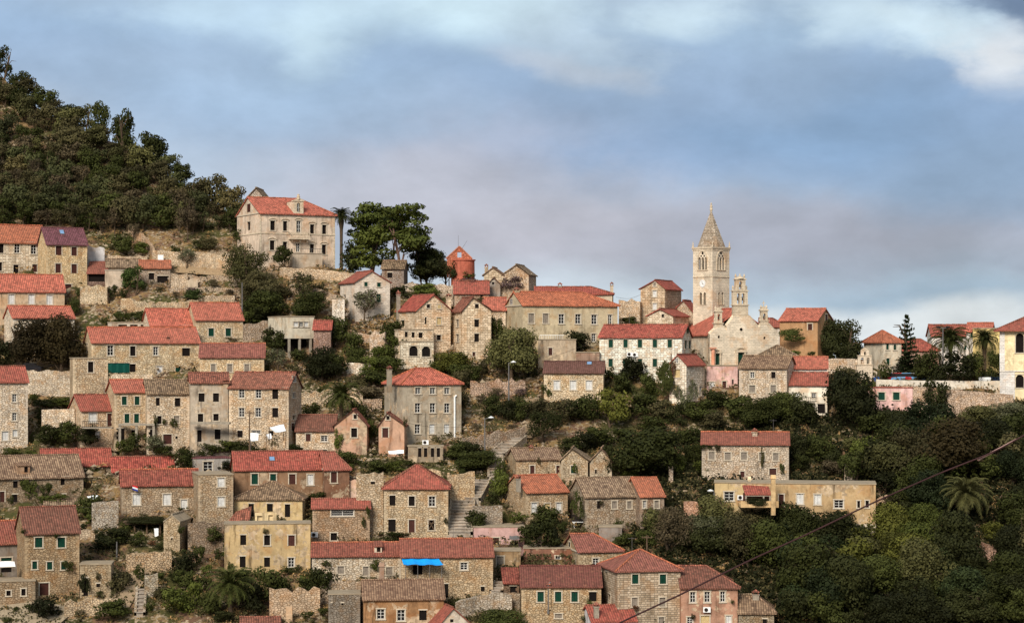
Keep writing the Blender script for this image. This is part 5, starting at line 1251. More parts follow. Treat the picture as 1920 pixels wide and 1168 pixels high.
RW('low wall with a square hole left of the vine pergola',[(150,1010),(178,1008)],16,c=(170,148,118),kind='rub')
RW('slim stone wall beside the steps at the lower left',[(272,1122),(296,1118)],44,c=(172,156,128),kind='rub',rag=.2)
RW('garden wall under the decayed yellow house',[(505,1150),(560,1150),(600,1146)],44,c=(174,148,116),kind='rub',rag=.4)
RW('garden wall below the long low red roof',[(600,1128),(680,1124)],38,c=(166,144,116),kind='rub',rag=.3)
RW('tall stone gatepost wall at the bottom centre',[(536,1166),(548,1166)],30,c=(190,156,118),kind='pla',rag=.05)
RW('low wall under the brown-streaked house fence',[(832,1090),(850,1090)],16,c=(176,152,122),kind='rub')
RW('pale broken wall stub in the wood right of the lonely stone house',[(1583,905),(1602,907)],36,c=(168,148,122),kind='rub',rag=.5)
RW('pale outcrop wall among the trees below the car park',[(1733,790),(1775,800)],13,c=(196,176,150),kind='rub',rag=.6)
RW('hidden stone wall in the wood at the lower right',[(1828,1050),(1868,1062)],34,c=(150,118,96),kind='rub',rag=.4)
RW('low ruin wall right of the yellow house with a veranda',[(1645,950),(1712,948)],16,c=(180,150,116),kind='rub',rag=.5)
RW('slim pale pillar wall in the wood left of the lonely stone house',[(1254,905),(1262,905)],30,c=(176,156,130),kind='rub',rag=.1)
RW('rubble wall under the tan-roofed row house',[(1060,905),(1145,905)],10,c=(176,150,118),kind='rub')
RW('retaining wall beneath the grey stone stairs at the bottom',[(925,1130),(975,1132)],20,c=(160,142,116),kind='rub')

# ------------------------------------------------------------ stairs and paths
def stairs(label, A, B, wpx, name='stone_stairs'):
    a, c = ground(*A), ground(*B)
    d = c - a; rise = d.z; n = max(4, int(rise / 0.35)); w = wpx * a.y / F
    o = tag(empty(name, a), label, 'stairs', 'flights of the long stone stairs')
    mt = wall_mat('pla', (160,144,122)); s_ = MB(); fl = Vector((d.x, d.y, 0))
    fd = fl.normalized(); sd_ = Vector((fd.y, -fd.x, 0)); 
    if sd_.x < 0: sd_ = -sd_
    for i in range(n):
        p0 = fl * (i / n); p1 = fl * ((i + 1) / n) + fd*.05; p0 = p0 - fd*.0; z1 = rise * (i + 1) / n + .5
        q = [p0 - sd_*w/2, p0 + sd_*w/2, p1 + sd_*w/2, p1 - sd_*w/2]; lo = z1 - 1.2
        s_.face([tuple(q[0][:2]) + (lo,), tuple(q[1][:2]) + (lo,), tuple(q[1][:2]) + (z1,), tuple(q[0][:2]) + (z1,)])
        nq = [q[0]-fd*.16, q[1]-fd*.16, q[2], q[3]]
        s_.face([tuple(v[:2]) + (z1+.001,) for v in nq]); s_.face([tuple(v[:2]) + (z1-.1,) for v in nq[::-1]]); s_.face([tuple(nq[0][:2]) + (z1-.1,), tuple(nq[1][:2]) + (z1-.1,), tuple(nq[1][:2]) + (z1+.001,), tuple(nq[0][:2]) + (z1+.001,)])
        s_.face([tuple(q[1][:2]) + (lo,), tuple(q[2][:2]) + (lo,), tuple(q[2][:2]) + (z1,), tuple(q[1][:2]) + (z1,)]); s_.face([tuple(q[3][:2]) + (lo,), tuple(q[0][:2]) + (lo,), tuple(q[0][:2]) + (z1,), tuple(q[3][:2]) + (z1,)])
    s_.build('steps', mt, o)
    for sgn in (-1, 1):
        k = MB(); off = sd_ * sgn * (w/2 + .15)
        m_ = 14
        for i in range(m_):
            p0 = fl*(i/m_) + off; p1 = fl*((i+1)/m_) + off; z0, z1 = rise*i/m_ + .85, rise*(i+1)/m_ + .85
            h = sd_*.16
            k.face([tuple((p0-h)[:2])+(z0,), tuple((p0+h)[:2])+(z0,), tuple((p1+h)[:2])+(z1,), tuple((p1-h)[:2])+(z1,)])
            for t in (-1, 1): k.face([tuple((p0+h*t)[:2])+(z0-1.3,), tuple((p1+h*t)[:2])+(z1-1.3,), tuple((p1+h*t)[:2])+(z1,), tuple((p0+h*t)[:2])+(z0,)])
        p0 = off; k.face([tuple((p0-sd_*.16)[:2])+(-1.,), tuple((p0+sd_*.16)[:2])+(-1.,), tuple((p0+sd_*.16)[:2])+(.42,), tuple((p0-sd_*.16)[:2])+(.42,)])
        k.build('side_wall', wall_mat('rub', (164,146,120)), o)
stairs('lowest and broadest flight of the stone stairs, beside the pyramid-roofed house', (862,1008), (868,944), 40)
stairs('middle flight of the stone stairs, slanting up past the grey wall block', (884,944), (905,905), 28)
stairs('upper straight flight of the stone stairs leading to the dry slope', (929,905), (929,862), 22)
stairs('topmost flight of rough stone steps on the dry slope', (930,860), (972,826), 30)
stairs('narrow stone stairs at the lower left between garden walls', (262,1160), (265,1110), 12)
stairs('short stone stairs below the wedge of red roof', (930,1118), (942,1096), 18)
def path(name, pts, w, c):
    m = MB(); G = []
    for a, b_ in zip(pts, pts[1:]):
        for i in range(8): G.append((a[0]+(b_[0]-a[0])*i/8, a[1]+(b_[1]-a[1])*i/8))
    G.append(pts[-1]); rows = []
    for i, q in enumerate(G):
        p = ground(*q); q2 = ground(*G[min(i+1, len(G)-1)]); q0 = ground(*G[max(i-1, 0)]); d = (q2-q0); n_ = Vector((-d.y, d.x, 0)).normalized()
        rows.append([p + n_*s*w/2 for s in (-1, -.3, .3, 1)])
    for r0, r1 in zip(rows, rows[1:]):
        for k in range(3):
            q = [r0[k], r0[k+1], r1[k+1], r1[k]]; q = [(v.x, v.y, zt(v.x, v.y) + .18) for v in q]; m.face(q)
    o = m.build(name, flat_mat('path_'+name, c, .95, .8, .3)); tag(o, kind='structure')
path('path', [(222,1140),(238,1110),(252,1088),(268,1072)], 2.8, (160,136,108))
path('lane', [(-20,1150),(60,1152),(120,1164)], 6.0, (164,146,120))
path('footpath', [(985,822),(1000,790),(985,762),(1010,752)], 2.0, (150,126,98))
path('hillside_lane', [(300,505),(350,507),(450,515),(520,518)], 2.2, (164,138,106))

# ------------------------------------------------------------ things on and around the houses
def attach(f, px, py, y=0.0):
    x, z = f.front(px, py, y); return f.O + f.u*x + f.v*y + Vector((0,0,z))
def by(prefix):
    for q in FOOT:
        if q[6].get('label', '').startswith(prefix): return ZS[q[6].name][0]
BLUE = flat_mat('blue_tarpaulin', (30,150,225), .5, .95, .15); GRN = flat_mat('green_tarpaulin', (16,78,66), .7, .8, .2)
# blue awning
f = f57; a = attach(f, 753, 1046, -.02); bq = attach(f, 822, 1046, -.02)
e1 = attach(f, 757, 1058, -2.2); e2 = attach(f, 832, 1059, -2.2)
aw = tag(empty('awning', a), 'bright blue awning stretched from the wall over a patio', 'awning'); LMK.append(('the blue awning', 792, 1055, 78, 14))
m = MB(); n = 10
for i in range(n):
    for j in range(3):
        def pp_(i, j):
            s, t = i/n, j/3; p = (a.lerp(bq, s)).lerp(e1.lerp(e2, s), t) - a
            return p + Vector((0, 0, -.16*math.sin(math.pi*t) - .07*math.sin(s*17)))
        m.face([pp_(i,j), pp_(i+1,j), pp_(i+1,j+1), pp_(i,j+1)])
m.build('canopy', BLUE, aw)
for t in (.05, .35, .65, .95):
    p = e1.lerp(e2, t) - a; m = MB(); m.tube(p, p - Vector((0,0,2.6)), .04, .04, 6); m.build('post', M_METAL, aw)
# green tarpaulin
a = attach(f7, 201, 681, -.12); c = attach(f7, 243, 698.5, -.12)
tp = tag(empty('green_tarpaulin', a, f7.rz), 'dark green tarpaulin hung across the ground floor of the long coral-roofed house', 'tarpaulin')
m = MB(); w_, h_ = (c-a).dot(f7.u), a.z-c.z
for i in range(10): 
    x0, x1 = w_*i/10, w_*(i+1)/10; y0, y1 = .06*math.sin(i*2.1), .06*math.sin((i+1)*2.1)
    m.face([(x0, y0, -h_), (x1, y1, -h_), (x1, y1, 0), (x0, y0, 0)])
m.build('sheet', GRN, tp)
m = MB(); m.tube((0,-.05,.02), (w_,-.05,.02), .04, .04, 5); m.build('rail', M_METAL, tp)
# terrace parapet before the long coral-roofed house
RW('low terrace parapet in front of the long coral-roofed house',[(208,713),(286,713)],11,c=(200,178,146),kind='rub',rag=.03)
# white sail canopies
def sheet(name, label, cat, pts, grp=None, mat=None, sag=.25, D=None, posts=()):
    V_ = [P(x, y, (D or g(848)) + dd) for x, y, dd in pts]; o = V_[0].copy(); n = 6; m = MB()
    V_ = [v - o for v in V_]
    def q_(i, j):
        s, t = i/n, j/n
        p = V_[0].lerp(V_[1], s).lerp(V_[3].lerp(V_[2], s), t) if len(V_) == 4 else V_[0].lerp(V_[1], s).lerp(V_[2], t)
        return p + Vector((0,0,-sag*math.sin(math.pi*s)*math.sin(math.pi*t) - .03*math.sin(7*s+5*t)))
    for i in range(n):
        for j in range(n):
            q = [q_(i,j), q_(i+1,j), q_(i+1,j+1), q_(i,j+1)]
            if (q[2]-q[3]).length < 1e-4: q = q[:3]
            m.face(q)
    if posts:
        e_ = tag(empty(name, o), label, cat, grp); m.build('canopy', mat or M_CLOTH, e_)
        for k in posts: pm2 = MB(); pm2.tube(V_[k]-Vector((0,0,2.4)), V_[k]+Vector((0,0,.05)), .05, .05, 6); pm2.build('post', M_TIMBER, e_)
    else:
        e_ = m.build(name, mat or M_CLOTH); e_.location = o; tag(e_, label, cat, grp)
sheet('sail_canopy','pointed white sail canopy beside the big brown-roofed stone house','canopy',[(505,801,0),(532,795,3),(536,808,-1),(516,811,-3)],D=300,posts=(0,1,2))
sheet('sail_canopy','smaller white canopy under the pointed sail canopy','canopy',[(499,814,1),(508,812,2),(510,822,-1),(503,823,-2)],D=301,posts=(0,2))
sheet('hanging_sheet','white sheet hanging left of the sail canopies','sheet',[(468,811,0),(485,812,0),(484,826,-.5),(469,827,-.5)],D=303,sag=.1)
sheet('hanging_sheet','white laundry strip hanging below the right ruined gable','sheet',[(728,845,0),(757,843,0),(757,850,-.3),(729,851,-.3)],D=302,sag=.1)
sheet('striped_awning','grey awning over the right window of the pink box house','awning',[(955,1004,0),(973,1004,0),(974,1011,-1),(955,1011,-1)],D=285.3,mat=M_METAL,sag=.05)
sheet('white_awning','long white awning on the grey house at the lower left edge','awning',[(-15,1052,0),(27,1052,0),(29,1062,-1.2),(-16,1062,-1.2)],D=273.0,sag=.08)
sheet('washing','white washing hung under the vine pergola','washing',[(289,990,0),(297,990,0),(297,1004,0),(290,1006,0)],D=286,sag=.05)
sheet('beach_sail','white folded boat sail on the balcony by the vines','sheet',[(163,930,0),(184,928,0),(182,935,-1),(168,936,-1)],D=294,sag=.1)
# flag: red, white, blue stripes with a small red-and-white check
fl = by('grey stone house with a red roof, three white')
p = attach(fl, 249, 921, -.05)
fg = tag(empty('flag', p, fl.rz), 'small red, white and blue flag on the wall above a white shutter', 'flag')
m = MB(); m.tube((0,0,0), (-.15,-.9,1.0), .03, .03, 5); m.build('flagpole', M_METAL, fg)
for i, (nm, c) in enumerate((('red_stripe', (206,40,44)), ('white_stripe', (238,236,232)), ('blue_stripe', (40,64,150)))):
    m = MB()
    for k in range(5):
        x0, x1 = k*.15, (k+1)*.15; z = .95-i*.22
        m.face([(x0-.1, -.85+.04*math.sin(k), z-.22-x0*.35), (x1-.1, -.85+.04*math.sin(k+1), z-.22-x1*.35), (x1-.1, -.85+.04*math.sin(k+1), z-x1*.35), (x0-.1, -.85+.04*math.sin(k), z-x0*.35)])
    m.build(nm, flat_mat('flag_'+nm, c), fg)
# poles and lamps
def pole(label, px, pt, pb, D=None, kind='pole', arm=0):
    D = D or g(pb); a = P(px, pb, D); h = (pb-pt)*D/F
    o = tag(empty('utility_pole' if kind == 'pole' else 'street_lamp', a), label, 'pole' if kind == 'pole' else 'street lamp')
    m = MB(); m.tube((0,0,-1), (0,0,h), .12, .08, 8); m.build('post', M_TIMBER if kind == 'pole' else M_METAL, o)
    if kind == 'pole':
        m = MB(); m.box(-.7, .7, -.05, .05, h-.35, h-.25)
        for x in (-.6, -.2, .2, .6): m.tube((x,0,h-.25), (x,0,h-.08), .05, .04, 6)
        m.build('crossarm', M_TIMBER, o)
    elif kind == 'lamp':
        m = MB(); m.tube((0,0,h-.1), (arm,-.1,h+.15), .05, .04, 6); m.build('arm', M_METAL, o)
        m = MB(); m.lathe([(.05,h+.3),(.45,h+.1),(.36,h+.0),(.0001,h-.02)], 10, (arm,-.1)); m.build('lamp_head', M_WPAINT, o)
    elif kind == 'mast':
        m = MB(); m.box(-.9, .9, -.08, .08, h-.12, h)
        m.build('crossarm', M_METAL, o)
        for x in (-.75, .75): m = MB(); m.box(x-.3, x+.3, -.35, .1, h, h+.22); m.build('floodlight', M_DMETAL, o)
    return o
pole('dark wooden pole with a crossarm in front of the big brown-roofed stone house',468,770,832,301)
pole('slim grey pole at the right corner of the green-shuttered coral-roofed house',454,530,600,347,'plain')
pole('wooden pole in front of the round olive tree',954,680,745,322,'lamp',.7)
pole('tall street lamp with a white head beside the long stairs',909,784,868,306,'lamp',.9)
pole('street lamp with a white head on the corner of the yellow wing',1339,921,966,285.2,'lamp',-.5)
pole('tall pale floodlight mast in front of the palm',1768,614,712,334,'mast')
pole('thin television aerial pole behind the hipped stone house',1213,1003,1040,279,'pole')
pole('thin white rod in front of the stone wall at the lower left',219,1015,1040,281,'plain')
pole('thin pole on the roof edge right of the red mill tower hedge',842,515,532,358,'plain')
# brick chimney towers
def pillar(label, px, pt, pb, w, c, D=None, cap='cone', cat='chimney', name='garden_chimney'):
    D = D or g(pb); a = P(px, pb, D); h = (pb-pt)*D/F; r_ = w/2*D/F
    o = tag(empty(name, a), label, cat)
    m = MB(); m.box(-r_, r_, -r_, r_, -1.5, h-.5); m.build('shaft', wall_mat('pla', c), o)
    m = MB(); m.box(-r_*1.35, r_*1.35, -r_*1.35, r_*1.35, h-.5, h-.35)
    if cap == 'cone': m.lathe([(r_*1.3, h-.35), (r_*1.4, h-.1), (r_*.4, h+.3), (.0001, h+.5)], 8)
    else: m.box(-r_*1.1, r_*1.1, -r_*1.1, r_*1.1, h-.35, h)
    m.build('cap', wall_mat('pla', [min(255,x*1.1) for x in c]), o)
pillar('slim free-standing chimney with a pointed cap among the ivy by the pink box house',1011,994,1030,10,(176,150,122),284)
pillar('reddish chimney pipe with a ball cap left of the gabled house with arches',746.6,549,600,4,(150,96,80),346)
pillar('tall square stone gatepost among the trees, right of the drooping palm',1881,929,985,9,(150,122,96),290,'flat','gatepost','gatepost')
pillar('square chimney pillar in front of the long low red roof',716,1054,1082,9,(150,120,96),273.5,'flat')
pillar('ochre chimney pillar through the veranda of the yellow house',1449.6,890,944,8,(200,166,116),281.4,'flat')
pillar('slim white chimney at the left end of the yellow house',1405,893,910,5,(206,180,140),287,'flat')
pillar('old well-head pillar in the bottom garden, under the decayed yellow house',543,1126,1160,9,(186,150,110),268,'flat','gatepost','gatepost')
# small bell gable of the chapel
Dq = 332; a = P(1621.5, 728, Dq)
chp = tag(empty('chapel', a), 'little chapel with a two-arched bell gable beside the flat pink house', 'chapel'); LMK.append(('the little chapel', 1621, 690, 30, 60))
X = lambda px: (px-1621.5)*Dq/F
Zc = lambda py: (HY-py)*Dq/F - a.z
m = MB()
pierced(m, (X(1607),0,0), (1,0,0), (0,-1,0), X(1636)-X(1607), -2, Zc(684), .6, [])
pierced(m, (X(1609),0,0), (1,0,0), (0,-1,0), X(1634)-X(1609), Zc(684), Zc(667), .6, [(X(1614)-X(1609), X(1619.5)-X(1609), Zc(682.5), Zc(670), 1), (X(1625)-X(1609), X(1630.5)-X(1609), Zc(682.5), Zc(670), 1)])
pierced(m, (X(1614.5),0,0), (1,0,0), (0,-1,0), X(1629.5)-X(1614.5), Zc(667), Zc(657), .6, [(X(1620)-X(1614.5), X(1624)-X(1614.5), Zc(666), Zc(659), 1)])
m.build('bell_gable', ASH2, chp)
m = MB(); m.box(X(1606), X(1637), -.12, .72, Zc(684)-.06, Zc(684)+.06); m.box(X(1608), X(1635), -.12, .72, Zc(667)-.05, Zc(667)+.1)
m.face([(X(1614), -.05, Zc(657)), (X(1630), -.05, Zc(657)), (X(1622), -.05, Zc(651))]); m.face([(X(1614), .65, Zc(657)), (X(1630), .65, Zc(657)), (X(1622), .65, Zc(651))])
m.face([(X(1614),-.05,Zc(657)),(X(1622),-.05,Zc(651)),(X(1622),.65,Zc(651)),(X(1614),.65,Zc(657))]); m.face([(X(1630),-.05,Zc(657)),(X(1622),-.05,Zc(651)),(X(1622),.65,Zc(651)),(X(1630),.65,Zc(657))])
m.build('coping', TRIM, chp)
m = MB(); wall_face(m, (X(1602),.7,0), (1,0,0), X(1646)-X(1602), -3, Zc(697), [], (0,-1,0), gable=(X(1630)-X(1602), Zc(690))); m.box(X(1602), X(1646), .72, 6, -3, Zc(698)); m.build('nave', ASH2, chp)
# vine pergola beams, carport, veranda
def canopy_roof(name, label, cat, pxa, pxb, py0, py1, D, dep, mat, posts, pb, pm=M_TIMBER, tilt=.4, grp=None, th=.15):
    a, b_ = P(pxa, py1, D), P(pxb, py1, D); zt_ = (py1-py0)*D/F
    o = tag(empty(name, a), label, cat, grp); w = b_.x-a.x
    m = MB(); slab(m, (0,0,0), (w,0,0), (w,dep,max(tilt, zt_)), (0,dep,max(tilt, zt_)), th, .03); m.build('roof', mat, o)
    for px in posts:
        x = (px-pxa)*D/F; h = (pb-py1)*D/F; m = MB(); m.box(x-.1, x+.1, .1, .3, -h, -.16); m.build('post', pm, o)
    m = MB(); m.box(0, w, .08, .28, -.3, -.155); m.build('beam', pm, o)
    return o
canopy_roof('carport','open carport with a thin dark roof on white posts','carport',1073,1128,968,975,289,4,M_DMETAL,(1076,1100,1121),1000,M_WPAINT)
vo_ = canopy_roof('veranda','shady veranda with a small red tiled roof on the yellow house','veranda',1397,1446,912,926,281.6,3.3,roof_mat('red'),(1399,1432,1444),942,M_CONC)
m = MB(); m.box(-.6, 4.4, -.2, 4, -1.75, -1.35); m.box(-.6, 4.4, -.3, -.2, -1.75, -.9); m.build('balcony', wall_mat('pla', (196,160,110)), vo_)
m = MB(); m.face([(0,2.6,-1.4),(3.6,2.6,-1.4),(3.6,2.6,0),(0,2.6,0)]); m.build('painted_shade', M_BROWN, vo_)  # dark brown sheet paints the veranda's shade in front of the wall
canopy_roof('pergola_frame','timber frame of the vine pergola below the house with a small flag','pergola',229,318,975,979,287,4,M_TIMBER,(231,252,275,300),1014,M_TIMBER,.1)
# white railing on the tan block, balcony railings
def railing(label, pxa, pxb, pt, pb, D, mat=M_WPAINT, name='railing'):
    a = P(pxa, pb, D); w, h = (pxb-pxa)*D/F, (pb-pt)*D/F
    o = tag(empty(name, a), label, 'railing'); m = MB(); m.box(0, w, -.03, .03, h-.07, h); m.box(0, w, -.03, .03, .05, .1); m.build('rail', mat, o)
    m = MB(); k = 0
    while k < w: m.tube((k,0,0), (k,0,h-.05), .025, .025, 4); k += .28
    m.build('bars', mat, o)
railing('white roof-terrace railing on the tan concrete block',1012,1058,628,637,336.5)
railing('dark balcony railing under the lower of two red roofs',1467,1532,744.5,753,321.5,M_DMETAL)
railing('dark iron balcony railing of the small house with a balcony',155,208,789,801,308.0,M_DMETAL)
b = MB(); b.box(0, 4.9, 0, 1.3, -.2, 0); 
for x in (.1, 3.1, 4.6): b.box(x, x+.22, .1, .32, -2.2, -.2)
o = b.build('balcony_slab', M_CONC); o.location = P(1467, 753, 321.4); tag(o, 'concrete balcony slab on posts under the lower of two red roofs', 'balcony')
b = MB(); b.box(0, 4.3, 0, 1.2, -.18, 0); o = b.build('balcony_slab', M_CONC); o.location = P(154, 801, 308.0); tag(o, 'thin balcony slab of the small house with a balcony', 'balcony')
b = MB(); b.box(0, 5.2, 0, 1.6, -.3, 0)
for x in (0., 2.4, 4.9): b.box(x, x+.35, .1, .45, -3.2, -.3)
o = b.build('porch', M_CONC); o.location = P(222, 794, 308.5); tag(o, 'concrete porch slab on pillars below four green shutters', 'porch')
b = MB(); b.box(0, 5.6, 0, 1.3, -.25, 0); b.box(0, 5.6, -.08, 0, -.25, .1); o = b.build('balcony_slab', M_CONC); o.location = P(357, 792, 305.0); tag(o, 'stained balcony slab across the grey plastered house', 'balcony')
# air conditioners
def aircon(label, px, py, D):
    a = P(px, py, D); o = tag(empty('air_conditioner', a), label, 'air conditioner', 'air conditioners on house walls')
    m = MB(); m.box(-.45, .45, -.4, -.02, -.32, .32); m.build('casing', M_WPAINT, o)
    m = MB(); m.tube((-.1,-.41,0), (-.1,-.44,0), .24, .24, 14); m.build('fan_grille', M_DMETAL, o)
    m = MB(); m.box(-.4, -.34, -.4, 0, -.4, -.32); m.box(.34, .4, -.4, 0, -.4, -.32); m.build('bracket', M_METAL, o)
DS = lambda pre, px: (lambda f_: attach(f_, px, 1000).y)(by(pre))
aircon('white air conditioner on the salmon house', 1325, 1142, DS('salmon', 1325))
aircon('white air conditioner at the foot of the grey tower-like house', 798, 829, 308.9)
aircon('white air conditioner on the left corner of the house with a wide glass strip', 590, 1001.6, 284.8)
aircon('left of two air conditioners on the long house with green shutters', 1180.5, 664, DS('long two-storey house of white', 1180))
aircon('right of two air conditioners on the long house with green shutters', 1190.5, 665, DS('long two-storey house of white', 1190))
aircon('white air conditioner beside the veranda of the yellow house', 1388.5, 932, 285.3)
# drain pipes
def pipe(label, px, pt, pb, D, mat=M_DMETAL, r_=.07):
    m = MB(); m.tube((0,0,0), (0,0,(pb-pt)*D/F), r_, r_, 8); m.tube((0,0,(pb-pt)*D/F), (.25,.2,(pb-pt)*D/F+.2), r_, r_, 8)
    o = m.build('drainpipe', mat); o.location = P(px, pb, D-.12); tag(o, label, 'drainpipe')
pipe('black drainpipe on the corner of the hipped stone house', 1155.5, 1072, 1180, 263.5)
pipe('broad white pipe down the right part of the grey tower-like house', 852.5, 744, 828, attach(f18, 852, 800).y, M_WPAINT, .14)
pipe('rusty stained pipe between green shutters of the dark-roofed house', 1028, 1095, 1150, DS('stone house with a dark red roof and four', 1028), M_METAL, .14)
# decayed yellow house: broken lean-to roof and balcony walls on its terrace
a = P(424, 981, 287.5); o = tag(empty('lean_to_roof', a), 'collapsing lean-to tile roof at the left of the yellow top storey', 'roof')
m = MB(); slab(m, (0,0,0), (3.1,0,0), (3.1,2.6,2.1), (1.0,2.6,1.5), .14, .14); m.build('tiles', roof_mat('mix'), o)
m = MB(); 
for k in range(5): m.tube((2.4+k*.16, .2, .1), (2.7+k*.12, 2.6, 1.7), .05, .05, 5)
m.build('rafters', M_TIMBER, o)
a = P(478, 982, 287.2); m = MB(); wall_face(m, (0,0,0), (1,0,0), 2.9, 0, 1.5, [(.3,1.0,.1,1.1,0),(1.8,2.4,.1,1.2,0)], (0,-1,0)); m.box(0,2.9,.3,.5,0,1.4)
o = m.build('terrace_wall', wall_mat('pla', (214,186,136))); o.location = a; tag(o, 'broken yellow parapet with two openings on the terrace of the decayed house', 'wall')
a = P(528, 982, 287.2); m = MB()
for k in range(9): 
    x = rng.uniform(0, 3.4); m.box(x, x+rng.uniform(.2,.6), rng.uniform(0,.6), rng.uniform(.7,1.2), 0, rng.uniform(.15,.6))
o = m.build('rubble_heap', wall_mat('rub', (206,190,160))); o.location = a; tag(o, 'heap of broken blocks on the terrace of the decayed house', 'rubble')
# crossed boards in the window of the pyramid-roofed house
fp = by('square stone house with a red pyramid'); c = attach(fp, 809, 984, .02); m = MB(); m.tube((-.5,0,-.85), (.5,0,.85), .07, .07, 4); m.tube((-.5,-.05,.85), (.5,-.05,-.85), .07, .07, 4); m.tube((-.5,-.05,.1), (.5,-.05,.3), .06, .06, 4)
o = m.build('crossed_boards', M_TIMBER); o.location = c; tag(o, 'crossed brown boards closing a lower window of the pyramid-roofed house', 'boards')
# white panel on the terrace and other small things
b = MB(); b.box(0, .95, 0, .08, 0, 1.0); b.tube((.05,.04,-.8), (.05,.04,0), .04, .04, 5); b.tube((.9,.04,-.8), (.9,.04,0), .04, .04, 5)
o = b.build('white_board', M_WPAINT); o.location = P(296, 489, 364); tag(o, 'blank white board on legs above the orange-roofed cottage', 'board')
b = MB(); b.box(0, 3.4, 0, .3, 0, 1.0); o = b.build('white_wall', M_WPAINT); o.location = P(1105, 985, 290.6); tag(o, 'bright white low wall behind the carport', 'wall')

# ------------------------------------------------------------ parked cars on the car park
def make_car(c, label):
    o = tag(empty('parked_car', (0,0,0)), label, 'car', 'cars parked behind the parapet')
    def body(m, prof, y0, y1, inset=0.0):
        for (x0,z0),(x1,z1) in zip(prof, prof[1:]): m.face([(x0,y0,z0),(x1,y0,z1),(x1,y1,z1),(x0,y1,z0)])
        m.face([(x,y0,z) for x,z in prof]); m.face([(x,y1,z) for x,z in prof][::-1])
    m = MB(); body(m, [(-2.05,.3),(-2.1,.65),(-1.95,.85),(-1.1,.93),(1.35,.95),(2.0,.9),(2.1,.6),(2.05,.3),(-2.05,.3)], -.82, .82); m.build('body', flat_mat('car_paint_%d%d%d' % c, c, .3, .8, .08), o)
    m = MB(); body(m, [(-1.15,.94),(-.55,1.36),(.85,1.38),(1.6,.95)], -.74, .74); m.build('cabin_glass', M_GLASS, o)
    m = MB(); body(m, [(-.6,1.37),(-.5,1.44),(.8,1.45),(.92,1.38)], -.7, .7); m.build('car_roof', flat_mat('car_paint_%d%d%d' % c, c), o)
    for x in (-1.3, 1.3):
        for y in (-.84, .66): m = MB(); m.tube((x,y,.32), (x,y+.18,.32), .32, .32, 14); m.build('wheel', M_DMETAL, o)
    return o
for px, c, lb, rz in ((1664,(52,90,150),'blue parked car, leftmost behind the parapet',.1),(1680,(180,50,56),'red parked car between two blue ones',.0),(1695,(120,170,210),'light blue parked car right of the red one',.1),(1706,(226,226,224),'white parked car left of the dark bushes',.3),(1730,(150,170,190),'grey-blue parked car half hidden by the bushes',.0),(1844,(232,232,228),'white parked van-like car near the yellow corner house',1.45),(1870,(52,70,100),'dark blue parked car beside the yellow corner house',.2)):
    o = make_car(c, lb); D_ = 332.2 + (px % 3)*.3; o.location = P(px, 719.0, D_); o.rotation_euler.z = rz; o.scale = (1.1,1.1,1.15)
o = make_car((40,38,40), 'dark parked car under the big dark tree at the left'); o.location = P(54, 698, g(742)+2); o['group'] = 'cars parked in the village'

# ------------------------------------------------------------ the thick cable crossing in front, and thin house wires
def cable(label, pts, r_, mat, name='cable', sub=1):
    V_ = []
    for q in pts: V_.append(P(q[0], q[1], q[2]))
    # smooth sagging line through the points
    o0 = V_[0]; cu = []
    for i in range(len(V_)-1):
        p0, p1, p2, p3 = V_[max(i-1,0)], V_[i], V_[i+1], V_[min(i+2,len(V_)-1)]
        for k in range(6):
            t = k/6; cu.append(.5*((2*p1)+(-p0+p2)*t+(2*p0-5*p1+4*p2-p3)*t*t+(-p0+3*p1-3*p2+p3)*t**3))
    cu.append(V_[-1]); m = MB()
    for a_, b_ in zip(cu, cu[1:]): m.tube(a_-o0, b_-o0, r_, r_, 6, caps=False)
    o = m.build(name, mat); o.location = o0; tag(o, label, 'cable')
M_CABLE = flat_mat('rusty_cable', (70,46,44), .8)
cable('thick dark cable hanging across the lower right in front of everything', [(2100,715,74),(1920,816,72),(1860,848,71),(1765,886,70),(1640,941,68),(1520,998,66.5),(1400,1053,65),(1280,1112,63.5),(1160,1168,62),(1040,1226,60.5)], .026, M_CABLE)
m = MB(); p0, p1 = P(1834,862,70.8), P(1905,824,71.9); m.tube((0,0,0), (p1-p0), .038, .034, 8); o = m.build('cable_sleeve', flat_mat('pale_sleeve', (176,140,128))); o.location = p0; tag(o, 'pale sleeve wrapped round the thick cable near the right edge', 'sleeve')
TW = flat_mat('thin_wire', (60,52,48))
for lb, a_, b_ in (('thin wire from the long plastered house to the tall house by the tower',(1155,557,348),(1201,553,350)),('thin wire crossing to the white house below the church',(1030,672,322),(1290,560,340)),('thin wire along the front of the lower left houses',(0,935,288),(225,952,284)),('thin wire from the wooden pole to the decayed gables',(468,774,300),(640,812,300)),('thin wire over the dry slope to the grey tower-like house',(760,792,305),(868,800,309))):
    mid = ((a_[0]+b_[0])/2, (a_[1]+b_[1])/2+5, (a_[2]+b_[2])/2); cable(lb, [a_, mid, b_], .02, TW, 'wire')

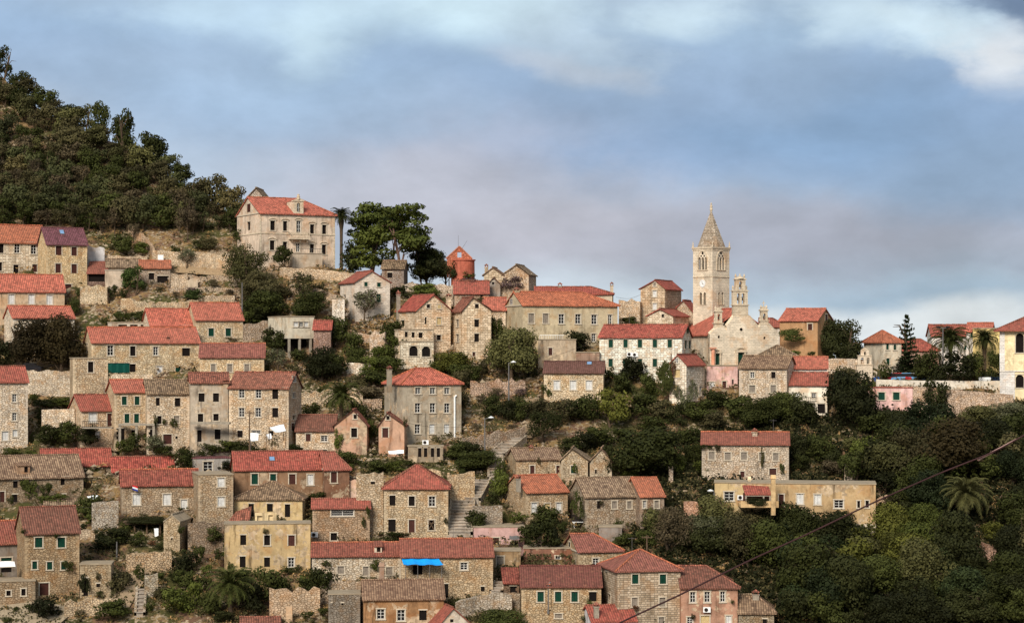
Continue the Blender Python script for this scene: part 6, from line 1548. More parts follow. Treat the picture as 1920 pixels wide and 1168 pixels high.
# television aerials on the roofs
for pre, px, py, lb in (('long brown plastered', 470, 850, 'long brown house'), ('small stone house with a raspberry', 196, 742, 'small house with a balcony'), ('grey stone house with a red roof, three', 300, 884, 'house with a small flag'),
    ('large three-storey stone', 470, 702, 'big brown-roofed stone house'), ('very long stone house', 250, 617, 'long coral-roofed house'), ('stone house with a red-orange roof and a blue', 850, 1013, 'house behind the blue awning'),
    ('square house of pale courses', 1185, 1036, 'hipped stone house'), ('rough stone house with a faded red', 1450, 812, 'lonely stone house'), ('long two-storey house of white', 1180, 612, 'long house with green shutters'),
    ('stone house with a dark red roof and four', 1080, 1064, 'dark red roof with four shutters'), ('tall grey plastered house with a hipped', 795, 693, 'grey tower-like house'), ('two-storey rough stone house with an old corr', 1440, 670, 'mossy-roofed stone house')):
    f_ = by(pre); p = attach(f_, px, py, f_.dp*.5); o = tag(empty('aerial', p, rng.uniform(-.6, .6)), 'thin television aerial on the ridge of the ' + lb, 'aerial', 'television aerials on the roofs')
    m = MB(); m.tube((0,0,-.3), (0,0,2.0), .028, .02, 5); m.build('mast', M_METAL, o)
    m = MB(); m.tube((-.5,0,1.8), (.5,0,1.8), .018, .018, 4)
    for k in range(5): m.tube((-.45+k*.22,-.32+.03*k,1.8), (-.45+k*.22,.32-.03*k,1.8), .014, .014, 4)
    m.build('antenna_rods', M_METAL, o)

r40 = [q[6] for q in FOOT if (q[0]-f40.O).length < 1e-4][0]
_, zb40 = f40.front(1900, 697); m = MB(); m.box(-.04, f40.W+.04, -.05, -.004, -3, zb40); m.box(-.04, f40.W+.04, -.12, -.051, zb40-.12, zb40+.12)
xs40 = f40.front(1903, 714)[0], f40.front(1921, 714)[0]
m = MB(); m.box(-.04, xs40[0], -.05, -.004, -3, zb40); m.build('stone_plinth', wall_mat('fin', (216,204,184)), r40)
m = MB(); m.box(-.05, f40.W+.05, -.13, -.004, zb40, zb40+.22); m.build('string_course', wall_mat('fin', (222,208,184)), r40)
m = MB(); m.box(-.05, .7, -.05, -.003, zb40+.22, f40.front(1890, 622)[1]); m.build('corner_stones', wall_mat('fin', (216,204,184)), r40)

r42 = [q[6] for q in FOOT if (q[0]-f42.O).length < 1e-4][0]
x42a, z42 = f42.front(1541, 973); x42b, z42b = f42.front(1516, 961); m = MB()
m.face([(x42b, -.03, -4), (f42.W+.02, -.03, -4), (f42.W+.02, -.03, z42-.6), (x42a+1.6, -.03, z42-.5), (x42a, -.03, z42), (x42b, -.03, z42b)])
m.face([(x42b-2.4, -.03, -4), (x42b, -.03, -4), (x42b, -.03, z42b), (x42b-2.4, -.03, z42b-.1)]); m.build('bare_lower_wall', wall_mat('plb', (198,178,148)), r42)
# ------------------------------------------------------------ plants
def leaf_mesh(name, pos, nrm, size, aspect=1.3):
    n = len(pos)
    nrm = nrm / np.maximum(1e-6, np.linalg.norm(nrm, axis=1))[:, None]
    t = nrg.normal(size=(n, 3)); t -= (t * nrm).sum(1)[:, None] * nrm; t /= np.maximum(1e-6, np.linalg.norm(t, axis=1))[:, None]
    b = np.cross(nrm, t); s = (size * nrg.uniform(.6, 1.35, n))[:, None] * .5
    v = np.empty((n, 4, 3))
    v[:, 0] = pos - t*s*aspect; v[:, 1] = pos - b*s; v[:, 2] = pos + t*s*aspect; v[:, 3] = pos + b*s
    m = bpy.data.meshes.new(name); m.vertices.add(n*4); m.vertices.foreach_set('co', v.reshape(-1))
    m.loops.add(n*4); m.loops.foreach_set('vertex_index', np.arange(n*4, dtype=np.int32))
    m.polygons.add(n); m.polygons.foreach_set('loop_start', np.arange(0, n*4, 4, dtype=np.int32)); m.polygons.foreach_set('loop_total', np.full(n, 4, dtype=np.int32))
    m.update(); m.validate(); return m
def blob_points(lobes, per, jit=.38):
    P_, N_ = [], []
    for c, r in lobes:
        k = max(12, int(per * (r[0]*r[1]+r[0]*r[2]+r[1]*r[2])/3))
        d = nrg.normal(size=(k, 3)); d /= np.linalg.norm(d, axis=1)[:, None]
        rad = nrg.uniform(.62, 1.06, k)[:, None]
        p = np.array(c) + d*np.array(r)*rad; n = d/np.array(r) ; n /= np.linalg.norm(n, axis=1)[:, None]
        P_.append(p); N_.append(n + nrg.normal(size=(k, 3))*jit)
    return np.concatenate(P_), np.concatenate(N_)
def mk_round(d, seed, loose=False):
    """leafy crown about d wide and 0.85 d high, its foot at z = 0"""
    global nrg
    nrg = np.random.default_rng(seed); h = d*.85; L = []
    n = {2: 9, 4: 18, 8: 34}[d]
    for i in range(n):
        a = nrg.uniform(0, 2*math.pi); u = nrg.uniform(0, 1); zc = h*(.22+.62*u); R_ = d*.5*math.sqrt(max(.05, 1-((zc-h*.42)/(h*.62))**2))
        rr = R_*nrg.uniform(.35, .78); s = d*nrg.uniform(.12, .23)*(.8 if loose else 1)
        L.append(((rr*math.cos(a), rr*math.sin(a), zc), (s*1.15, s*1.15, s*.85)))
    L.append(((0,0,h*.42), (d*.33,)*2 + (h*.36,)))
    sz = {2: .15, 4: .21, 8: .26}[d]*(.8 if loose else 1)
    p, nn = blob_points(L, (1.3 if not loose else .75)*4*math.pi/(sz*sz)/2.2)
    k = p[:, 2] > 0.02; p, nn = p[k], nn[k]
    return leaf_mesh('crown', p, nn, sz)
def mk_pine(seed):
    global nrg
    nrg = np.random.default_rng(seed); L = []
    for i in range(33):
        a = nrg.uniform(0, 2*math.pi); z = nrg.uniform(0, 1); rr = 4*nrg.uniform(.2, .9)*(1-.35*z)
        s = nrg.uniform(.8, 1.5); L.append(((rr*math.cos(a), rr*math.sin(a), z*5.6+.5), (s*1.35, s*1.35, s*.42)))
    p, nn = blob_points(L, 110, .5); return leaf_mesh('crown', p, nn*np.array([1,1,1.6]), .30, 1.8)
def mk_cone(seed, araucaria=False):
    global nrg
    nrg = np.random.default_rng(seed); P_, N_ = [], []
    k = 0
    for lev in range(15):
        t = lev/14; z = .4+t*9.4; R_ = (1-t)**.8*3.2+.25
        nb = 9 if t < .8 else 6
        for j in range(nb):
            a = j*2*math.pi/nb+lev*.7+nrg.uniform(-.2,.2); m_ = int(26*(1-t*.6)); s = nrg.uniform(.1,1,m_)
            rad = R_*nrg.uniform(.85,1.1); x = rad*s; zz_ = z+(.35*s*s if araucaria else -.35*s)
            q = np.stack([x*math.cos(a), x*math.sin(a), zz_], 1)+nrg.normal(size=(m_,3))*(.09 if araucaria else .22)
            P_.append(q); N_.append(nrg.normal(size=(m_,3))+np.array([0,0,1.2]))
    P_ = np.concatenate(P_); N_ = np.concatenate(N_); return leaf_mesh('crown', P_, N_, .30, 1.6)
def mk_bare(seed):
    """leafless or thinly leafed branches, about 5 wide, 5 high"""
    r_ = random.Random(seed); m = MB()
    def br(p, d, l, w, dep):
        q = p + d*l; m.tube(p, q, w, w*.6, 5 if dep < 2 else 3, caps=False)
        if dep >= 5: return
        for k in range(3 if dep < 3 else 2):
            nd_ = (d + Vector((r_.gauss(0,.55), r_.gauss(0,.55), r_.gauss(.08,.35)))).normalized(); br(q, nd_, l*r_.uniform(.6,.85), w*.62, dep+1)
    br(Vector((0,0,0)), Vector((.05,0,1)), 1.5, .16, 0); return m.mesh('branches')
def mk_palm(seed, n=64, L=3.4):
    r_ = random.Random(seed); V_, N_ = [], []
    m = MB()
    for i in range(n):
        a = i*2.399+r_.uniform(-.1,.1); up = 1.4-1.7*(i/n)+r_.uniform(-.1,.1); l = L*r_.uniform(.85,1.1)
        pts = []; p = Vector((0,0,0)); el_ = up
        for k in range(9):
            pts.append(p.copy()); d = Vector((math.cos(a)*math.cos(el_), math.sin(a)*math.cos(el_), math.sin(el_))); p = p+d*l/8; el_ -= .10+.035*k
        for k in range(8):
            q0, q1 = pts[k], pts[k+1]; d = (q1-q0).normalized(); sd_ = d.cross(Vector((0,0,1))).normalized(); w = .78*math.sin(math.pi*(.12+.86*(k+.5)/8))
            upv = sd_.cross(d)
            for s in (-1, 1):
                for h in (0, .33, .66):
                    b0 = q0.lerp(q1, h); b1 = q0.lerp(q1, h+.26); tip = b1+sd_*s*w+d*.25-upv*.16
                    m.face([b0, b1, tip])
            m.tube(q0, q1, .035, .03, 3, caps=False)
    return m.mesh('fronds')
CROWN = {}
for d in (2, 4, 8):
    for k in range(3): CROWN['round', d, k] = mk_round(d, 11*d+k); CROWN['loose', d, k] = mk_round(d, 77*d+k, True)
for k in range(3): CROWN['pine', 8, k] = mk_pine(300+k)
CROWN['cone', 8, 0] = mk_cone(5); CROWN['arau', 8, 0] = mk_cone(9, True)
for k in range(3): CROWN['bare', 4, k] = mk_bare(40+k)
CROWN['palm', 4, 0] = mk_palm(3); CROWN['palm', 4, 1] = mk_palm(8)
def trunk_mesh(h, r_, lean=0., seed=0, limbs=5, spread=.28):
    q = random.Random(seed); m = MB(); p = Vector((0,0,-.6)); d = Vector((lean, 0, 1)).normalized(); w = r_; k_ = 6
    for k in range(k_):
        n_ = p+d*(h*.62+.6)/k_; m.tube(p, n_, w, w*.9, 8, caps=False); p = n_; w *= .9; d = (d+Vector((q.uniform(-.12,.12), q.uniform(-.12,.12), 0))).normalized()
        if k >= 2:
            for _ in range(limbs//3+1):
                a = q.uniform(0, 2*math.pi); e = Vector((math.cos(a)*spread*h, math.sin(a)*spread*h, h*q.uniform(.15,.3))); m_ = p+e*.5+Vector((0,0,.1*h)); m.tube(p, m_, w*.5, w*.32, 5, caps=False); m.tube(m_, p+e, w*.32, w*.12, 5, caps=False)
    m.tube(p, p+d*h*.25, w, w*.3, 6, caps=False); return m.mesh('trunk')
TRUNKS = [trunk_mesh(1.0, .045, l, s) for l, s in ((0,1),(.12,2),(-.1,3))]
for t in TRUNKS: t.materials.append(M_BARK)
PTR = [trunk_mesh(1.0, .03, l, s, 5, .17) for l, s in ((.06,11),(-.05,12))]
for t in PTR: t.materials.append(M_BARKP)
PALMT = MB(); PALMT.lathe([(.42,-.6),(.34,.2),(.28,1),(.27,2),(.30,2.7),(.45,3.0),(.5,3.2),(.3,3.5),(.05,3.6)], 12); PALMT = PALMT.mesh('trunk'); PALMT.materials.append(M_BARK)
def mesh_child(name, me, root, mat=None, loc=(0,0,0), sc=(1,1,1), rz=0):
    o = bpy.data.objects.new(name, me); COL.objects.link(o); o.parent = root; o.location = loc; o.scale = sc; o.rotation_euler = (0,0,rz)
    if mat:
        if not me.materials: me.materials.append(mat)
        o.material_slots[0].link = 'OBJECT'; o.material_slots[0].material = mat
    return o
TREES = []     # (object, adjective phrase, px, py, wpx)
KINDW = {'bush': 'bush', 'tree': 'tree', 'olive': 'loose-crowned tree', 'pine': 'pine', 'cone': 'conifer', 'arau': 'conifer', 'palm': 'palm', 'bare': 'bare-branched tree', 'ivy': 'climbing ivy'}
TW_ = {'D': 'dark green', 'G': 'green', 'O': 'olive-grey', 'B': 'brownish', 'Y': 'yellow-green', 'K': 'very dark', 'C': 'deep green', 'R': 'rust-brown', 'P': 'fresh green', 'H': 'muted green', 'A': 'olive green', 'V': 'purple-brown', 'T': 'dark brown-green'}
def T(kind, px, pb, w, h, tone, label=None, D=None, group=None, name=None, pf=.42):
    if kind == 'ivy' and D is None:
        c_ = [(attach(f_, px, pb).y, f_) for x0_, x1_, ev_, bs_, f_ in HB if x0_-2 < px < x1_+2 and ev_-10 < pb - h/2 < bs_+4]
        if c_: D = min(c_, key=lambda q: q[0])[0] - .35
    D = D or g(pb); a = P(px, pb, D); a.z -= .1; sc = D/F; wm, hm = w*sc, h*sc
    rz = rng.uniform(0, 6.28); v = rng.randrange(3)
    if kind in ('bush', 'ivy'):
        d = 2 if wm < 2.9 else (4 if wm < 5.8 else 8)
        me = CROWN['round', d, v]
        o = bpy.data.objects.new({'bush': 'bush', 'ivy': 'wall_creeper'}[kind], me); COL.objects.link(o); o.location = a; o.rotation_euler = (0,0,rz)
        dy = wm if kind == 'bush' else .95
        if kind == 'ivy': o.rotation_euler = (0,0,0)
        o.scale = (wm/d*1.02, dy/d, hm/(d*.85)*1.0)
        if not me.materials: me.materials.append(leaf_mat(tone))
        o.material_slots[0].link = 'OBJECT'; o.material_slots[0].material = leaf_mat(tone)
        root = o
    else:
        root = empty({'palm': 'palm_tree', 'pine': 'pine_tree', 'cone': 'conifer', 'arau': 'conifer'}.get(kind, 'tree'), a, 0)
        if kind in ('tree', 'olive'):
            d = 4 if wm < 6.0 else 8
            me = CROWN['round' if kind == 'tree' else 'loose', d, v]
            z0 = hm*.09
            mesh_child('trunk', TRUNKS[v], root, None, (0,0,0), (hm, hm, hm*.95), rz)
            mesh_child('crown', me, root, leaf_mat(tone), (0,0,z0), (wm/d, wm/d, (hm-z0)/(d*.85)), rz)
        elif kind == 'pine':
            mesh_child('trunk', PTR[v%2], root, None, (0,0,0), (hm*.92,)*3, 0)
            mesh_child('crown', CROWN['pine',8,v], root, leaf_mat(tone), (0,0,hm*pf), (wm/8.2, wm/8.2, hm*(1-pf)/6.5), rz)
        elif kind in ('cone', 'arau'):
            mesh_child('trunk', TRUNKS[0], root, None, (0,0,0), (hm*.8, hm*.8, hm*1.05), rz)
            mesh_child('crown', CROWN[kind,8,0], root, leaf_mat(tone), (0,0,0), (wm/6.4, wm/6.4, hm/10), rz)
        elif kind == 'palm':
            th = max(.5, hm - wm*.36); mesh_child('trunk', PALMT, root, None, (0,0,0), (1.0,1.0,th/3.5), rz)
            mesh_child('crown', CROWN['palm',4,v%2], root, leaf_mat(tone), (0,0,th), (wm/6.6,)*3, rz)
            m = CROWN['round',2,0]; mesh_child('flower_stalks', m, root, leaf_mat('R'), (0,0,th-.5), (.5,.5,.35), rz)
        elif kind == 'bare':
            mesh_child('branches', CROWN['bare',4,v], root, M_BARK, (0,0,0), (wm/5.5, wm/5.5, hm/5.2), rz)
            if tone != 'V0': mesh_child('crown', CROWN['loose',4,v], root, leaf_mat(tone), (0,0,hm*.3), (wm/4*.85, wm/4*.85, hm*.66/3.4), rz)
    tag(root, label, KINDW[kind].split()[-1] if kind != 'ivy' else 'climbing plant', group)
    if group is None: root['group'] = {'bush': 'bushes on the slope', 'ivy': 'creepers on the walls', 'palm': 'palms in the village'}.get(kind, 'trees in the village')
    if not label:
        TREES.append((root, TW_[tone], KINDW[kind], px, pb-h/2, w))
    return root
L_ = T
# big and nameable plants
T('tree',55,694,86,104,'T','big dark brown-green tree before the coral-roofed cream house, left edge',D=333)
T('tree',112,698,96,112,'T','right half of the pair of big dark trees at the left edge',D=334)
T('tree',6,694,50,60,'K','very dark tree cut by the left edge, beside the big dark pair')
T('tree',251,550,46,54,'P','round bright green tree right of the grey-topped cube')
T('bush',532,500,42,42,'D','neatly rounded dark bush in front of the villa',D=362)
T('palm',640,514,50,128,'D','slim palm between the villa and the pines',D=372)
T('pine',694,516,96,102,'G','broad lower pine with bright green tufts, left of the tallest',D=364,pf=.12)
T('pine',690,508,96,128,'N','pine at the left of the cluster, nearest to the slim palm',D=374,pf=.3)
T('pine',758,536,106,158,'N','tallest pine with a forked bare trunk',D=362,pf=.36)
T('pine',792,534,66,84,'D','low dark pine at the right end of the cluster',D=366,pf=.1)
T('pine',728,508,80,120,'N','middle pine of the cluster, rising behind the grey stone house',D=376)
T('bare',683,606,76,74,'O','airy bare-branched tree in front of the white gabled house')
T('tree',958,712,104,104,'A','large rounded olive-green tree left of the tan concrete block')
T('palm',640,800,84,88,'D','large spreading palm above the low brown-roofed house')
T('palm',518,852,46,46,'D','small palm below the sail canopy')
T('palm',432,1150,112,92,'D','large palm at the bottom, left of the decayed yellow house garden')
T('palm',1812,990,106,102,'A','drooping palm in the dark wood at the right')
T('palm',1782,716,90,110,'D','left palm beside the floodlight mast',D=338)
T('palm',1846,716,66,104,'D','right palm, close to the yellow corner house',D=342)
T('arau',1700,716,66,124,'C','slim pointed conifer with level branches behind the parked cars',D=340)
T('cone',1700,716,90,56,'C','low dark conifer mass around the slim pointed one',D=338)
T('tree',1574,700,88,108,'K','dense very dark round tree left of the bell-gabled chapel',D=342)
T('bush',1597,800,100,112,'K','huge very dark bush left of the flat pink house')
T('bush',1755,778,52,72,'K','dark bush in front of the car park wall')
T('bush',1208,893,140,90,'D','great clipped-looking dark green thicket below the long white house garden')
T('ivy',1245,748,36,76,'D','dark green ivy on the left side of the ivy-clad house',D=g(752)-1)
T('ivy',1262,720,14,56,'R','red autumn creeper beside the dark green ivy',D=g(752)-.6)
T('ivy',1487,641,54,27,'D','hanging green vine curtain on the brown plastered house',D=340)
T('ivy',274,982,90,17,'K','dense vine roof of the pergola below the house with a small flag',D=286.4)
T('ivy',1418,948,44,18,'K','dark potted greenery filling the veranda of the yellow house',D=281.3)
T('bush',961,546,56,30,'V','purple-brown leafless bush before the skyline gables')
T('bare',878,556,66,42,'V','thin brown bush on the lane behind the gabled house with arches')
T('bush',345,1100,44,36,'D','dark bush above the bottom path')
T('tree',802,538,72,70,'D','dark pine mass low down right of the forked trunk',D=367)
T('tree',664,522,56,74,'D','dark tree squeezed between the slim palm and the pines',D=369)
T('tree',836,532,40,50,'H','thin brown-green tree between the pines and the red mill tower',D=366)
T('ivy',520,1128,30,34,'D','ivy hanging over the garden wall under the decayed yellow house',D=271)
T('bush',575,1112,40,40,'D','dark bush at the right end of the garden wall under the decayed yellow house',D=272)
# the rest, listed by place
for row in '''bush 197 612 26 22 D;bush 228 608 40 26 G;bush 258 606 44 26 D;bush 290 600 30 20 G;bush 302 578 14 14 D;bush 348 578 22 14 G;bush 362 566 40 26 P;bush 150 562 22 24 D
bush 140 590 34 34 D;bush 210 560 20 30 K;bush 232 560 18 22 D;tree 230 478 44 40 D;bush 262 476 36 24 G;bush 240 500 20 16 D;bush 210 470 20 14 H;bare 350 505 52 46 O;bush 330 478 26 18 D;bush 372 468 30 24 D
bare 352 450 60 70 B;bush 390 470 40 26 H;bush 300 545 20 10 H;bush 420 575 24 12 D;bush 398 590 26 8 D
olive 462 545 92 92 A;olive 440 520 50 50 H;tree 490 568 84 62 H;bush 495 592 96 52 D;bush 470 612 50 34 D;olive 572 560 58 58 A;bush 577 596 70 54 D;bush 530 560 40 26 H;bush 486 604 50 30 K;bush 450 455 36 26 D;bush 600 545 30 16 H;bush 640 578 30 26 H
bush 515 655 52 42 D;bush 560 680 40 28 D;olive 520 692 50 46 O;bush 548 700 30 24 H;tree 604 715 76 68 K;tree 632 712 46 54 D;tree 628 650 62 60 D;olive 622 630 40 44 D;bush 660 670 44 50 D;bush 668 690 40 40 D;bush 695 700 46 34 G;bush 730 700 60 34 G;bush 715 680 40 36 G
bush 742 668 60 40 G;tree 735 650 50 52 G;bush 700 722 70 30 D;bush 672 730 36 30 H;bush 610 745 34 26 D;bush 630 740 50 18 B;bush 690 745 60 22 B;bush 582 790 36 40 D;bush 672 795 40 44 D;bush 612 812 30 30 G;bush 690 830 26 52 D
ivy 701 822 28 34 D;ivy 635 845 20 42 G;bush 645 872 50 30 D;bush 655 888 36 22 G;bush 622 884 30 22 D;bush 705 886 50 26 D;bush 740 884 44 22 G;bush 680 876 24 16 D
tree 760 542 0 0 G;bush 795 560 64 32 G;bush 750 560 40 26 K;bush 880 524 30 16 D;bush 846 524 24 34 K;bush 815 520 50 36 K;bush 900 600 30 50 H;tree 930 650 34 60 G;bush 935 690 60 44 D;bush 886 714 40 34 D;bush 847 700 76 44 Y;bush 815 705 30 30 D;bush 870 730 44 40 H;bush 905 705 30 36 H
bush 870 765 30 40 H;bush 862 715 50 38 D;bush 992 710 34 50 K;bush 990 680 30 44 D;bush 1078 660 56 42 K;bush 1030 630 50 12 D;bush 990 625 30 14 D;bush 1180 608 36 16 D
bush 922 782 42 46 D;bush 955 790 44 44 K;bush 975 790 40 48 D;bush 1000 776 30 26 Y;bush 1025 748 26 36 G;bush 1010 785 50 40 H;olive 1020 830 80 70 D;olive 1045 800 70 60 H;bush 1070 790 60 44 K;bush 1105 790 60 52 D;tree 1150 800 70 76 Y;bush 1188 720 56 54 K;bush 1165 740 50 44 D;bush 1215 745 44 48 D
bush 1140 710 30 24 D;bush 1200 780 70 46 D;bush 1240 790 60 44 H;bush 1225 812 60 36 D;bush 1285 770 30 40 O;bush 1268 800 40 46 K;bush 1310 790 70 44 D;bush 1345 768 60 40 D;bush 1385 790 70 52 D;bush 1420 800 80 60 D;bush 1470 790 80 60 D;bush 1500 800 60 56 K;bush 1340 802 60 36 H;bush 1160 830 70 30 D
bush 1290 835 50 36 D;bush 1300 870 40 44 D;bush 1322 888 44 30 G;bush 1268 890 40 40 G;bush 1120 840 60 44 D;bush 1095 845 50 40 K;bush 1070 850 50 36 D;bush 1150 890 50 60 K;bush 1180 900 40 30 G
bush 890 880 86 40 D;bush 860 860 60 36 D;bush 885 860 46 36 K;bush 915 790 24 30 K;bush 940 905 28 50 D;bush 938 930 44 52 G;bush 925 945 30 26 D;bush 852 920 20 18 D;bush 838 904 14 12 D;bush 868 900 24 26 D;bush 832 930 14 60 D;ivy 836 982 9 14 D
bush 893 990 46 36 D;bush 965 982 30 26 G;bush 980 978 30 20 G;bush 1025 985 60 40 D;bush 1020 1030 70 60 D;bush 1038 1028 40 50 K;bush 985 1015 30 34 D;ivy 1083 975 26 60 D;bush 1160 990 20 20 D;bush 1170 1022 50 24 D
bush 1015 1155 52 26 K;bush 1090 1160 26 22 G;bush 945 1190 100 50 D;bush 1105 1175 30 26 O;bush 1345 1180 26 18 D;bush 1410 1165 44 30 D;bush 1385 1185 30 24 D
bush 605 1125 64 66 D;bush 580 1105 40 36 G;bush 523 1110 46 32 D;bush 540 1075 36 16 D;bush 600 985 0 0 D;ivy 707 1072 26 26 D;ivy 655 1112 14 30 D;bush 670 1110 12 18 G;bush 606 1150 30 14 D;bush 645 1150 30 18 G;bush 740 1095 50 12 D;bush 598 944 44 24 D;ivy 690 974 8 30 D;ivy 682 990 9 24 D;bush 700 1010 0 0 D
bush 733 1012 50 18 D;bush 650 1150 20 16 D;bush 500 1130 70 70 D;bush 470 1150 60 60 K;bush 380 1110 40 40 D;bush 395 1150 50 44 D;bush 330 1150 70 54 G;bush 365 1140 40 60 G;bush 310 1120 50 24 H;bush 350 1075 50 44 K;bush 372 1060 26 44 D;bush 400 1020 44 36 D;bush 430 1050 30 30 G
bush 258 1025 40 24 D;bush 285 1022 20 12 R;bush 212 1020 60 34 K;bush 195 1030 50 26 K;bush 166 975 54 50 D;bush 180 985 40 30 G;ivy 172 890 34 16 G;bush 228 1020 30 20 D;bush 188 1118 20 14 D;ivy 158 1112 26 40 K;ivy 127 1072 22 26 D;bush 90 1160 60 44 K;bush 62 1150 30 22 D;bush 30 1148 18 14 D;bush 130 1150 20 14 D
bush 220 1115 40 44 H;bush 210 1160 70 40 G;bush 262 1090 24 36 G;bush 320 1060 20 14 D;bush 42 1005 16 14 D;ivy 44 1000 12 12 D;ivy 54 935 34 44 G;bush 85 936 26 36 D;bush 100 946 60 22 G;bush 20 946 16 20 D;bush 348 880 44 44 D;bush 390 855 50 26 D;bush 450 850 80 30 D;bush 425 848 60 26 G;bush 480 858 60 22 D
bush 545 855 40 26 D;bush 568 840 24 40 D;bush 250 850 40 40 D;bush 290 850 50 36 O;bush 280 838 24 40 D;bush 225 850 30 30 G;bush 310 856 40 22 D;ivy 292 805 9 30 D;ivy 326 802 16 20 D;ivy 308 795 9 12 D;bush 95 836 56 44 D;bush 130 835 50 50 D;bush 165 838 40 44 K;bush 120 818 30 34 D;ivy 75 800 12 40 D
bush 65 760 30 26 G;bush 90 766 60 22 D;bush 120 766 50 24 G;bush 187 738 46 48 D;bush 25 862 40 26 D;bush 60 858 26 20 G;bush 170 712 0 0 D;bush 70 700 60 8 K;bush 430 880 40 18 K
bush 1490 670 30 16 G;bush 1520 670 20 14 D;bush 1740 714 60 60 D;bush 1800 716 70 60 K;bush 1830 714 50 56 D;bush 1866 712 40 56 D;bush 1760 716 50 40 K;bush 1660 714 30 40 D;bush 1628 760 40 50 G;bush 1580 735 60 50 H
bush 1675 800 110 34 K;bush 1640 815 70 44 D;bush 1700 830 80 50 D;bush 1740 840 70 46 D;bush 1790 800 50 20 H;bush 1830 810 90 50 A;bush 1880 800 90 50 O;bush 1910 830 70 60 D;bush 1860 850 80 50 D;bush 1800 850 80 50 H'''.replace('\n', ';').split(';'):
    k, x, y, w, h, t = row.split()
    if float(w) > 0: T(k, float(x), float(y), float(w), float(h), t)
for row in '''ivy 1430 880 8 44 H;ivy 1322 842 34 12 D;ivy 1345 846 12 16 H;ivy 1466 890 10 26 D;ivy 340 1000 16 18 D;ivy 338 958 10 10 D;ivy 106 1008 10 12 D;ivy 184 1086 10 16 H;ivy 1192 1145 12 14 R;ivy 612 1062 20 14 D;ivy 1128 946 10 10 H;ivy 1078 888 12 22 G;ivy 1010 870 8 16 H;ivy 498 1000 12 12 H;ivy 432 1070 14 20 D;ivy 560 1070 16 14 D;ivy 842 700 16 20 D;ivy 1105 1140 12 20 G;ivy 760 800 10 20 H;ivy 1404 752 10 14 H;ivy 1300 748 20 40 O;ivy 1272 750 20 30 O;ivy 1300 1160 10 12 H;ivy 1374 1130 8 8 G
bare 900 760 30 24 B;bare 930 748 34 26 B;bare 975 748 34 24 V;bare 890 812 26 22 B;bare 920 822 26 18 R;bare 960 812 30 22 B;bare 860 800 24 30 B;bush 905 850 18 10 B;bush 950 858 16 10 R;bush 880 832 16 10 H;bare 400 545 30 24 B;bare 360 555 26 20 V;bare 430 560 26 22 B;bare 330 560 22 16 B;bare 610 560 26 20 B;bare 640 545 26 18 B
bush 235 1000 26 24 D;bush 262 1012 24 18 G;bush 152 1000 24 22 D;bush 186 1008 24 22 K;bush 240 1100 30 34 H;bush 282 1150 24 34 D;bush 300 1092 24 24 D;bush 328 1092 30 26 K;bush 298 1030 20 14 K;bush 344 1040 18 14 D;bush 410 1050 22 24 D;bush 388 1080 26 26 G;bush 150 1152 24 14 H;bush 185 1160 20 14 D;bush 12 1166 26 14 D;bush 206 950 22 18 D;bush 64 975 0 0 D;bush 455 1100 40 40 D;bush 420 1165 44 24 K;bush 575 1160 30 18 D;bush 625 1110 24 18 D;bush 800 1085 50 12 D;bush 850 1140 24 16 D;bush 760 1006 26 12 D;bush 700 900 34 20 D;bush 765 872 26 14 G;bush 830 872 24 12 D;bush 1055 1000 26 26 D;bush 1000 990 22 24 H;bush 1250 1000 40 36 H;bush 1210 1024 44 34 D;bush 1300 1000 40 34 O'''.replace('\n', ';').split(';'):
    k, x, y, w, h, t = row.split()
    if float(w) > 0: T(k, float(x), float(y), float(w), float(h), t)
# wood on the hill, tree by tree
wood = 'trees of the wood covering the hill'
def place_wood():
    y = 452.0
    while y > 60:
        x = -70 + rng.uniform(0, 20)
        while x < 470:
            top = pytop(x)
            if y > top - 2 and not (x > 432 and y > 436) and not (x < 175 and y > 446) and not (190 < x and y > 444):
                s = rng.uniform(.75, 1.35); w = 48*s*(.75+.25*(y/450)); h = w*rng.uniform(.75,1.1)
                t = rng.choice('EFHDEDAEHDEHB' if y > 250 else 'EEDHEADH')
                T('tree' if rng.random() < .8 else 'olive', x+rng.uniform(-8,8), y+rng.uniform(-6,6), w, h, t, 'tree in the dense evergreen wood covering the hill at the upper left', group=wood)
            x += rng.uniform(25, 37)
        y -= rng.uniform(18, 24)
place_wood()
for x, y, w, h, lb in ((2,150,44,66,'tallest tree on the left edge of the hill skyline'),(36,186,50,54,'second tree from the left on the hill skyline'),(189,262,40,74,'round-headed tree standing out on the hill skyline, left of the other'),(232,296,48,92,'large tree standing out on the hill skyline, right of the round-headed one'),(283,318,60,72,'broad tree where the hill skyline starts to fall, right of the gap'),(85,212,50,50,'rounded tree on the upper hill skyline'),(134,238,46,44,'tree on the skyline left of the round-headed one'),(340,348,46,46,'small tree on the falling skyline above the villa'),(420,396,40,42,'last tall tree of the skyline before the bare stone gable'),(446,412,40,34,'low tree at the foot of the skyline beside the villa'),(432,432,44,36,'rounded tree close to the left wall of the villa')):
    T('tree', x, y, w, h, 'D' , lb, group=wood)
for x, y, h in ((65,345,52),(215,440,56),(352,432,66),(362,440,50),(250,452,40)):
    T('bare', x, y, h*.8, h, 'V0' if 0 else 'B', group=None)
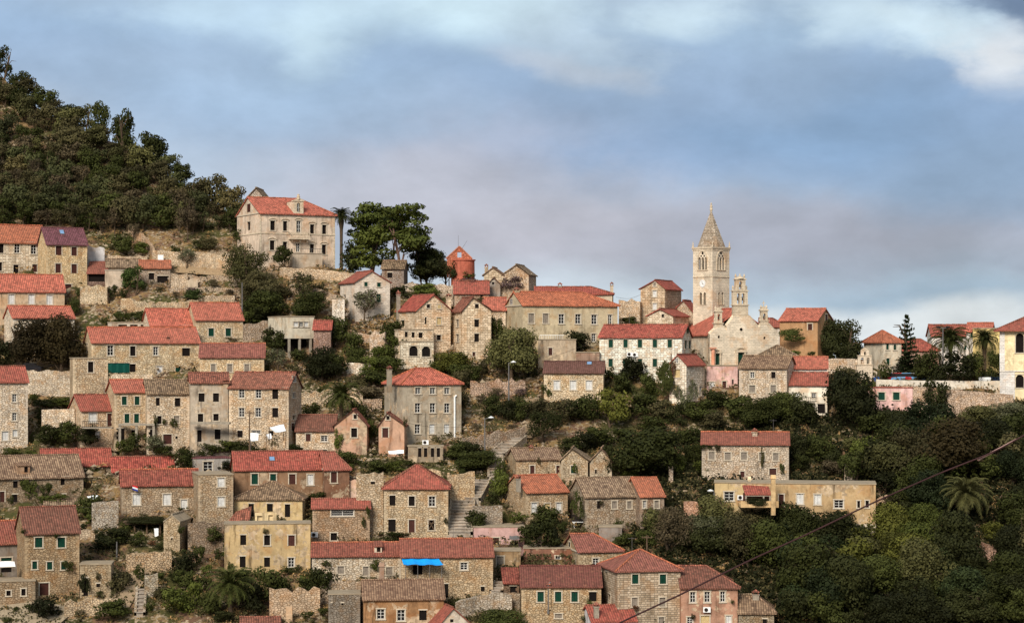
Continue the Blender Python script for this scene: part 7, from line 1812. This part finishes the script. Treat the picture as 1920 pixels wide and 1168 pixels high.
# the dark wood of the lower right
def place_low():
    n = 0
    y = 1178.0
    while y > 840:
        x = 1180 + rng.uniform(0, 20)
        while x < 1975:
            ok = (x > 1255 and y > 975) or (x > 1480 and y > 1000) or (x > 1650 and y > 835) or (1486 < x < 1640 and 820 < y < 900) 
            if 1180 < x < 1455 and y > 1050 and not (x > 1400 and y < 1100): ok = False
            if 1395 < x < 1500 and y > 1085 and x < 1455: ok = False
            if 1495 < x < 1650 and 905 < y < 1030: ok = False
            if 1180 <= x < 1275: ok = 985 < y < 1030 and x > 1195
            if x < 1640 and 965 < y < 1000 and x > 1500: ok = False
            if (1755 < x < 1870 and 915 < y < 1050) or (1855 < x < 1905 and 920 < y < 1050) or (1830 < x < 1870 and 1040 < y < 1110): ok = False
            if ok:
                s = rng.uniform(.7, 1.75) if x > 1330 and y > 1010 or x > 1650 else rng.uniform(.5, .85); w = 64*s; h = w*rng.uniform(.72,1.0)
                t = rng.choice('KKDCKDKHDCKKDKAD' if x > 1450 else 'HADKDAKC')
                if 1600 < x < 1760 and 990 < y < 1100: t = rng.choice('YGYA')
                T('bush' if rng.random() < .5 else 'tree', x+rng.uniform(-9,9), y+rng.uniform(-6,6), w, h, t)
            x += rng.uniform(42, 66)
        y -= rng.uniform(24, 31)
place_low()
for row in '''olive 1330 1040 90 84 O;olive 1262 1040 90 96 B;tree 1400 1060 90 90 H;tree 1480 1020 80 76 K;tree 1520 1110 110 90 H;tree 1230 1010 60 60 A;tree 1775 905 150 120 T;tree 1600 905 60 60 D;tree 1640 900 70 80 K;bush 1625 880 60 64 G;bush 1540 870 60 60 D;bush 1500 860 50 50 K;bush 1610 1040 44 62 K;tree 1690 1080 90 90 Y;tree 1740 1120 110 110 A;bush 1770 1030 70 60 R;bush 1730 985 40 34 Y;bush 1860 1015 50 40 Y;bush 1560 890 50 30 B;bush 1680 960 60 40 H;bush 1330 985 40 40 D;bush 1390 985 50 44 V;bush 1430 975 40 44 H;tree 1490 1000 76 60 D'''.replace('\n', ';').split(';'):
    k, x, y, w, h, t = row.split(); T(k, float(x), float(y), float(w), float(h), t)
# naming: each plant by its look and by the nearest building
def name_plants():
    groups = {}
    for o, tn, kw, px, py, w in TREES:
        best = min(LMK, key=lambda l: math.hypot((px-l[1])/(1+l[3]*.004), (py-l[2])))
        dx, dy = px-best[1], py-best[2]
        if abs(dx) > abs(dy)*1.2: rel = 'right of' if dx > 0 else 'left of'
        else: rel = 'below' if dy > 0 else 'above'
        if math.hypot(dx, dy) > 110: rel = {'right of': 'some way right of', 'left of': 'some way left of', 'below': 'well below', 'above': 'well above'}[rel]
        sz = 'small ' if w < 24 else ('large ' if w > 68 else '')
        groups.setdefault((sz+tn+' '+kw, rel, best[0]), []).append((px, py, o))
    for (a_, rel, ref), ms in groups.items():
        ms.sort(key=lambda q: q[0]); n = len(ms)
        words = {2: ['left one of two', 'right one of two'], 3: ['leftmost of three', 'middle one of three', 'rightmost of three']}
        for i, (_, _, o) in enumerate(ms):
            s = a_ + ' ' + rel + ' ' + ref
            if n > 1:
                pre = words[n][i] if n in words else ('leftmost' if i == 0 else 'rightmost' if i == n-1 else ['second','third','fourth','fifth','sixth','seventh','eighth','ninth','tenth','eleventh','twelfth'][min(i-1,10)]+' from left')
                s = s + ', ' + pre
            w_ = s.split(); o['label'] = ' '.join(w_[:16])
name_plants()
# ------------------------------------------------------------ the ground, cut level under every building
def build_ground():
    ys = list(np.arange(-400, 100, 60)) + list(np.arange(100, 236, 12)) + list(np.arange(236, 372, 0.9)) + list(np.arange(372, 470, 2.0)) + list(np.arange(470, 700, 14)) + [760, 900, 1200, 1800, 2600, 4000]
    xs = [-2600, -1400, -800, -450, -300, -220, -170] + list(np.arange(-140, 141, 1.0)) + [170, 220, 300, 450, 800, 1400, 2600]
    nx, ny = len(xs), len(ys); V_ = []
    cuts = []
    for O, u, v, W_, dp, z, root in FOOT: cuts.append((O.x, O.y, u.x, u.y, v.x, v.y, W_, dp, z))
    for y in ys:
        for x in xs:
            z = zt(float(x), float(y))
            if 230 < y < 480 and abs(x) < 150:
                z += .55*fbm(x, y, 7.0) + .28*fbm(x, y, 2.4, 3) - .15
                for c in cuts:
                    dx, dy = x-c[0], y-c[1]
                    if abs(dx) > 40 or abs(dy) > 40: continue
                    a = dx*c[2]+dy*c[3]; b_ = dx*c[4]+dy*c[5]
                    if -.9 < a < c[6]+.9 and -.9 < b_ < c[7]+.7: z = min(z, c[8]-.15)
            V_.append((float(x), float(y), z))
    Fc = [(j*nx+i, j*nx+i+1, (j+1)*nx+i+1, (j+1)*nx+i) for j in range(ny-1) for i in range(nx-1)]
    me = bpy.data.meshes.new('ground'); me.from_pydata(V_, [], Fc); me.update()
    me.polygons.foreach_set('use_smooth', [True]*len(me.polygons))
    m, nt, b = newmat('ground', .97); wp = world_vec(nt)
    n1 = noise(nt, wp, .12, 6, .65); n2 = noise(nt, wp, .6, 6, .7); n3 = noise(nt, wp, 4.5, 5, .75)
    vo = nd(nt, 'ShaderNodeTexVoronoi'); vo.inputs['Scale'].default_value = 2.4; nt.links.new(wp, vo.inputs['Vector'])
    sp = nd(nt, 'ShaderNodeSeparateColor'); nt.links.new(vo.outputs['Color'], sp.inputs[0])
    soil, dry, grn = lin((126,96,76), .8), lin((158,128,86), .8), lin((72,70,38), 1.1)
    col = mixc(nt, smooth(nt, n2.outputs['Fac'], .42, .58), soil, dry)
    col = mixc(nt, smooth(nt, n1.outputs['Fac'], .46, .6), col, grn)
    st = scale_col(nt, lin((186,164,134), .8), rng_map(nt, sp.outputs[0], 0, 1, .6, 1.2))
    msk = math_n(nt, 'MULTIPLY', smooth(nt, sp.outputs[1], .55, .7), smooth(nt, noise(nt, scaled(nt, wp, 1,1,1,(3,9,2)), .35, 5, .7).outputs['Fac'], .46, .56))
    col = mixc(nt, msk, col, st)
    col = scale_col(nt, col, rng_map(nt, n3.outputs['Fac'], .3, .7, .6, 1.35))
    nt.links.new(col, b.inputs['Base Color']); bump(nt, b, n3.outputs['Fac'], .25, .9)
    me.materials.append(m)
    o = bpy.data.objects.new('ground', me); COL.objects.link(o); tag(o, 'dry terraced hillside ground of soil, stones and scrub', kind='structure')
build_ground()
# undergrowth and dry grass nobody could count
def scrub(name, label, n, dens, size, h, mat, seed, up=.6):
    global nrg
    nrg = np.random.default_rng(seed); r_ = random.Random(seed); Pp, Nn = [], []
    cuts = [(O.x, O.y, u.x, u.y, v.x, v.y, W_, dp) for O, u, v, W_, dp, z, root in FOOT]; k = 0; tries = 0
    while k < n and tries < n*6:
        tries += 1
        px = r_.uniform(-60, 1980); py = r_.uniform(pytop(px)-4, 1200)
        if py < pytop(px): continue
        if r_.random() > dens(px, py): continue
        D = g(py); x = (px-CX)*D/F
        if any(-.3 < (x-c[0])*c[2]+(D-c[1])*c[3] < c[6]+.3 and -.3 < (x-c[0])*c[4]+(D-c[1])*c[5] < c[7]+.3 for c in cuts if abs(x-c[0]) < 30 and abs(D-c[1]) < 30): continue
        z = zt(x, D); m_ = r_.randint(8, 18); s = r_.uniform(.35, 1.0)
        Pp.append(np.stack([x+nrg.normal(size=m_)*.45*s, D+nrg.normal(size=m_)*.45*s, z-.05+np.abs(nrg.normal(size=m_))*h*s], 1))
        Nn.append(nrg.normal(size=(m_,3))+np.array([0,-.5,up])); k += 1
    me = leaf_mesh(name, np.concatenate(Pp), np.concatenate(Nn), size, 1.5); me.materials.append(mat)
    o = bpy.data.objects.new(name, me); COL.objects.link(o); tag(o, label, kind='stuff')
blobf = lambda px, py, s: mnoise.noise(Vector((px/s, py/s, 2.2)))
scrub('undergrowth', 'low green undergrowth and weeds over the slope', 9000, lambda x, y: max(0.05, min(1, .5+1.3*blobf(x, y, 60))) * (1 if x > 1000 or y < 450 or y > 700 else .55), .24, .32, leaf_mat('H'), 5)
scrub('dry_grass', 'dry straw-coloured grass on the open terraces', 5000, lambda x, y: (1 if (x < 720 and 430 < y < 720) or (840 < x < 1010 and y < 890) else .25) * max(.1, min(1, .5-1.2*blobf(x, y, 45))), .18, .22, flat_mat('dry_grass', (150,118,76), .95, 1.0, .35), 6)
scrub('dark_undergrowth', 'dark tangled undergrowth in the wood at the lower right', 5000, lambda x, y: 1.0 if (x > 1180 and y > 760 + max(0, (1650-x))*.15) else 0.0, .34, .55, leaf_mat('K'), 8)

def stones():
    r_ = random.Random(12); cuts = [(O.x, O.y, u.x, u.y, v.x, v.y, W_, dp) for O, u, v, W_, dp, z, root in FOOT]; m = MB(); k = 0
    while k < 2600:
        px = r_.uniform(150, 1020); py = r_.uniform(470, 900)
        if py < pytop(px) + 6 or (720 < px < 840) or r_.random() > max(.08, .5 + 1.4*blobf(px, py, 38)): continue
        D = g(py); x = (px-CX)*D/F
        if any(-.3 < (x-c[0])*c[2]+(D-c[1])*c[3] < c[6]+.3 and -.3 < (x-c[0])*c[4]+(D-c[1])*c[5] < c[7]+.3 for c in cuts if abs(x-c[0]) < 30 and abs(D-c[1]) < 30): continue
        z = zt(x, D) + .1; s = r_.uniform(.1, .34)*(1.8 if r_.random() < .06 else 1)
        P6 = [Vector((x, D, z)) + Vector(q)*s*r_.uniform(.7, 1.2) for q in ((1,0,0),(0,1,0),(-1,0,0),(0,-1,0))]
        t, b_ = Vector((x+r_.uniform(-.3,.3)*s, D, z+s*r_.uniform(.5,.9))), Vector((x, D, z-s))
        for i in range(4): m.face([P6[i], P6[(i+1)%4], t]); m.face([P6[(i+1)%4], P6[i], b_])
        k += 1
    o = m.build('loose_stones', flat_mat('loose_limestone', (170,150,124), .95, .8, .4)); tag(o, 'loose pale stones scattered over the dry terraces', kind='stuff')
stones()
